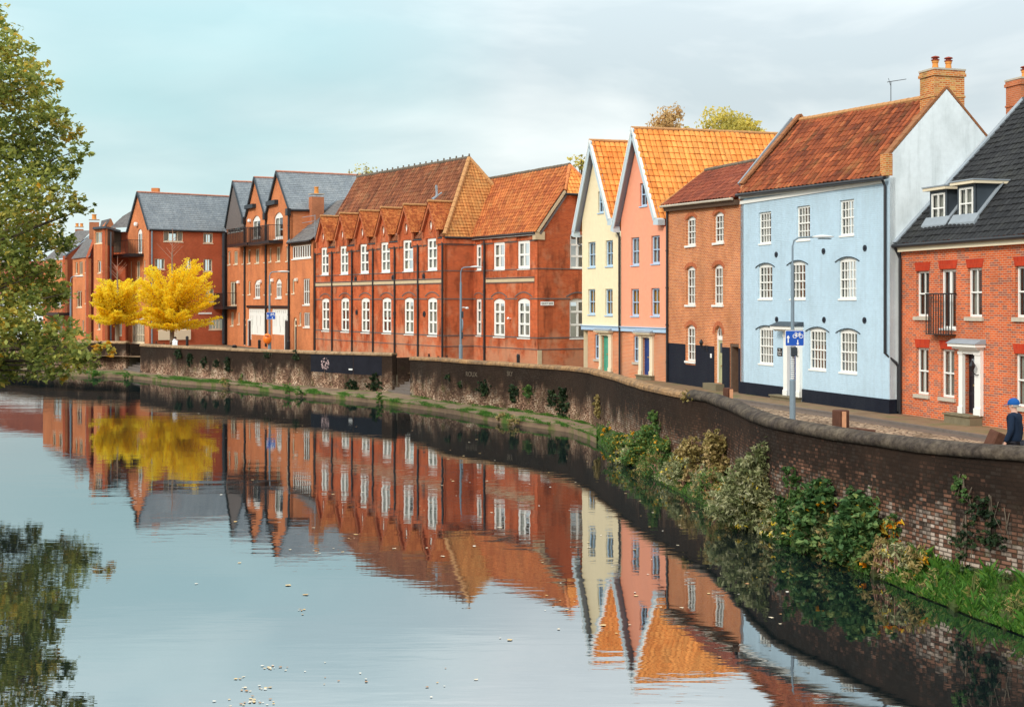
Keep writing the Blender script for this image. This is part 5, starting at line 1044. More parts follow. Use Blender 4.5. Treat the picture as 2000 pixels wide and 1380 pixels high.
# white panelled frontages with black doors over brick plinths
for x0, x1, side in ((485, 520.5, 0), (530.5, 564, 1)):
    s0, s1 = S(x0), S(x1); z1, z0 = F.z_at(s0, 602), F.z_at((s0 + s1) / 2, 653.5); zt = z1
    m = M(); hs = []
    for i in range(8): a = s0 + (s1 - s0) * (.06 + i * .115); hs.append([(a, zt - .42), (a + .16, zt - .42), (a + .16, zt - .2), (a, zt - .2)])
    for i, (za, zb) in enumerate(((.30, .62), (.62, 0.0))): pass
    for fx in (.08, .2, .42, .62, .82, .93): hs.append([(s0 + (s1 - s0) * fx, zt - 1.6), (s0 + (s1 - s0) * fx + .13, zt - 1.6), (s0 + (s1 - s0) * fx + .13, zt - .65), (s0 + (s1 - s0) * fx, zt - .65)])
    for fx in (.45, .82): hs += [[(s0 + (s1 - s0) * fx, z0 + .15), (s0 + (s1 - s0) * fx + .13, z0 + .15), (s0 + (s1 - s0) * fx + .13, z0 + .8), (s0 + (s1 - s0) * fx, z0 + .8)]] if True else []
    B.hole(F, [(s0, z0), (s1, z0), (s1, z1), (s0, z1)])
    f_ = m.plate(F, [(s0, z0), (s1, z0), (s1, z1), (s0, z1)], hs, -.25, -.08).build('panel_front', 'white_paint', B.o); M().poly([F.pt(s0, z0, -.2), F.pt(s1, z0, -.2), F.pt(s1, z1, -.2), F.pt(s0, z1, -.2)]).build('panel_glass', 'dark_panel', f_)
    dx = (s0 + .12, s0 + .95) if not side else (s1 - .95, s1 - .12)
    M().fbox(F, dx[0], dx[1], 1.42, z0 + 1.25, -.06, .03).build('door', 'door_black', B.o); M().fbox(F, dx[0] - .14, dx[0] - .002, 1.42, z0 + 1.4, -.06, .05).fbox(F, dx[1] + .002, dx[1] + .1, z0 - .5, z0 + 1.4, -.06, .04).build('door_frame', 'white_paint', B.o)
for x0, x1 in ((475, 480.3), (573, 579.6)):
    s0, s1 = S(x0), S(x1); zt = F.z_at(s0, 619); B.hole(F, arc_outline(s0, s1, 1.4, zt, .4)); M().plate(F, arc_outline(s0, s1, 1.4, zt, .4), [[(s0 + .12, 1.42), (s1 - .1, 1.42), (s1 - .1, zt - .8), (s0 + .12, zt - .8)], [(s0 + .14, zt - .68), (s1 - .14, zt - .68), (s1 - .14, zt - .3), (s0 + .14, zt - .3)]], -.2, -.1).build('door_frame', 'cream_paint', B.o)
    M().poly([F.pt(s0, 1.4, -.15), F.pt(s1, 1.4, -.15), F.pt(s1, zt - .2, -.15), F.pt(s0, zt - .2, -.15)]).build('door', 'door_black', B.o)
sL = S(570.5) - .25; zlow = 10.55
outl = [(0, 1.3), (sEnd, 1.3), (sEnd, zlow), (sr1, zlow)] + [p for gg in gd[::-1] for p in ((gg[2], gg[5]), (gg[1], gg[4]), (gg[0], gg[3]))]
outl = [(max(0, a), b) for a, b in outl]; B.wall(F, outl, 'brick_modern')
for i, (sl, sa, sr, zl, za, zr) in enumerate(gd):
    gable_roof(B, F, sl, sr, sa, zl, zr, za, 13 if i < 2 else 9.5, 'slate', oh=.18, side=.05, tw=.35, ch=.25, drop=.015)
    m = M()
    for a, b in (((sl, zl), (sa, za)), ((sr, zr), (sa, za))): bar3(m, F.pt(a[0], a[1] + .02, .18), F.pt(b[0], b[1] + .05, .18), .06, .22)
    m.build('verge_board', 'dark_panel', B.o)
sl, sa, sr, zl, za, zr = gd[0]; M().plate(F, [(0.02, 12.65), (sr, 12.65), (sr, zr), (sa, za - .05), (.02, zl)], (), .004, .06).build('timber_cladding', 'clad_grey', B.o)
for px0, px1, y0, y1 in ((484, 500, 401.5, 409), (526, 543.5, 394, 402.5)): s0, s1 = S(px0), S(px1); M().fbox(F, s0, s1, F.z_at(s0, y1), F.z_at(s0, y0), .003, .35).build('canopy', 'dark_panel', B.o)
s0, s1 = S(483.5), S(565.5); M().fbox(F, s0, s1, F.z_at((s0 + s1) / 2, 601), F.z_at((s0 + s1) / 2, 596.5), .003, .12).build('steel_beam', 'black_metal', B.o)
balcony(B, F, 470, 510, 448, 476, 1.3, slab=.25); balcony(B, F, 512, 553, 443, 472, 1.3, slab=.25); balcony(B, F, 424, 463, 573, 598, 1.4, slab=.28)
for q in (S(479.5), S(521), S(566)): pipe(B, [F.pt(q, 13.2, .1), F.pt(q, 1.5, .1)], .09); M().fbox(F, q - .35, q + .25, 12.9, 13.5, .003, .3).build('hopper', 'black_metal', B.o)
for px, py in ((467.5, 551), (510.5, 550), (533.5, 547.5), (581.2, 546.5), (489.5, 431)): q, z = F.sz(px, py); M().lathe((*F.pt(q, z, .1).xy, z), [(.12, -.15), (.2, -.1), (.2, .1), (.1, .15)], 8).build('alarm_box', 'sign_white' if px < 580 else 'curtain', B.o)
SG = Face((F.a + F.u * sr1), (F.a + F.u * sr1 + bd * 9)); m = M().poly([SG.pt(0, 9.8), SG.pt(9, 9.8), SG.pt(9, 13.4), SG.pt(0, 13.4)]).build('side_wall', 'brick_modern', B.o)
gutter(B, SG.pt(0, 13.35, .12), SG.pt(9, 13.35, .12), .09)
lq = [F.pt(sr1 - .1, zlow, .25), F.pt(sEnd + .1, zlow, .25), back(F, sEnd + .1, 14.3, 4.2), back(F, sr1 - .1, 14.3, 4.2)]
roof('roof', lq, .35, .25, 0, .015, 'slate_dark', B.o, ns=1); flat('roof', [lq[3], lq[2], back(F, sEnd + .1, zlow, 8.4), back(F, sr1, zlow, 8.4)], 'slate_dark', B.o)
m = M(); bar3(m, lq[0] + Vector((0, 0, .08)), lq[3] + Vector((0, 0, .08)), .18, .12); m.build('verge_lead', 'lead', B.o); gutter(B, F.pt(sr1, zlow - .03, .3), F.pt(sEnd, zlow - .03, .3), .08)
M().fbox(F, S(570.5) - .2, S(607.5) + .1, F.z_at(S(590), 478), zlow - .1, .004, .05).build('dark_cladding', 'clad_brown', B.o)
c = V(618, 400, 114.4); chimney(B.o, (c.x, c.y), math.atan2(-F.n.y, -F.n.x), 1.1, .8, 9, 5.5 + 210 * 114.4 / 2600, 'brick_chimney_far', pots=((0, 0),), pr=.2, ph=.6, bands=False, caps=False)
m = M()
for p_, q_ in (((F.a, 0), (F.a + bd * 12, 0)), ((F.b, 0), (F.b + bd * 8, 0))): m.poly([(p_[0].x, p_[0].y, 1.3), (q_[0].x, q_[0].y, 1.3), (q_[0].x, q_[0].y, 12.8 if p_[0] is F.a else zlow), (p_[0].x, p_[0].y, 12.8 if p_[0] is F.a else zlow)])
m.build('end_wall', 'brick_modern', B.o)
# two slim tv aerials on the low roof
a = F.pt(S(613), 10.6, -.1); m = M().tube([a, a + Vector((0, 0, 2.0))], .03, 5)
for k in (1.95, 1.5, .95): m.tube([a + Vector((0, 0, k)), a + Vector((-1.1, .3, k - .15))], .02, 4)
m.build('tv_aerial', 'lead', B.o)

# ---------------- flats behind the yellow trees (long slate roof)
B = House('slate_roofed_flats', 'modern brick flats with a long slate roof and one steep gable, behind the yellow trees', 'apartment building', (-33, 129, 1.4))
G0 = Vector((-34.6, 126.9)); sdir = Vector((.811, .585)); Fs = Face(G0, G0 + sdir * 7.64); Ff = Face((-37.9, 131.4), G0)
wk2 = dict(mat='cream_paint', fw=.08, bar=.07, rd=.08, curtain='sides', sill=(.04, .07, .04))
for r, c_ in (((319.4, 357.4, 451, 472), 4), ((397, 416, 455, 475), 2), ((363, 373.6, 505, 527), 1), ((397.3, 414.8, 505.7, 530), 2), ((302, 322, 505, 526), 2), ((400, 418, 563.8, 589), 2), ((407.8, 436.5, 621.7, 643.6), 4), ((345, 362, 563, 588), 2)): B.window(Fs, *r, cols=c_, rows=(1,), **{**wk2, 'curtain': None if r[0] > 407 else 'sides'})
s0, s1 = Fs.s_of(309), Fs.s_of(372); B.window(Fs, 309, 372, 617, 645, cols=7, rows=(1,), **{**wk2, 'sill': None}); M().fbox(Fs, s0, s1, Fs.z_at(s0, 664), Fs.z_at(s0, 645.5), .003, .12).build('bay_panel', 'cream_paint', B.o)
B.wall(Fs, [(0, 1.3), (Fs.len, 1.3), (Fs.len, 12.45), (0, 12.45)], 'brick_modern_shade')
za = 16.1; sm = Ff.len / 2
B.window(Ff, 0, 0, 0, 0, coords=(sm - .2, sm + 1.0, 10.2, 12.6), cols=2, rows=(1,), arch=.45, mat='white_paint', fw=.14, bar=.12, curtain='sides', rd=.08)
for a, b in ((.6, 1.0), (2.3, 3.2), (4.2, 4.6)): B.window(Ff, 0, 0, 0, 0, coords=(a, b, 7.7, 9.5), cols=1 if b - a < .6 else 2, rows=(1,), **wk2)
B.window(Ff, 0, 0, 0, 0, coords=(1.0, 4.4, 1.5, 4.0), cols=6, rows=(1, 1), split=[.3, .7], **{**wk2, 'fw': .15, 'bar': .16, 'sill': None})
B.wall(Ff, [(0, 1.3), (Ff.len, 1.3), (Ff.len, 12.45), (sm, za), (0, 12.45)], 'brick_modern')
gable_roof(B, Ff, -.02, Ff.len + .02, sm, 12.45, 12.45, za, 10.5, 'slate', bdir=sdir, oh=.15, side=.1, tw=.35, ch=.25, drop=.015)
m = M()
for a, b in (((-.05, 12.4), (sm, za)), ((Ff.len + .05, 12.4), (sm, za))): bar3(m, Ff.pt(a[0], a[1] + .02, .15), Ff.pt(b[0], b[1] + .05, .15), .06, .22)
m.build('verge_board', 'dark_panel', B.o); gutter(B, Fs.pt(0, 12.4, .14), Fs.pt(Fs.len, 12.4, .14), .1)
pipe(B, [Fs.pt(.25, 12.3, .1), Fs.pt(.25, 1.4, .1)], .08, 'grey_metal'); pipe(B, [Fs.pt(Fs.len - .1, 12.3, .12), Fs.pt(Fs.len - .1, 1.4, .12)], .16, 'dark_panel', 'downpipe_duct')
M().poly([(Fs.b.x - .2, Fs.b.y + .25, 1.3), (Fs.b.x + .6, Fs.b.y + .5, 1.3), (Fs.b.x + .6, Fs.b.y + .5, 12.4), (Fs.b.x - .2, Fs.b.y + .25, 12.4)]).build('link_wall', 'dark_panel', B.o)
balcony(B, Ff, 229, 281, 472, 497, 1.4, slab=.3, n=18)
c = V(304, 370, 131.5); M().box(-.35, .35, -.3, .3, 15.2, 16.75, 0, (c.x, c.y, 0)).build('chimney_pot', 'terracotta', B.o)
q, z = Ff.sz(268.5, 438); M().lathe((*Ff.pt(q, z, .15).xy, z), [(.15, -.2), (.22, -.1), (.22, .12), (.1, .2)], 8).build('wall_light', 'sign_white', B.o)
t = thing('wall_sign', 'long pale sign board above the low ribbon window on the brick flats', 'sign', Fs.pt(*Fs.sz(400, 612), 0)); s0, s1 = Fs.s_of(387), Fs.s_of(413.5); z_ = Fs.z_at(s0, 611.7); M().fbox(Fs, s0, s1, z_ - .09, z_ + .09, .003, .05).build('board', 'sign_white', t)
t = thing('wall_plate', 'small pale square plate on the brick flats below the long sign board', 'sign', Fs.pt(*Fs.sz(390.5, 635.5), 0)); s0, s1 = Fs.s_of(388), Fs.s_of(393); z_ = Fs.z_at(s0, 635.6); M().fbox(Fs, s0, s1, z_ - .09, z_ + .09, .003, .05).build('board', 'sign_white', t)

# ---------------- blocks further left
def P2(px, Y): return gx(px, Y)
def wallq(B, F, outl, mat, name='wall'): return B.wall(F, outl, mat, name=name)
B = House('bay_flats', 'modern brick flats with a glazed timber clad top corner, between slate roofs at the left', 'apartment building', (-39, 130, 1.4))
Fa = Face(P2(183, 129), P2(205, 127)); Fb = Face(P2(205, 127), P2(222, 131)); Fc = Face(P2(213, 134), P2(253, 131.8))
for r in ((191, 197, 509, 533), (200, 203.5, 507, 529), (191, 197, 565, 590), (191, 196, 620, 643)): B.window(Fa, *r, cols=1, rows=(1,), **{**wk2, 'curtain': None})
B.window(Fa, 185.5, 203.5, 453, 476, cols=4, rows=(1,), **{**wk2, 'sill': None})
B.window(Fc, 222, 229, 462, 492, cols=1, rows=(1,), arch=.3, **{**wk2, 'sill': None}); B.window(Fc, 228, 238, 628, 655, cols=2, rows=(1,), **wk2)
zt = 12.5; wallq(B, Fa, [(0, 1.3), (Fa.len, 1.3), (Fa.len, zt), (0, zt)], 'brick_modern'); wallq(B, Fb, [(0, 1.3), (Fb.len, 1.3), (Fb.len, zt), (0, zt)], 'brick_modern_shade'); wallq(B, Fc, [(0, 1.3), (Fc.len, 1.3), (Fc.len, zt), (0, zt)], 'brick_modern_shade')
zc = Fb.z_at(0, 478); M().fbox(Fb, .02, Fb.len, zc, zt, .003, .06).fbox(Fc, 0, Fc.len * .6, 10.5, zt, .003, .06).build('timber_cladding', 'clad_brown', B.o)
rp = [(*P2(181, 128.3), zt), (*P2(206, 126.2), zt), (*P2(224, 130.5), zt), (*P2(236, 133.5), zt), (*P2(200, 137), zt)]; M().add([(x, y, zt + .02) for x, y, _ in rp] + [(x, y, zt + .22) for x, y, _ in rp], [(0, 1, 2, 3, 4), (9, 8, 7, 6, 5)] + [(i, (i + 1) % 5, (i + 1) % 5 + 5, i + 5) for i in range(5)]).build('flat_roof', 'dark_lead', B.o)
er = [V(213, 446.5, 131), V(256, 443.5, 131.5), V(268, 405, 138), V(240, 422, 140)]; roof('roof', er, .4, .25, 0, .015, 'slate_dark', B.o, ns=1)
pipe(B, [Fb.pt(Fb.len * .5, zt - .2, .12), Fb.pt(Fb.len * .5, 1.4, .12)], .09, 'grey_metal')
B2 = House('chimney_flats', 'modern brick flats with a square chimney and sloping slate roofs, left of the glazed corner', 'apartment building', (-44, 134, 1.4))
Fd = Face(P2(142, 134.5), P2(173, 130)); Fe = Face(P2(173, 130), P2(186, 133.2))
for r in ((147, 151.5, 512, 535), (154.5, 161.5, 511, 537), (166, 169, 511, 532), (150, 160, 568, 600), (166, 170, 566, 592), (160, 164, 625, 648)): B2.window(Fd, *r, cols=1 if r[1] - r[0] < 6 else 2, rows=(1,), **{**wk2, 'curtain': None})
wallq(B2, Fd, [(0, 1.3), (Fd.len, 1.3), (Fd.len, 9.8), (0, 9.8)], 'brick_modern'); wallq(B2, Fe, [(0, 1.3), (Fe.len, 1.3), (Fe.len, 11.8), (0, 9.9)], 'brick_modern_shade')
roof('roof', [V(139, 505.5, 134.2), V(174.5, 502, 129.6), V(187, 473, 134), V(170, 464, 141)], .4, .25, 0, .015, 'slate_dark', B2.o, ns=1)
Fg = Face(P2(127, 137), P2(186, 143)); zz0, zz1 = Fg.z_at(0, 500), Fg.z_at(Fg.len, 458); wallq(B2, Fg, [(0, 1.3), (Fg.len, 1.3), (Fg.len, zz1), (0, zz0)], 'brick_modern_shade', 'party_wall')
m = M(); bar3(m, Fg.pt(0, zz0 + .1, -.1), Fg.pt(Fg.len, zz1 + .1, -.1), .35, .16); m.build('parapet_coping', 'lead', B2.o)
pipe(B2, [Fd.pt(Fd.len - .3, 9.6, .1), Fd.pt(Fd.len - .3, 1.4, .1)], .09, 'grey_metal')
c = V(184, 440, 140); chimney(B2.o, (c.x, c.y), .3, 1.0, .9, 8, CH + 160 * 140 / 2600, 'brick_chimney_far', pots=((0, 0),), pr=.24, ph=.55, bands=False, caps=False)
roof('roof', [V(193, 455, 142), V(208, 441, 140), V(217, 426, 144), V(198, 431, 148)], .4, .25, 0, .015, 'slate_dark', B2.o, ns=1); Fh = Face(P2(203, 142), P2(226, 148)); wallq(B2, Fh, [(0, 1.3), (Fh.len, 1.3), (Fh.len, Fh.z_at(Fh.len, 446)), (Fh.len * .6, Fh.z_at(Fh.len * .6, 427)), (0, Fh.z_at(0, 443))], 'brick_modern', 'gable_wall')
B3 = House('far_flats', 'brick flats with dark slate roof half hidden by the overhanging tree', 'apartment building', (-50, 140, 1.4))
Fi = Face(P2(84, 143), P2(127, 137))
for r in ((103, 109, 514, 540), (115, 122, 513, 540), (104, 120, 570, 600), (108, 122, 618, 650)): B3.window(Fi, *r, cols=2, rows=(1,), **{**wk2, 'curtain': None})
zt = 9.85; wallq(B3, Fi, [(0, 1.3), (Fi.len, 1.3), (Fi.len, zt), (0, zt)], 'brick_modern'); roof('roof', [V(84, 508.5, 142.5), V(128, 503.5, 136.6), V(180, 450, 143), V(150, 450, 152)], .4, .25, 0, .015, 'slate_dark', B3.o, ns=1)
balcony(B3, Fi, 94, 138, 588, 610, 1.3, slab=.3, n=18)
c = V(155, 455, 152); chimney(B3.o, (c.x, c.y), .3, .9, .8, 8, CH + 146 * 152 / 2600, 'brick_chimney_far', pots=((-.25, 0), (.25, 0)), pr=.18, ph=.4, bands=False, caps=False)
B4 = House('white_house', 'white rendered house glimpsed low behind the overhanging tree', 'house', (-58, 152, 1.4))
Fj = Face(P2(-60, 165), P2(92, 150)); B4.window(Fj, 70, 80, 630, 650, cols=2, rows=(1,), **{**wk2, 'curtain': None}); B4.window(Fj, 20, 32, 630, 650, cols=2, rows=(1,), **{**wk2, 'curtain': None}); wallq(B4, Fj, [(0, 1.3), (Fj.len, 1.3), (Fj.len, 6.5), (0, 6.5)], 'gable_paint')
roof('roof', [Fj.pt(-.2, 6.5, .2), Fj.pt(Fj.len + .2, 6.5, .2), back(Fj, Fj.len, 10.5, 4), back(Fj, 0, 10.5, 4)], .4, .3, 0, .015, 'pantile_dark', B4.o, ns=1)
# simple distant house rows left, closing the view behind the tree
B5 = House('distant_terrace', 'low brick terrace far behind the overhanging tree', 'house', (-95, 190, 1.4)); Fk = Face((-190, 215), (-72, 185))
for i in range(14): B5.window(Fk, 0, 0, 0, 0, coords=(4 + i * 8, 5.2 + i * 8, 4.4, 6.0), cols=2, rows=(1, 1), fw=.12, bar=.08, curtain=None, sill=None)
wallq(B5, Fk, [(0, 1.2), (Fk.len, 1.2), (Fk.len, 7.5), (0, 7.5)], 'brick_modern'); roof('roof', [Fk.pt(-.2, 7.5, .3), Fk.pt(Fk.len, 7.5, .3), back(Fk, Fk.len, 12, 5), back(Fk, 0, 12, 5)], .6, .4, 0, .02, 'slate_dark', B5.o, ns=1)

# ================================================================ street furniture
def street_lamp(px, Y, ytop, headpx, label, head_l=.55, z0=1.3, thick=.075):
    x, _ = gx(px, Y); zt = CH - (ytop - HZ) * Y / FP; t = thing('street_lamp', label, 'street lamp', (x, Y, z0)); hx = (headpx - px) * Y / FP
    M().tube([(x, Y, z0), (x, Y, z0 + 1.6), (x, Y, z0 + 1.62), (x, Y, zt - .9)], [thick * 1.35, thick * 1.35, thick * .9, thick * .75], 12).build('pole', 'lamp_grey', t)
    pts = [(x, Y, zt - .95), (x, Y, zt - .28), (x + .05, Y, zt - .1), (x + .18, Y, zt - .01), (x + hx - head_l + .05, Y, zt + .02)]
    M().tube(pts, thick * .42, 8).build('arm', 'lamp_grey', t)
    m = M(); L_ = head_l; n = 8; cx = x + hx - L_ / 2; rings = []
    for i in range(9):
        u = i / 8; w_ = .13 * math.sin(math.pi * min(.97, max(.08, u * .85 + .08))) + .01; hh = w_ * .55
        rings.append([(cx - L_ / 2 + L_ * u, Y + w_ * math.cos(a), zt + .02 + hh * (math.sin(a) if math.sin(a) > 0 else math.sin(a) * .45)) for a in [2 * math.pi * k / 10 for k in range(10)]])
    vs = [v for r in rings for v in r]; fs = [(i * 10 + j, i * 10 + (j + 1) % 10, (i + 1) * 10 + (j + 1) % 10, (i + 1) * 10 + j) for i in range(8) for j in range(10)] + [tuple(range(10)), tuple(80 + j for j in range(10))]
    h_ = m.add(vs, fs).build('lamp_head', 'lamp_cover', t, smooth=True); M().box(cx - L_ * .2, cx + L_ * .38, Y - .08, Y + .08, zt - .055, zt - .03).build('lamp_glass', 'dark_lead', h_)
    return t, x, zt
SL, sx, szt = street_lamp(1548, 44.4, 464, 1628, 'nearest grey street lamp, carrying a blue cycle sign before the pale blue house', head_l=.72)
street_lamp(900, 80.6, 522, 942, 'grey street lamp with a second small arm, in front of the old school', head_l=.75, thick=.085)[0]
st3, x3, z3 = street_lamp(526.5, 94, 531, 566, 'grey street lamp with blue sign and orange lifebelt case, before the white panelled fronts', head_l=.9, thick=.09)
street_lamp(138, 108, 540, 164, 'street lamp with round white head beside the overhanging tree, far left', head_l=.8, thick=.09)
def arrow(m, F, c, z, h, w, up=True):
    e = 1 if up else -1
    pts = [(c - w * .17, z - e * h / 2), (c + w * .17, z - e * h / 2), (c + w * .17, z + e * h * .12), (c + w / 2, z + e * h * .12), (c, z + e * h / 2), (c - w / 2, z + e * h * .12), (c - w * .17, z + e * h * .12)]
    m.plate(F, pts, (), .001, .006)
def cycle_sign(x, Y, z, w_, h_, label):
    t = thing('cycle_sign', label, 'road sign', (x, Y, z)); F = Face((x - 3, Y - .12), (x + 3, Y - .12)); c = 3.
    def rr(W_, H_, r): return [(c + sx_ * (W_ / 2 - r) + r * math.cos(a), z + sz_ * (H_ / 2 - r) + r * math.sin(a)) for sx_, sz_, a0 in ((1, -1, -90), (1, 1, 0), (-1, 1, 90), (-1, -1, 180)) for a in [math.radians(a0 + k * 30) for k in range(4)]]
    M().plate(F, rr(w_, h_, .035), (), -.02, 0, back=True).build('plate', 'sign_white', t); M().plate(F, rr(w_ - .03, h_ - .03, .03), (), .001, .003).build('blue_face', 'sign_blue', t)
    G = F.off(.0035); m = M(); arrow(m, G, c - w_ * .345, z - h_ * .05, h_ * .5, w_ * .17); arrow(m, G, c + w_ * .16, z - h_ * .29, h_ * .34, w_ * .14, False); m.build('arrows', 'sign_white', t) if 0 else None
    a_ = M(); arrow(a_, G, c - w_ * .345, z - h_ * .05, h_ * .5, w_ * .17); a_.build('arrow', 'sign_white', t); a_ = M(); arrow(a_, G, c + w_ * .16, z - h_ * .28, h_ * .34, w_ * .14, False); a_.build('arrow', 'sign_white', t)
    m = M(); bx, bz, r = c + w_ * .17, z + h_ * .13, h_ * .135; wl, wr = (bx - w_ * .165, bz), (bx + w_ * .165, bz)
    for cx, cz in (wl, wr): m.plate(G, [(cx + r * math.cos(a), cz + r * math.sin(a)) for a in [2 * math.pi * k / 20 for k in range(20)]], [[(cx + r * .74 * math.cos(a), cz + r * .74 * math.sin(a)) for a in [2 * math.pi * k / 20 for k in range(20)]]], .001, .006)
    def ln(p, q, w2=.016): 
        d = Vector((q[0] - p[0], q[1] - p[1])).normalized(); n = Vector((-d.y, d.x)) * w2 / 2; m.plate(G, [(p[0] - n.x, p[1] - n.y), (q[0] - n.x, q[1] - n.y), (q[0] + n.x, q[1] + n.y), (p[0] + n.x, p[1] + n.y)], (), .001, .0065)
    st_ = (bx - w_ * .10, bz + r * 1.15); hd = (bx + w_ * .11, bz + r * 1.15); bb = (bx - w_ * .02, bz - r * .1)
    for p, q in ((wl, st_), (wl, bb), (bb, st_), (bb, hd), (st_, hd), (hd, wr), (st_, (st_[0] - .01, st_[1] + r * .5)), (hd, (hd[0] - .005, hd[1] + r * .5)), ((st_[0] - .045, st_[1] + r * .5), (st_[0] + .03, st_[1] + r * .5)), ((hd[0] - .045, hd[1] + r * .55), (hd[0] + .02, hd[1] + r * .45))): ln(p, q, .014 * w_ / .6 + .003)
    m.build('bicycle', 'sign_white', t)
    M().box(x - .06, x + .06, Y - .10, Y + .08, z - .06, z + .06).build('bracket', 'lamp_grey', t)
    return t
cycle_sign(sx + .045, 44.4, CH - (660 - HZ) * 44.4 / FP, .63, .52, 'blue cycle sign with white arrows on the nearest lamp post, before the blue door')
cycle_sign(x3 + .12, 94, CH - (616.5 - HZ) * 94 / FP, .63, .50, 'distant blue cycle sign on the lamp post above the orange lifebelt case')
m = M(); zb = CH - (662 - HZ) * 94 / FP   # orange lifebelt case
t = thing('lifebelt_case', 'bright orange rounded lifebelt case fixed to the distant lamp post', 'lifebelt case', (x3, 93.8, zb - .35))
n = 18
def lens(rr_, y): return [(x3 - .12 + rr_ * .30 * math.cos(a), 93.8 + y, zb + .03 + rr_ * .38 * math.sin(a)) for a in [2 * math.pi * k / n for k in range(n)]]
rings = [lens(.05, -.22), lens(.7, -.18), lens(.97, -.06), lens(1.0, .04), lens(.8, .12)]; m.add([v for r in rings for v in r], [(i * n + j, i * n + (j + 1) % n, (i + 1) * n + (j + 1) % n, (i + 1) * n + j) for i in range(4) for j in range(n)]).build('case', 'orange_plastic', t, smooth=True)
M().box(x3 - .26, x3 + .02, 93.56, 93.6, zb + .2, zb + .26).build('hood_slot', 'rust', t)
# second arm and sign seen edge on, on the school lamp
x2 = gx(900, 80.6)[0]; SLs = bpy.data.objects['street_lamp.001']
M().tube([(x2, 80.6, 5.15), (x2 + .15, 80.6, 5.2), (x2 + .3, 80.6, 5.17)], .03, 6).lathe((x2 + .38, 80.6, 5.12), [(.03, -.04), (.11, 0), (.09, .07), (.02, .1)], 8).build('small_light', 'lamp_cover', SLs)
m = M()
for zc_, r in ((4.12, .38),):
    F_ = Face((x2 + .02, 80.9), (x2 + .14, 80.2)); m.plate(F_, [(.35 + r * math.cos(a), zc_ + r * math.sin(a)) for a in [2 * math.pi * k / 20 for k in range(20)]], (), -.02, .02, back=True)
m.build('round_sign', 'lamp_grey', SLs); M().box(x2 + .04, x2 + .16, 80.5, 80.7, 4.55, 4.95).build('sign_box', 'dark_panel', SLs); M().box(x2 + .04, x2 + .14, 80.5, 80.7, 3.3, 3.7).build('sign_box', 'dark_panel', SLs)
x1 = gx(1548, 44.4)[0]; m = M()
r_ = random.Random(3)
for i in range(16): z_ = 2.95 + i * .07; m.tube([(x1, 44.4, z_), (x1, 44.4, z_ + .03)], .0715 + r_.uniform(0, .003), 10)
m.build('stickers', 'sign_white', SL)
M().box(x1 - .08, x1 + .12, 44.2, 44.3, 3.72, 4.0).build('notice_box', 'dark_panel', SL)
def bollard(px, Y, h, label, r=.09, z0=1.3, grp=None):
    x = gx(px, Y)[0]; t = thing('bollard', label, 'bollard', (x, Y, z0), grp); M().lathe((x, Y, z0), [(r * 1.15, 0), (r * 1.1, .1), (r, .12), (r, h - .2), (r * 1.12, h - .18), (r * 1.12, h - .13), (r, h - .12), (r * .95, h - .05), (r * .5, h)], 12).build('post', 'black_metal', t); return t
bollard(1012.2, 80, 1.1, 'black bollard near the right corner of the old school', .10); bollard(365.6, 122, 1.1, 'black bollard right of the person in white, before the cream bay window', .13); bollard(506.5, 112, 1.05, 'black bollard before the left white panelled front', .12)
bollard(458, 108, .75, 'short stout dark post left of the white panelled fronts', .19); bollard(563.6, 110, 1.05, 'black bollard before the right white panelled front', .14)
def timber_post(px, Y, ytop, w_, label, tilt=(0, 0), h_=None, rail=None, mat='timber', z0=1.28, band=None):
    x = gx(px, Y)[0]; zt = CH - (ytop - HZ) * Y / FP; t = thing('timber_post', label, 'post', (x, Y, z0)); T = Vector((x, Y, z0)); up = Vector((tilt[0], tilt[1], 1)).normalized(); h = (zt - z0) / up.z
    rt = up.rotation_difference(Vector((0, 0, 1))).inverted().to_matrix(); m = M(); a = w_ / 2; c_ = .03
    pr = [(-a + c_, -a), (a - c_, -a), (a, -a + c_), (a, a - c_), (a - c_, a), (-a + c_, a), (-a, a - c_), (-a, -a + c_)]; rg = math.radians(25)
    rings = []
    for z_, s_ in ((0, 1), (h * .5, 1.02), (h - .03, 1), (h, .93)): rings.append([T + rt @ Vector(((p[0] * math.cos(rg) - p[1] * math.sin(rg)) * s_, (p[0] * math.sin(rg) + p[1] * math.cos(rg)) * s_, z_)) for p in pr])
    m.add([v for r in rings for v in r], [(i * 8 + j, i * 8 + (j + 1) % 8, (i + 1) * 8 + (j + 1) % 8, (i + 1) * 8 + j) for i in range(3) for j in range(8)] + [tuple(range(24, 32))]); m.build('post', mat, t)
    if band: bx = T + rt @ Vector((band * a, -a * 1.25, 0)); m = M(); bar3(m, bx, bx + rt @ Vector((0, 0, h * .98)), .1, .06); m.build('strip', 'timber_raw', t)
    if rail: m = M(); bar3(m, T + Vector((.1, -.02, rail[1])), T + Vector((rail[0], -.25, rail[1] - .06)), .16, .14); m.build('rail', 'timber', t)
    return t
timber_post(1642, 33.3, 800, .32, 'stout dark timber post with a fallen rail behind the near river wall', rail=(.8, 1.04), band=.2)
timber_post(1903, 30.6, 842, .29, 'leaning square timber post behind the near river wall', tilt=(.42, -.05))
timber_post(1422, 40.2, 757, .24, 'slim timber post with raw orange strip, before the gap beside the blue house', band=.6)
timber_post(1233.5, 55.5, 741, .18, 'small dark timber post top showing over the wall, before the pink house')

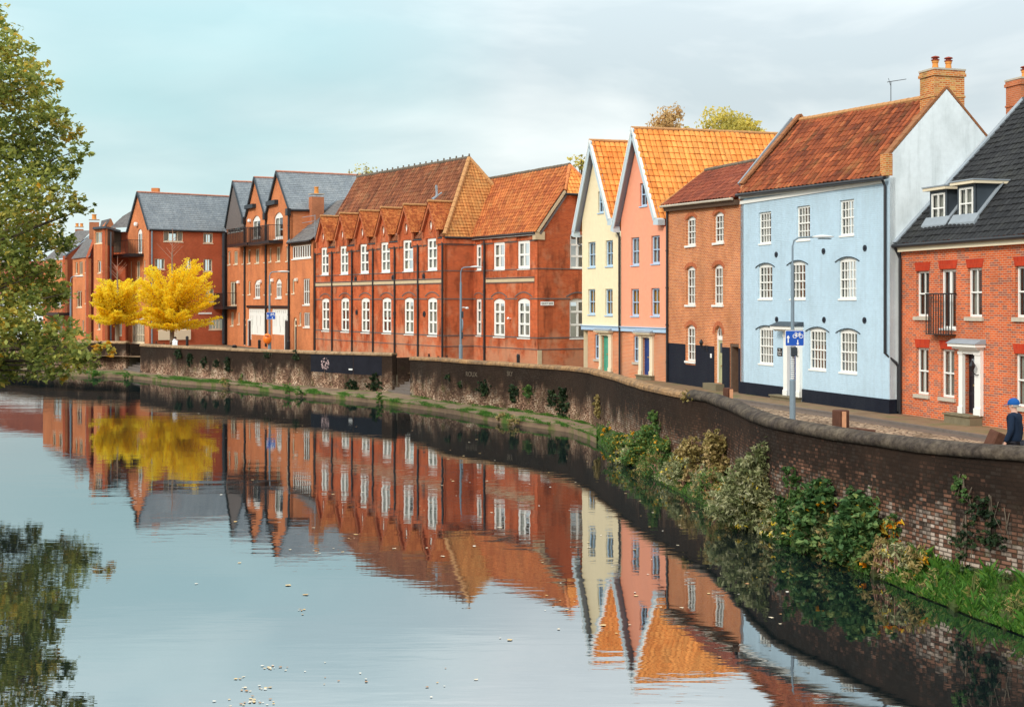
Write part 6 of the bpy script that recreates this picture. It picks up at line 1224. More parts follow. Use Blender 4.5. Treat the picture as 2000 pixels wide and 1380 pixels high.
# ================================================================ people
def skin(name, J, E, mat, parent, sub=2, root=None):
    me = bpy.data.meshes.new(name); names = list(J); org = ORG[parent.name]
    me.from_pydata([Vector(J[n][0]) for n in names], [(names.index(a), names.index(b)) for a, b in E], []); o = bpy.data.objects.new(name, me); COL.objects.link(o)
    md = o.modifiers.new('skin', 'SKIN'); md.use_smooth_shade = True; o.modifiers.new('sub', 'SUBSURF').levels = sub; o.modifiers['sub'].render_levels = sub
    for i, n in enumerate(names):
        r = J[n][1]; r = r if isinstance(r, tuple) else (r, r); me.skin_vertices[0].data[i].radius = r; me.skin_vertices[0].data[i].use_root = (n == (root or names[0]))
    dg = bpy.context.evaluated_depsgraph_get(); m2 = bpy.data.meshes.new_from_object(o.evaluated_get(dg)); bpy.data.objects.remove(o)
    m2.materials.clear(); m2.materials.append(MATS[mat]); o = bpy.data.objects.new(name, m2); COL.objects.link(o); o.parent = parent; ORG[o.name] = org; return o
def person(loc, face_az, H, label, jacket, jm, hat=None, hood=False, lean=0.):
    """face_az: direction faced, degrees clockwise from +Y"""
    t = thing('person', label, 'person', loc); t.rotation_euler = (0, 0, -R(face_az)); k = H / 1.75     # local +Y = forward
    def P(x, y, z): return (x * k, y * k + lean * z * k * .1, z * k)
    J = {'pelvis': (P(0, 0, .95), (.13, .10)), 'waist': (P(0, 0, 1.1), (.12, .10)), 'chest': (P(0, .0, 1.3), (.14, .11)), 'neck0': (P(0, -.01, 1.46), (.07, .065)), 'neck1': (P(0, .015, 1.53), (.055, .058)), 'head0': (P(0, .03, 1.6), (.072, .085)), 'head1': (P(0, .025, 1.67), (.078, .097)), 'head2': (P(0, .015, 1.73), (.05, .06)), 'nose': (P(0, .125, 1.615), .014)}
    E = [('pelvis', 'waist'), ('waist', 'chest'), ('chest', 'neck0'), ('neck0', 'neck1'), ('neck1', 'head0'), ('head0', 'head1'), ('head1', 'head2'), ('head0', 'nose')]
    for s_, n in ((-1, 'l'), (1, 'r')):
        sw_ = .06 * s_
        J.update({'sh' + n: (P(.17 * s_, 0, 1.42), .06), 'el' + n: (P(.235 * s_, -.03 - sw_ * .3, 1.13), .045), 'wr' + n: (P(.25 * s_, .04 - sw_, .88), .027), 'pa' + n: (P(.25 * s_, .05 - sw_, .80), (.04, .02)),
                  'hip' + n: (P(.09 * s_, 0, .9), .085), 'kn' + n: (P(.10 * s_, .05 + sw_ * 1.5, .5), .058), 'an' + n: (P(.10 * s_, -.01 + sw_ * 2.5, .09), .036), 'to' + n: (P(.12 * s_, .15 + sw_ * 2.5, .04), (.04, .03))})
        E += [('chest', 'sh' + n), ('sh' + n, 'el' + n), ('el' + n, 'wr' + n), ('wr' + n, 'pa' + n), ('pelvis', 'hip' + n), ('hip' + n, 'kn' + n), ('kn' + n, 'an' + n), ('an' + n, 'to' + n)]
        for f in range(4):
            fx = (f - 1.5) * .018; ln_ = (.075, .085, .08, .062)[f]
            J.update({f'f{n}{f}a': (P(.25 * s_ + .004, .05 - sw_ + fx, .765), .0095), f'f{n}{f}b': (P(.247 * s_, .055 - sw_ + fx, .765 - ln_ * .55), .0088), f'f{n}{f}c': (P(.235 * s_, .058 - sw_ + fx, .765 - ln_), .0075)}); E += [('pa' + n, f'f{n}{f}a'), (f'f{n}{f}a', f'f{n}{f}b'), (f'f{n}{f}b', f'f{n}{f}c')]
        J.update({f't{n}a': (P(.235 * s_, .095 - sw_, .80), .011), f't{n}b': (P(.225 * s_, .11 - sw_, .765), .0095)}); E += [('pa' + n, f't{n}a'), (f't{n}a', f't{n}b')]
    b_ = skin('body', J, E, 'skin', t)
    # jacket: follows torso and arms, a little bigger
    q = 1.22
    JJ = {'hem': (P(0, 0, .80), (.175 * q, .125 * q)), 'w': (P(0, 0, 1.05), (.155 * q, .115 * q)), 'c': (P(0, -.005, 1.28), (.17 * q, .125 * q)), 's': (P(0, -.01, 1.42), (.12 * q, .09 * q)), 'n': (P(0, -.005, 1.50), (.072 * q, .07 * q))}; EE = [('hem', 'w'), ('w', 'c'), ('c', 's'), ('s', 'n')]
    for s_, n in ((-1, 'l'), (1, 'r')):
        sw_ = .06 * s_; JJ.update({'a' + n: (P(.175 * s_, 0, 1.41), .078), 'b' + n: (P(.245 * s_, -.03 - sw_ * .3, 1.13), .064), 'd' + n: (P(.258 * s_, .035 - sw_, .89), .05)}); EE += [('s', 'a' + n), ('a' + n, 'b' + n), ('b' + n, 'd' + n)]
    skin('jacket', JJ, EE, jm, t, root='hem')
    TT = {'p': (P(0, 0, .92), (.165, .12))}; ET = []
    for s_, n in ((-1, 'l'), (1, 'r')): sw_ = .06 * s_; TT.update({'h' + n: (P(.095 * s_, 0, .84), .108), 'k' + n: (P(.10 * s_, .05 + sw_ * 1.5, .5), .078), 'f' + n: (P(.10 * s_, 0 + sw_ * 2.5, .07), .068)}); ET += [('p', 'h' + n), ('h' + n, 'k' + n), ('k' + n, 'f' + n)]
    skin('trousers', TT, ET, 'trouser', t)
    for s_ in (-1, 1): sw_ = .06 * s_; skin('shoe', {'a': (P(.10 * s_, -.04 + sw_ * 2.5, .05), (.045, .05)), 'b': (P(.11 * s_, .08 + sw_ * 2.5, .045), (.05, .042)), 'c': (P(.12 * s_, .19 + sw_ * 2.5, .035), (.04, .03))}, [('a', 'b'), ('b', 'c')], 'door_black', t)
    def orgm(m, name, mat):
        me = bpy.data.meshes.new(name); me.from_pydata(m.v, [], m.f); me.polygons.foreach_set('use_smooth', [True] * len(me.polygons)); me.materials.append(MATS[mat]); o = bpy.data.objects.new(name, me); COL.objects.link(o); o.parent = t; ORG[o.name] = Vector(loc); return o
    def dome(cx, cy, cz, rx, ry, rz, z0=-.1, n=16, rows=7):
        m = M(); rg = []
        for i in range(rows): a = math.asin(z0) + (math.pi / 2 - math.asin(z0)) * i / (rows - 1); rg += [((cx + rx * math.cos(a) * math.cos(u)) * k, (cy + ry * math.cos(a) * math.sin(u)) * k, (cz + rz * math.sin(a)) * k) for u in [2 * math.pi * j / n for j in range(n)]]
        m.add(rg, [(i * n + j, i * n + (j + 1) % n, (i + 1) * n + (j + 1) % n, (i + 1) * n + j) for i in range(rows - 1) for j in range(n)]); return m
    if hat:
        orgm(dome(0, .0, 1.63, .088, .105, .08, -.5), 'hair', 'hair_grey')
        c_ = orgm(dome(0, .012, 1.655, .102, .122, .115, -.15), 'cap', hat)
        m = M(); pts = [(.085 * math.cos(a), .09 + .11 * max(0, math.sin(a)), 1.645 - .015 * math.sin(a)) for a in [math.pi * i / 8 for i in range(9)]]; v = [(x * k, y * k, z * k) for x, y, z in pts]; m.add(v + [(x, y, z - .012) for x, y, z in v], [tuple(range(9)), tuple(range(17, 8, -1))] + [(i, (i + 1) % 9, (i + 1) % 9 + 9, i + 9) for i in range(9)]); orgm(m, 'cap_peak', hat)
        m = dome(0, -.112, 1.625, .045, .02, .022, -.9); orgm(m, 'cap_strap', 'white_cloth')
    else: orgm(dome(0, .0, 1.655, .095, .112, .105, -.3), 'hair', 'hair_dark')
    for s_ in (-1, 1):
        orgm(dome(.078 * s_, .015, 1.615, .014, .022, .034, -.95), 'ear', 'skin'); orgm(dome(.03 * s_, .108, 1.645, .013, .01, .01, -.95, 8, 5), 'eye', 'hair_dark')
    orgm(dome(0, .107, 1.567, .026, .008, .007, -.9, 8, 5), 'mouth', 'rust')
    if hood: orgm(dome(0, -.085, 1.50, .12, .085, .085, -.95), 'hood', jm)
    return t
xm = gx(1981, 27.5)[0]; M().box(-2.5, 1.6, -1.6, 1.6, 1.0, 1.70, 0, (xm + .6, 27.6, 0)).build('raised_footway', 'paving')['kind'] = 'structure'
person((xm, 27.5, 1.705), -52, 1.8, 'man in blue cap and dark navy jacket seen from behind at the right edge', None, 'jacket_navy', hat='cap_blue')
xm = gx(338, 95.6)[0]; person((xm, 96.2, 1.39), 35, 1.62, 'person with dark hair in a white hooded jacket by the yellow trees', None, 'white_cloth', hood=True)

# ================================================================ trees and plants
def leaves(name, P_, size, mat, parent, tint, flatz=0., seed=0, loc=None, aspect=.62, kind=None, droop=0.):
    rs = np.random.RandomState(seed); P_ = np.asarray(P_, dtype=np.float64); n = len(P_)
    nr = rs.normal(size=(n, 3)); nr[:, 2] = np.abs(nr[:, 2]) + flatz; nr /= np.linalg.norm(nr, axis=1)[:, None]
    a = rs.normal(size=(n, 3)); a[:, 2] -= droop; a -= (a * nr).sum(1)[:, None] * nr; a /= np.linalg.norm(a, axis=1)[:, None]; b = np.cross(nr, a)
    s = size * rs.uniform(.6, 1.3, n)[:, None]
    V_ = np.stack([P_ - a * s * .5, P_ + b * s * aspect * .5 + nr * s * .08, P_ + a * s * .55 - nr * s * .12, P_ - b * s * aspect * .5 + nr * s * .08], 1).reshape(-1, 3)
    org = ORG[parent.name] if parent else Vector(loc); V_ -= np.array(org)
    me = bpy.data.meshes.new(name); me.vertices.add(4 * n); me.vertices.foreach_set('co', V_.ravel().astype(np.float32)); me.loops.add(4 * n); me.loops.foreach_set('vertex_index', np.arange(4 * n, dtype=np.int32)); me.polygons.add(n); me.polygons.foreach_set('loop_start', np.arange(0, 4 * n, 4, dtype=np.int32)); me.polygons.foreach_set('loop_total', np.full(n, 4, dtype=np.int32)); me.update(); me.validate()
    at = me.attributes.new('tint', 'FLOAT', 'FACE'); at.data.foreach_set('value', np.clip(np.asarray(tint), 0, 1).astype(np.float32))
    me.materials.append(MATS[mat]); o = bpy.data.objects.new(name, me); COL.objects.link(o)
    if parent: o.parent = parent
    else: o.location = org
    ORG[o.name] = Vector(org); return o
def clumps(cl, dens, seed, sub=9, shell=.55):
    """cl: (x,y,z,r,tint). leaves gathered in small sprays inside each clump"""
    rs = np.random.RandomState(seed); P_ = []; T = []
    for x, y, z, r, tt in cl:
        k = max(3, int(dens * r * r)); ns = max(2, k // sub); d = rs.normal(size=(ns, 3)); d /= np.linalg.norm(d, axis=1)[:, None]; rad = r * rs.uniform(0, 1, ns) ** shell
        c = np.array([x, y, z]) + d * rad[:, None] * np.array([1, 1, .85]); st = tt + rs.normal(0, .13, ns)
        for i in range(ns): q = c[i] + rs.normal(size=(sub, 3)) * r * .14 * np.array([1, 1, .6]); P_.append(q); T.append(st[i] + rs.normal(0, .09, sub))
    return np.concatenate(P_), np.concatenate(T)
# big overhanging maple on the left bank
t = thing('maple_tree', 'large leafy maple turning yellow, overhanging the river at the left edge', 'tree', (-26, 47, .9))
sil = [(0, 95, 1.1), (-30, 50, 1.2), (45, 125, .85), (70, 160, .8), (20, 200, 1.4), (85, 212, .75), (105, 165, .3), (50, 280, 1.4), (128, 262, .7), (100, 235, .75), (156, 292, .45), (95, 335, 1.1), (135, 330, .6), (40, 380, 1.5), (105, 392, .8), (150, 398, .5), (178, 403, .25), (112, 425, .3), (60, 450, 1.2), (95, 470, .8), (125, 478, .55), (15, 500, 1.5), (70, 530, 1.0), (98, 527, .45), (30, 580, 1.3), (70, 582, .6), (100, 578, .8), (128, 572, .5), (20, 640, 1.3), (60, 655, 1.1), (105, 645, .85), (135, 675, .9), (150, 700, .75), (90, 705, .9), (40, 712, .8), (5, 715, .8), (120, 725, .5), (165, 712, .35), (-40, 150, 1.5), (-30, 300, 1.8), (-30, 450, 1.8), (-30, 600, 1.6), (-40, 700, 1.0)]
rs = random.Random(11); cl = []
for px, py, r in sil: Y = 47.6 + rs.uniform(-1.6, 1.6); v = V(px, py, Y); cl.append((v.x, v.y, v.z, r, .50 + rs.uniform(-.16, .18))); 
for i in range(70):
    a = rs.uniform(0, 6.28); rr_ = 6.6 * math.sqrt(rs.uniform(.1, 1)); z_ = rs.uniform(3.0, 15.2); lim = 6.8 * math.sqrt(max(.05, 1 - ((z_ - 8) / 8.5) ** 2)); 
    if rr_ > lim: rr_ = lim * .8
    x, y = -25.2 + rr_ * math.cos(a), 48.5 + rr_ * math.sin(a)
    if x / y > -.402: x = -.402 * y - rs.uniform(.2, 1)
    cl.append((x, y, z_, rs.uniform(1.0, 1.7), .46 + rs.uniform(-.14, .16)))
P_, T_ = clumps(cl, 470, 3); leaves('foliage', P_, .21, 'leaf_maple', t, T_, .5, 4)
P_, T_ = clumps([(*V(px, py, 46.5), .2, .8) for px, py in ((196, 680), (208, 676), (186, 684), (214, 688))], 900, 8, sub=6); leaves('leaf_spray', P_, .2, 'leaf_maple', t, T_, .5, 9)
tr = M(); tr.tube([(-26, 47, .8), (-25.8, 47.2, 3), (-25.6, 47.4, 6), (-25.3, 48, 10), (-25, 48.4, 14)], [.5, .42, .34, .22, .08], 10); tr.build('trunk', 'bark', t)
m = M()
for i, (px, py, r) in enumerate(sil):
    v = V(px, py, 47.6); z0_ = min(max(2.5, v.z - 1.5 - .3 * (v.x + 26)), 12); s_ = Vector((-25.6, 47.4, z0_)); mid = s_.lerp(v, .5) + Vector((0, rs.uniform(-.5, .5), .35)); m.tube([s_, mid, s_.lerp(v, .8) + Vector((0, 0, .15)), v], [.13, .07, .04, .012], 6)
m.build('limbs', 'bark', t)
# the two golden trees
def gold(px, Y, y0, y1, xl, xr, label, seed, n_b, twig_y):
    x = gx(px, Y)[0]; t = thing('golden_tree', label, 'tree', (x, Y, 1.38)); rs = random.Random(seed); zb = CH - (y1 - HZ) * Y / FP + .5; zt = CH - (y0 - HZ) * Y / FP
    rx0 = (px - xl) * Y / FP; rx1 = (xr - px) * Y / FP; M().tube([(x, Y, 1.35), (x, Y, zb), (x + .05, Y, zb + 1.5), (x, Y, zt)], [.2, .17, .1, .04], 8).build('trunk', 'bark_pale', t)
    m = M(); P_ = []; T_ = []; nr = np.random.RandomState(seed)
    for i in range(n_b):
        a = rs.uniform(0, 2 * math.pi); u = rs.random(); rise = .12 + 1.15 * u; c_, s_ = math.cos(a), math.sin(a); rx = rx1 if c_ > 0 else rx0; ry = (rx0 + rx1) / 2
        k = (.72 + .28 * rs.random()) * (1.0 - .28 * u * u); e = Vector((x + c_ * rx * k, Y + s_ * ry * k, zb - .2 + (zt - zb) * min(1.0, (.08 + .92 * u) * rs.uniform(.85, 1.04)))); st = Vector((x, Y, zb - .1 + (zt - zb) * .35 * u)); mid = st.lerp(e, .55) + Vector((0, 0, -.1 + .1 * u))
        m.tube([st, mid, e], [.05, .03, .008], 5)
        nl = 380
        tt = nr.uniform(.18, 1, nl); q = np.array([[*( (st.lerp(mid, v / .55) if v < .55 else mid.lerp(e, (v - .55) / .45)) )] for v in tt]); w_ = .34 * (1.12 - tt * .75)
        q += nr.normal(size=(nl, 3)) * np.stack([w_, w_, w_ * .32], 1); P_.append(q); T_.append(.55 + nr.normal(0, .16, nl) + rs.uniform(-.2, .2))
    m.build('limbs', 'twig', t)
    leaves('foliage', np.concatenate(P_), .175, 'leaf_gold', t, np.concatenate(T_), .5, seed)
    m = M(); ztw = CH - (twig_y - HZ) * Y / FP; m.tube([(x, Y, zt - .8), (x + .03, Y, ztw)], [.045, .012], 5)
    for i in range(9): z_ = zt - .6 + (ztw - zt) * i / 10; e = rs.choice((-1, 1)) * rs.uniform(.5, 1.2) * (1 - i / 14); m.tube([(x, Y, z_), (x + e, Y + rs.uniform(-.3, .3), z_ + abs(e) * 1.1)], [.022, .008], 4)
    m.build('bare_twigs', 'twig', t); return t
gold(336, 104, 492, 652, 262, 436, 'taller golden leaved tree standing right of its neighbour, trunk before the cream bay', 21, 75, 446)
gold(229, 108, 530, 640, 176, 292, 'smaller golden leaved tree standing left of its neighbour, by the small steps', 33, 52, 500)
# trees showing over the roofs
def back_tree(px, Y, y0, ybase, wpx, label, mat, seed, dens=90, size=.3, droop=0., n=26, r0=1.3):
    x = gx(px, Y)[0]; t = thing('background_tree', label, 'tree', (x, Y, 1.3)); zt = CH - (y0 - HZ) * Y / FP; zb = CH - (ybase - HZ) * Y / FP - 2.5; rs = random.Random(seed); w_ = wpx * Y / FP / 2; cl = []
    for i in range(n):
        a = rs.uniform(0, 6.28); z_ = rs.uniform(zb, zt - .4); f = math.sqrt(max(.1, 1 - ((z_ - zb) / (zt - zb)) ** 3)); r_ = w_ * f * math.sqrt(rs.random()); cl.append((x + r_ * math.cos(a), Y + r_ * math.sin(a), z_ + .3, r0 * rs.uniform(.5, 1), .5 + rs.uniform(-.25, .25)))
    P_, T_ = clumps(cl, dens, seed, sub=6, shell=.6); leaves('foliage', P_, size, mat, t, T_, .2, seed, droop=droop)
    m = M().tube([(x, Y, 1.2), (x, Y, zb), (x, Y, zt - .3)], [.35, .25, .03], 7)
    m.build('trunk', 'bark', t); m = M()
    for c_ in cl: m.tube([(x, Y, max(zb - 1, c_[2] - 2.2)), ((x + c_[0]) / 2, (Y + c_[1]) / 2, c_[2] - .9), c_[:3]], [.08, .05, .015], 4)
    m.build('limbs', 'bark', t)
back_tree(1300, 118, 206, 275, 58, 'thin reddish brown birch showing over the pink house ridge', 'leaf_birch', 41, dens=110, size=.24, droop=2.2, n=34, r0=1.1)
back_tree(1425, 122, 226, 278, 125, 'round yellow green tree top showing behind the orange roofs', 'leaf_olive', 42, dens=95, n=60, r0=1.7)
back_tree(1345, 120, 247, 275, 40, 'low sparse tree top between the birch and the round tree', 'leaf_olive', 46, dens=90, n=16, r0=1.0)
back_tree(715, 150, 321, 350, 50, 'sparse yellow tree top above the left end of the school ridge', 'leaf_olive', 43, dens=36, n=9, r0=1.4)
back_tree(682, 150, 325, 345, 34, 'small sparse tree top above the slate roof beside the school', 'leaf_olive', 44, dens=36, n=6, r0=1.2)
back_tree(1136, 120, 304, 340, 30, 'sparse yellow tree top between the school roof and the cream gable', 'leaf_olive', 45, dens=60, n=8, r0=1.1)
# bank plants
def shrub(px, bot, top, hw, label, mat, seed, dens=520, size=.12, yoff=.45, name='shrub', stems=14, stemmat='stem_green', shape=1.0, cat='shrub', tint=.5, flatz=.3, droop=0., wallY=None, aspect=.62):
    Yw = CH * FP / (bot - HZ); Y = min(Yw + yoff * .6, lerp1([(q, Y_) for q, Y_ in BASE], px) - min(.5, hw * .012)); x = (px - 1000) / FP * Y; hwm = hw * Y / FP; ht = CH - (top - HZ) * Y / FP; z0 = .1; t = thing(name, label, cat, (x, Y, z0)); rs = random.Random(seed); cl = []; nC = max(9, int(42 * hwm * ht))
    for i in range(nC):
        u = rs.random(); z_ = z0 + (ht - z0) * u * .93; f = math.sin(math.pi * min(1, .28 + .72 * (1 - u) ** .8)) if shape else 1; f = max(.25, (1 - u ** 2.2))
        a = rs.uniform(0, 6.28); r_ = math.sqrt(rs.random()); cl.append((x + hwm * .85 * f * r_ * math.cos(a), Y + min(hwm, .75) * f * r_ * math.sin(a), z_, rs.uniform(.18, .36) * (1.1 if hwm > .5 else .75), tint + rs.uniform(-.2, .2)))
    P_, T_ = clumps(cl, dens * 1.7, seed, sub=7, shell=.5)
    yl = 8; P_ = P_[P_[:, 2] > .03]; T_ = T_[:len(P_)]
    leaves('foliage', P_, size, mat, t, T_, flatz, seed, droop=droop, aspect=aspect); m = M()
    for i in range(stems): c_ = rs.choice(cl); b_ = Vector((x + rs.uniform(-.3, .3) * hwm, Y + rs.uniform(0, .3), .05)); e = Vector(c_[:3]) + Vector((0, 0, .15)); m.tube([b_, b_.lerp(e, .6) + Vector((0, 0, .12)), e], [.014, .010, .004], 4)
    m.build('stems', stemmat, t); return t
shrub(1262, 908, 838, 52, 'bright green nettle patch at the water edge, left of the dry brown stems', 'leaf_nettle', 51, 620, .10, tint=.6)
shrub(1300, 925, 858, 34, 'green nettle clump hard against the dry brown weeds', 'leaf_nettle', 52, 600, .10, tint=.58)
shrub(1186, 866, 826, 24, 'small weed with orange leaves at the bend of the bank', 'leaf_nettle', 53, 420, .10, tint=.85)
shrub(1240, 885, 843, 16, 'small plant with orange leaves on top of the nettle patch', 'leaf_nettle', 54, 420, .10, tint=.9)
shrub(1345, 950, 850, 40, 'dry yellow brown weeds against the wall right of the nettles', 'leaf_dry', 55, 430, .10, tint=.55, droop=1, stemmat='twig')
shrub(1395, 975, 842, 40, 'tall dry seed heads and pale green weeds under the wall', 'leaf_dry', 56, 380, .11, tint=.65, droop=1, stemmat='twig', stems=24)
shrub(1412, 960, 860, 30, 'olive weeds standing left of the big pale shrub', 'leaf_buddleia', 57, 430, .11, tint=.4)
shrub(1460, 1035, 893, 92, 'large pale green narrow leaved shrub hanging over the water', 'leaf_buddleia', 58, 560, .15, tint=.55, droop=.8, aspect=.3, stems=40)
shrub(1490, 985, 845, 38, 'upright pale shrub against the wall above the large overhanging one', 'leaf_buddleia', 59, 430, .14, tint=.5, aspect=.3, stems=24, yoff=1.2)
shrub(1545, 1045, 900, 40, 'dark ivy covered shrub between the pale shrub and the sycamore', 'leaf_nettle', 60, 560, .12, tint=.3)
shrub(1600, 1060, 945, 60, 'broad leaved sycamore scrub with a few yellow leaves, left clump', 'leaf_sycamore', 61, 520, .15, tint=.55, flatz=.8)
shrub(1675, 1085, 962, 66, 'broad leaved sycamore scrub against the whitened bricks, middle clump', 'leaf_sycamore', 62, 520, .15, tint=.5, flatz=.8)
shrub(1700, 1115, 1012, 60, 'sycamore scrub with orange leaves reaching low over the water', 'leaf_sycamore', 63, 520, .15, tint=.62, flatz=.8)
shrub(1745, 1070, 1000, 22, 'small sycamore sprig with bright orange leaves against the pale bricks', 'leaf_sycamore', 64, 420, .13, tint=.8, flatz=.8)
shrub(1800, 1140, 1082, 45, 'low bright green nettles where the grass begins', 'leaf_nettle', 65, 560, .09, tint=.75)
shrub(1640, 1098, 1040, 30, 'dry brownish weed trailing at the water below the sycamore', 'leaf_dry', 66, 420, .1, tint=.45, droop=1, stemmat='twig')
for i, (px, bot, top, hw) in enumerate(((1820, 1172, 1125, 18), (1905, 1200, 1130, 22), (1880, 1165, 1105, 28), (1985, 1230, 1165, 26), (1965, 1180, 1120, 26))): shrub(px, bot, top, hw, ['tan grass tuft at the left end of the near grass', 'olive grass tuft in the middle of the near grass', 'dark weeds under the hanging ivy', 'tall olive weeds at the right edge of the near bank', 'dark weeds against the wall foot near the right edge'][i], ['leaf_dry', 'leaf_dry', 'leaf_ivy', 'leaf_dry', 'leaf_nettle'][i], 70 + i, 500, .08, tint=(.7, .5, .8, .5, .2)[i], aspect=.2 if i != 2 else .6, name='weed', cat='plant')
for i, (px, bot, top, hw) in enumerate(((1005, 832, 812, 9), (978, 826, 808, 7), (585, 775, 757, 12), (560, 772, 748, 10), (436, 758, 735, 12), (247, 740, 727, 6), (184, 737, 723, 14), (472, 752, 731, 11), (740, 790, 768, 5))): shrub(px, bot, top, hw, ['tan grass tuft on the towpath edge before the school', 'small tan tuft beside the larger one on the towpath edge', 'green tuft on the quay edge left of the painted wall', 'bright green weeds where the towpath widens', 'weeds at the water below the orange lifebelt case', 'tiny green tuft below the small steps', 'low green growth at the water by the overhanging tree', 'dark green bush at the foot of the long wall', 'tiny tuft on the towpath before the long wall end'][i], ['leaf_dry', 'leaf_dry', 'leaf_grass', 'leaf_grass', 'leaf_dry', 'leaf_grass', 'leaf_grass', 'leaf_nettle', 'leaf_grass'][i], 80 + i, 300, .11, tint=.6, name='weed', cat='plant', stems=4)
rsw = random.Random(90); wl = 'low tangled pale weeds filling the bank between the larger shrubs and the water'
for i, px in enumerate((1215, 1235, 1275, 1300, 1322, 1340, 1362, 1385, 1405, 1425, 1450, 1475, 1500, 1520, 1540, 1560, 1580, 1605, 1630, 1655, 1690, 1720, 1750, 1775, 1790, 1225, 1290, 1330, 1372, 1395, 1415, 1440, 1462, 1488, 1510, 1535, 1570, 1592, 1618, 1642, 1668, 1705, 1735)):
    Ye = lerp1(WATER_E, px); Yw_ = lerp1([(q, Y_) for q, Y_ in BASE], px); Y_ = Ye + (Yw_ - Ye) * rsw.uniform(.0, .45); bot = HZ + CH * FP / Y_
    o = shrub(px + rsw.uniform(-6, 6), bot, bot - rsw.uniform(.55, 1.05) * FP / Y_ , rsw.uniform(22, 40), wl, rsw.choice(['leaf_buddleia', 'leaf_dry', 'leaf_nettle', 'leaf_buddleia']), 300 + i, 420, rsw.uniform(.08, .12), yoff=.1, tint=rsw.uniform(.45, .7), droop=.8, aspect=.4, name='bank_weed', cat='weed', stems=18, stemmat=rsw.choice(['stem_green', 'twig']))
    o['group'] = 'weeds along the near bank'
# ivy and ferns rooted in the walls
def ivy(Wl, px, y0, y1, hw, label, mat='leaf_ivy', seed=0, size=.1, dens=700, taper=.5, out=.16, tint=.5):
    pts = wpts(Wl)
    for i in range(len(pts) - 1):
        F = Face(pts[i], pts[i + 1]); s_ = F.s_of(px)
        if -.3 <= s_ <= F.len + .3: break
    z1, z0 = F.z_at(s_, y0), F.z_at(s_, y1); Y = F.pt(s_, 0).y; h = hw * Y / FP / max(.35, abs(F.n.y)); t = thing('wall_plant', label, 'plant', F.pt(s_, (z0 + z1) / 2, .05)); rs = random.Random(seed); cl = []
    n = max(7, int((z1 - z0) * h * 60))
    for i in range(n): u = rs.random(); w_ = h * (taper + (1 - taper) * math.sin(math.pi * min(1, u + .1))) * rs.uniform(.3, 1.35); p = F.pt(s_ + rs.uniform(-1, 1) * w_ * .8, z0 + (z1 - z0) * u, out * rs.uniform(.1, 1)); cl.append((*p, rs.uniform(.07, .17), tint + rs.uniform(-.2, .2)))
    P_, T_ = clumps(cl, dens / .13 * .13, seed, sub=7); 
    P_, T_ = clumps([(a, b, c_, r_, q_) for a, b, c_, r_, q_ in cl], 1500, seed, sub=7); leaves('foliage', P_, size, mat, t, T_, .1, seed, droop=.8)
    m = M()
    for k_ in range(5): q_ = s_ + rs.uniform(-1, 1) * h; zt_ = z0 + (z1 - z0) * rs.uniform(.4, 1); m.tube([F.pt(q_, zt_, .02), F.pt(q_ + rs.uniform(-.1, .1), zt_ - (z1 - z0) * .3, .08), F.pt(q_ + rs.uniform(-.15, .15), zt_ - (z1 - z0) * .6, .03)], [.012, .009, .004], 4)
    m.tube([F.pt(s_, z1, .01), F.pt(s_ + .05, (z0 + z1) / 2, .05), F.pt(s_, z0, .03)], [.02, .03, .02], 5); m.build('stem', 'bark', t)
for i, (Wl, px, y0, y1, hw, lab, mt) in enumerate(((W4, 1933, 965, 1062, 30, 'hanging ivy mass on the near wall above the grass', 'leaf_ivy'), (W4, 1887, 1005, 1092, 8, 'narrow upright strip of ivy left of the hanging ivy', 'leaf_ivy'), (W4, 1882, 925, 975, 10, 'small pale sprig high on the near wall', 'leaf_nettle'),
    (W3, 1281, 806, 872, 24, 'feathery dark green bush on the wall left of the joint', 'leaf_nettle'), (W3, 1080, 762, 792, 9, 'dark oval ivy clump, left of the pair before the cream house', 'leaf_ivy'), (W3, 1103, 758, 815, 12, 'taller dark ivy clump, right of the pair before the cream house', 'leaf_ivy'), (W3, 947, 742, 770, 14, 'ivy clump on the school wall below the first scrawl', 'leaf_ivy'), (W3, 1006, 752, 785, 11, 'ivy tuft below the second scrawl on the school wall', 'leaf_ivy'), (W3, 1036, 752, 774, 12, 'round green tuft right of the second scrawl', 'leaf_nettle'), (W3, 876, 728, 748, 5, 'small dark fern high on the wall left of the scrawls', 'leaf_ivy'), (W3, 902, 742, 758, 4, 'tiny dark fern left of the first scrawl', 'leaf_ivy'),
    (W3, 1170, 775, 812, 14, 'brown green creeper on the wall before the cream house', 'leaf_dry'), (W3, 1345, 765, 778, 14, 'little dry plant on top of the coping joint', 'leaf_dry'),
    (W2, 373, 690, 716, 9, 'dark ivy clump nearest the small steps, on the long wall', 'leaf_ivy'), (W2, 400, 700, 716, 9, 'second dark clump along the long wall', 'leaf_ivy'), (W2, 424, 700, 715, 9, 'third dark clump along the long wall', 'leaf_ivy'), (W2, 448, 698, 727, 11, 'largest dark ivy clump in the middle of the long wall', 'leaf_ivy'), (W2, 350, 684, 700, 14, 'spreading creeper near the coping behind the person in white', 'leaf_ivy'), (W2, 580, 685, 702, 8, 'creeper hanging from the coping above the painted patch', 'leaf_ivy'), (W2, 527, 686, 698, 8, 'creeper hanging from the coping below the lifebelt case', 'leaf_ivy'), (W2, 735, 730, 764, 16, 'broad ivy covering the lower right end of the long wall', 'leaf_ivy'), (W2, 690, 740, 762, 20, 'low ivy along the foot of the long wall', 'leaf_ivy'), (W1, 196, 668, 682, 8, 'ivy on the wall left of the small steps', 'leaf_ivy'))):
    ivy(Wl, px, y0, y1, hw, lab, mt, 200 + i, size=.09 if px > 1200 else .13)
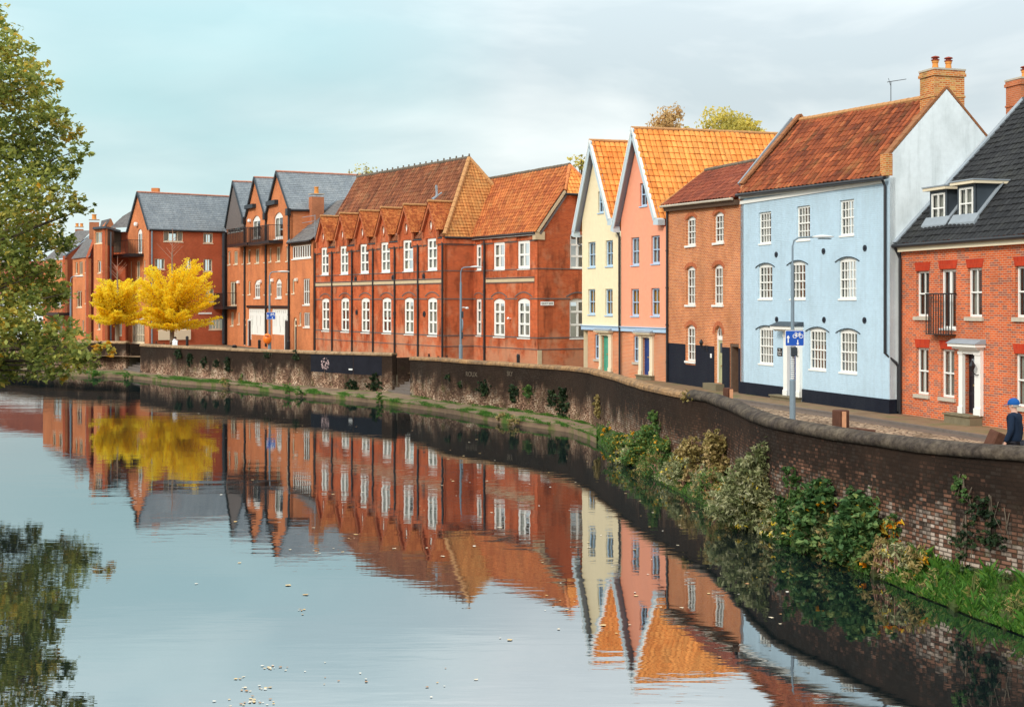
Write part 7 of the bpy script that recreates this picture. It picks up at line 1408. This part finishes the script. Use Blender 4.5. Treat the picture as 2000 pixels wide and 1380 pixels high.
# grass along the water: uncountable blades
def grass(name, p0, p1, n, h, t0, t1, seed, dens=lambda px, t: 1):
    rs = np.random.RandomState(seed); base = [(q, Y) for q, Y in BASE]; V_ = []; T = []
    while len(T) < n:
        px = rs.uniform(p0, p1); t_ = rs.uniform(t0, t1)
        if noise.noise(Vector((px * .03, t_ * 2, seed))) + .5 < rs.random() * .9 * dens(px, t_): continue
        a = gx(px, lerp1(base, px)); b = gx(px, lerp1(WATER_E, px)); x = a[0] + (b[0] - a[0]) * t_; y = a[1] + (b[1] - a[1]) * t_; zw, ze = (.34, .26) if px < 1165 else (.55, .08); z = zw + (ze - zw) * t_ - .03
        hh = h * rs.uniform(.35, 1.1) * (.75 + 1.4 * max(-.4, noise.noise(Vector((px * .045, t_ * 3, 7))))); an = rs.uniform(0, 6.28); w_ = h * .09; dx, dy = math.cos(an) * w_, math.sin(an) * w_; lx, ly = rs.normal(0, .4, 2) * hh
        V_ += [(x - dx, y - dy, z), (x + dx, y + dy, z), (x + dx * .6 + lx * .4, y + dy * .6 + ly * .4, z + hh * .6), (x + lx, y + ly, z + hh * .9)]; T.append(.5 + rs.normal(0, .22))
    V_ = np.array(V_); k = len(T); me = bpy.data.meshes.new(name); me.from_pydata(V_.tolist(), [], [(4 * i, 4 * i + 1, 4 * i + 2, 4 * i + 3) for i in range(k)]); at = me.attributes.new('tint', 'FLOAT', 'FACE'); at.data.foreach_set('value', np.clip(np.array(T), 0, 1).astype(np.float32)); me.materials.append(MATS['leaf_grass']); o = bpy.data.objects.new(name, me); COL.objects.link(o); o['kind'] = 'stuff'; return o
grass('grass', 1730, 2300, 42000, .13, .12, 1.06, 1); grass('grass', 1165, 1740, 16000, .11, 0, 1.08, 2); grass('towpath_grass', -100, 1165, 26000, .13, .66, 1.08, 3); grass('towpath_grass', 800, 1165, 7000, .13, .0, .25, 4); grass('towpath_grass', 300, 620, 9000, .14, .4, 1.02, 5)
grass('grass', 1740, 2300, 5000, .26, .1, 1.0, 9); grass('grass', 1165, 1740, 2500, .22, .1, 1.0, 10)
# floating leaves
rs = random.Random(77); shapes = []
for k in range(5):
    n = 7; pts = [(math.cos(2 * math.pi * i / n) * rs.uniform(.5, 1), math.sin(2 * math.pi * i / n) * rs.uniform(.4, .9), rs.uniform(0, .12)) for i in range(n)]
    me = bpy.data.meshes.new('floating_leaf'); me.from_pydata(pts + [(0, 0, .02)], [], [(i, (i + 1) % n, n) for i in range(n)]); at = me.attributes.new('tint', 'FLOAT', 'FACE'); at.data.foreach_set('value', [k / 4.] * n); me.materials.append(MATS['leaf_float']); shapes.append(me)
cnt = 0
def fleaf(px, py, s_):
    Y = CH * FP / (py - HZ); x = (px - 1000) / FP * Y
    if x > lerp1([(b[1], b[0]) for b in sorted([gx(q, w_) for q, w_ in WATER_E], key=lambda b: b[1])], Y) - .15 or Y < 8: return
    o = bpy.data.objects.new('floating_leaf', rs.choice(shapes)); COL.objects.link(o); o.location = (x, Y, .008); o.scale = (s_, s_, s_); o.rotation_euler = (0, 0, rs.uniform(0, 6.28)); tag(o, 'single pale or orange autumn leaf floating on the river', 'leaf', 'autumn leaves floating on the river')
for i in range(150): fleaf(rs.uniform(800, 1900), rs.triangular(800, 1330, 900), rs.uniform(.03, .07))
for i in range(40): fleaf(rs.uniform(380, 1000), rs.triangular(760, 1200, 800), rs.uniform(.04, .08))
for cx, cy, sx_, sy_, n_ in ((495, 1370, 45, 8, 22), (535, 1304, 22, 4, 12), (500, 1345, 30, 6, 12), (590, 1190, 18, 5, 8), (470, 1322, 20, 4, 4), (630, 1075, 30, 8, 7), (690, 1050, 20, 4, 5), (640, 1320, 60, 20, 8), (880, 1340, 60, 25, 6), (1100, 1180, 60, 10, 6)):
    for i in range(n_): fleaf(rs.gauss(cx, sx_ * .7), rs.gauss(cy, sy_ * .7), rs.uniform(.018, .042))
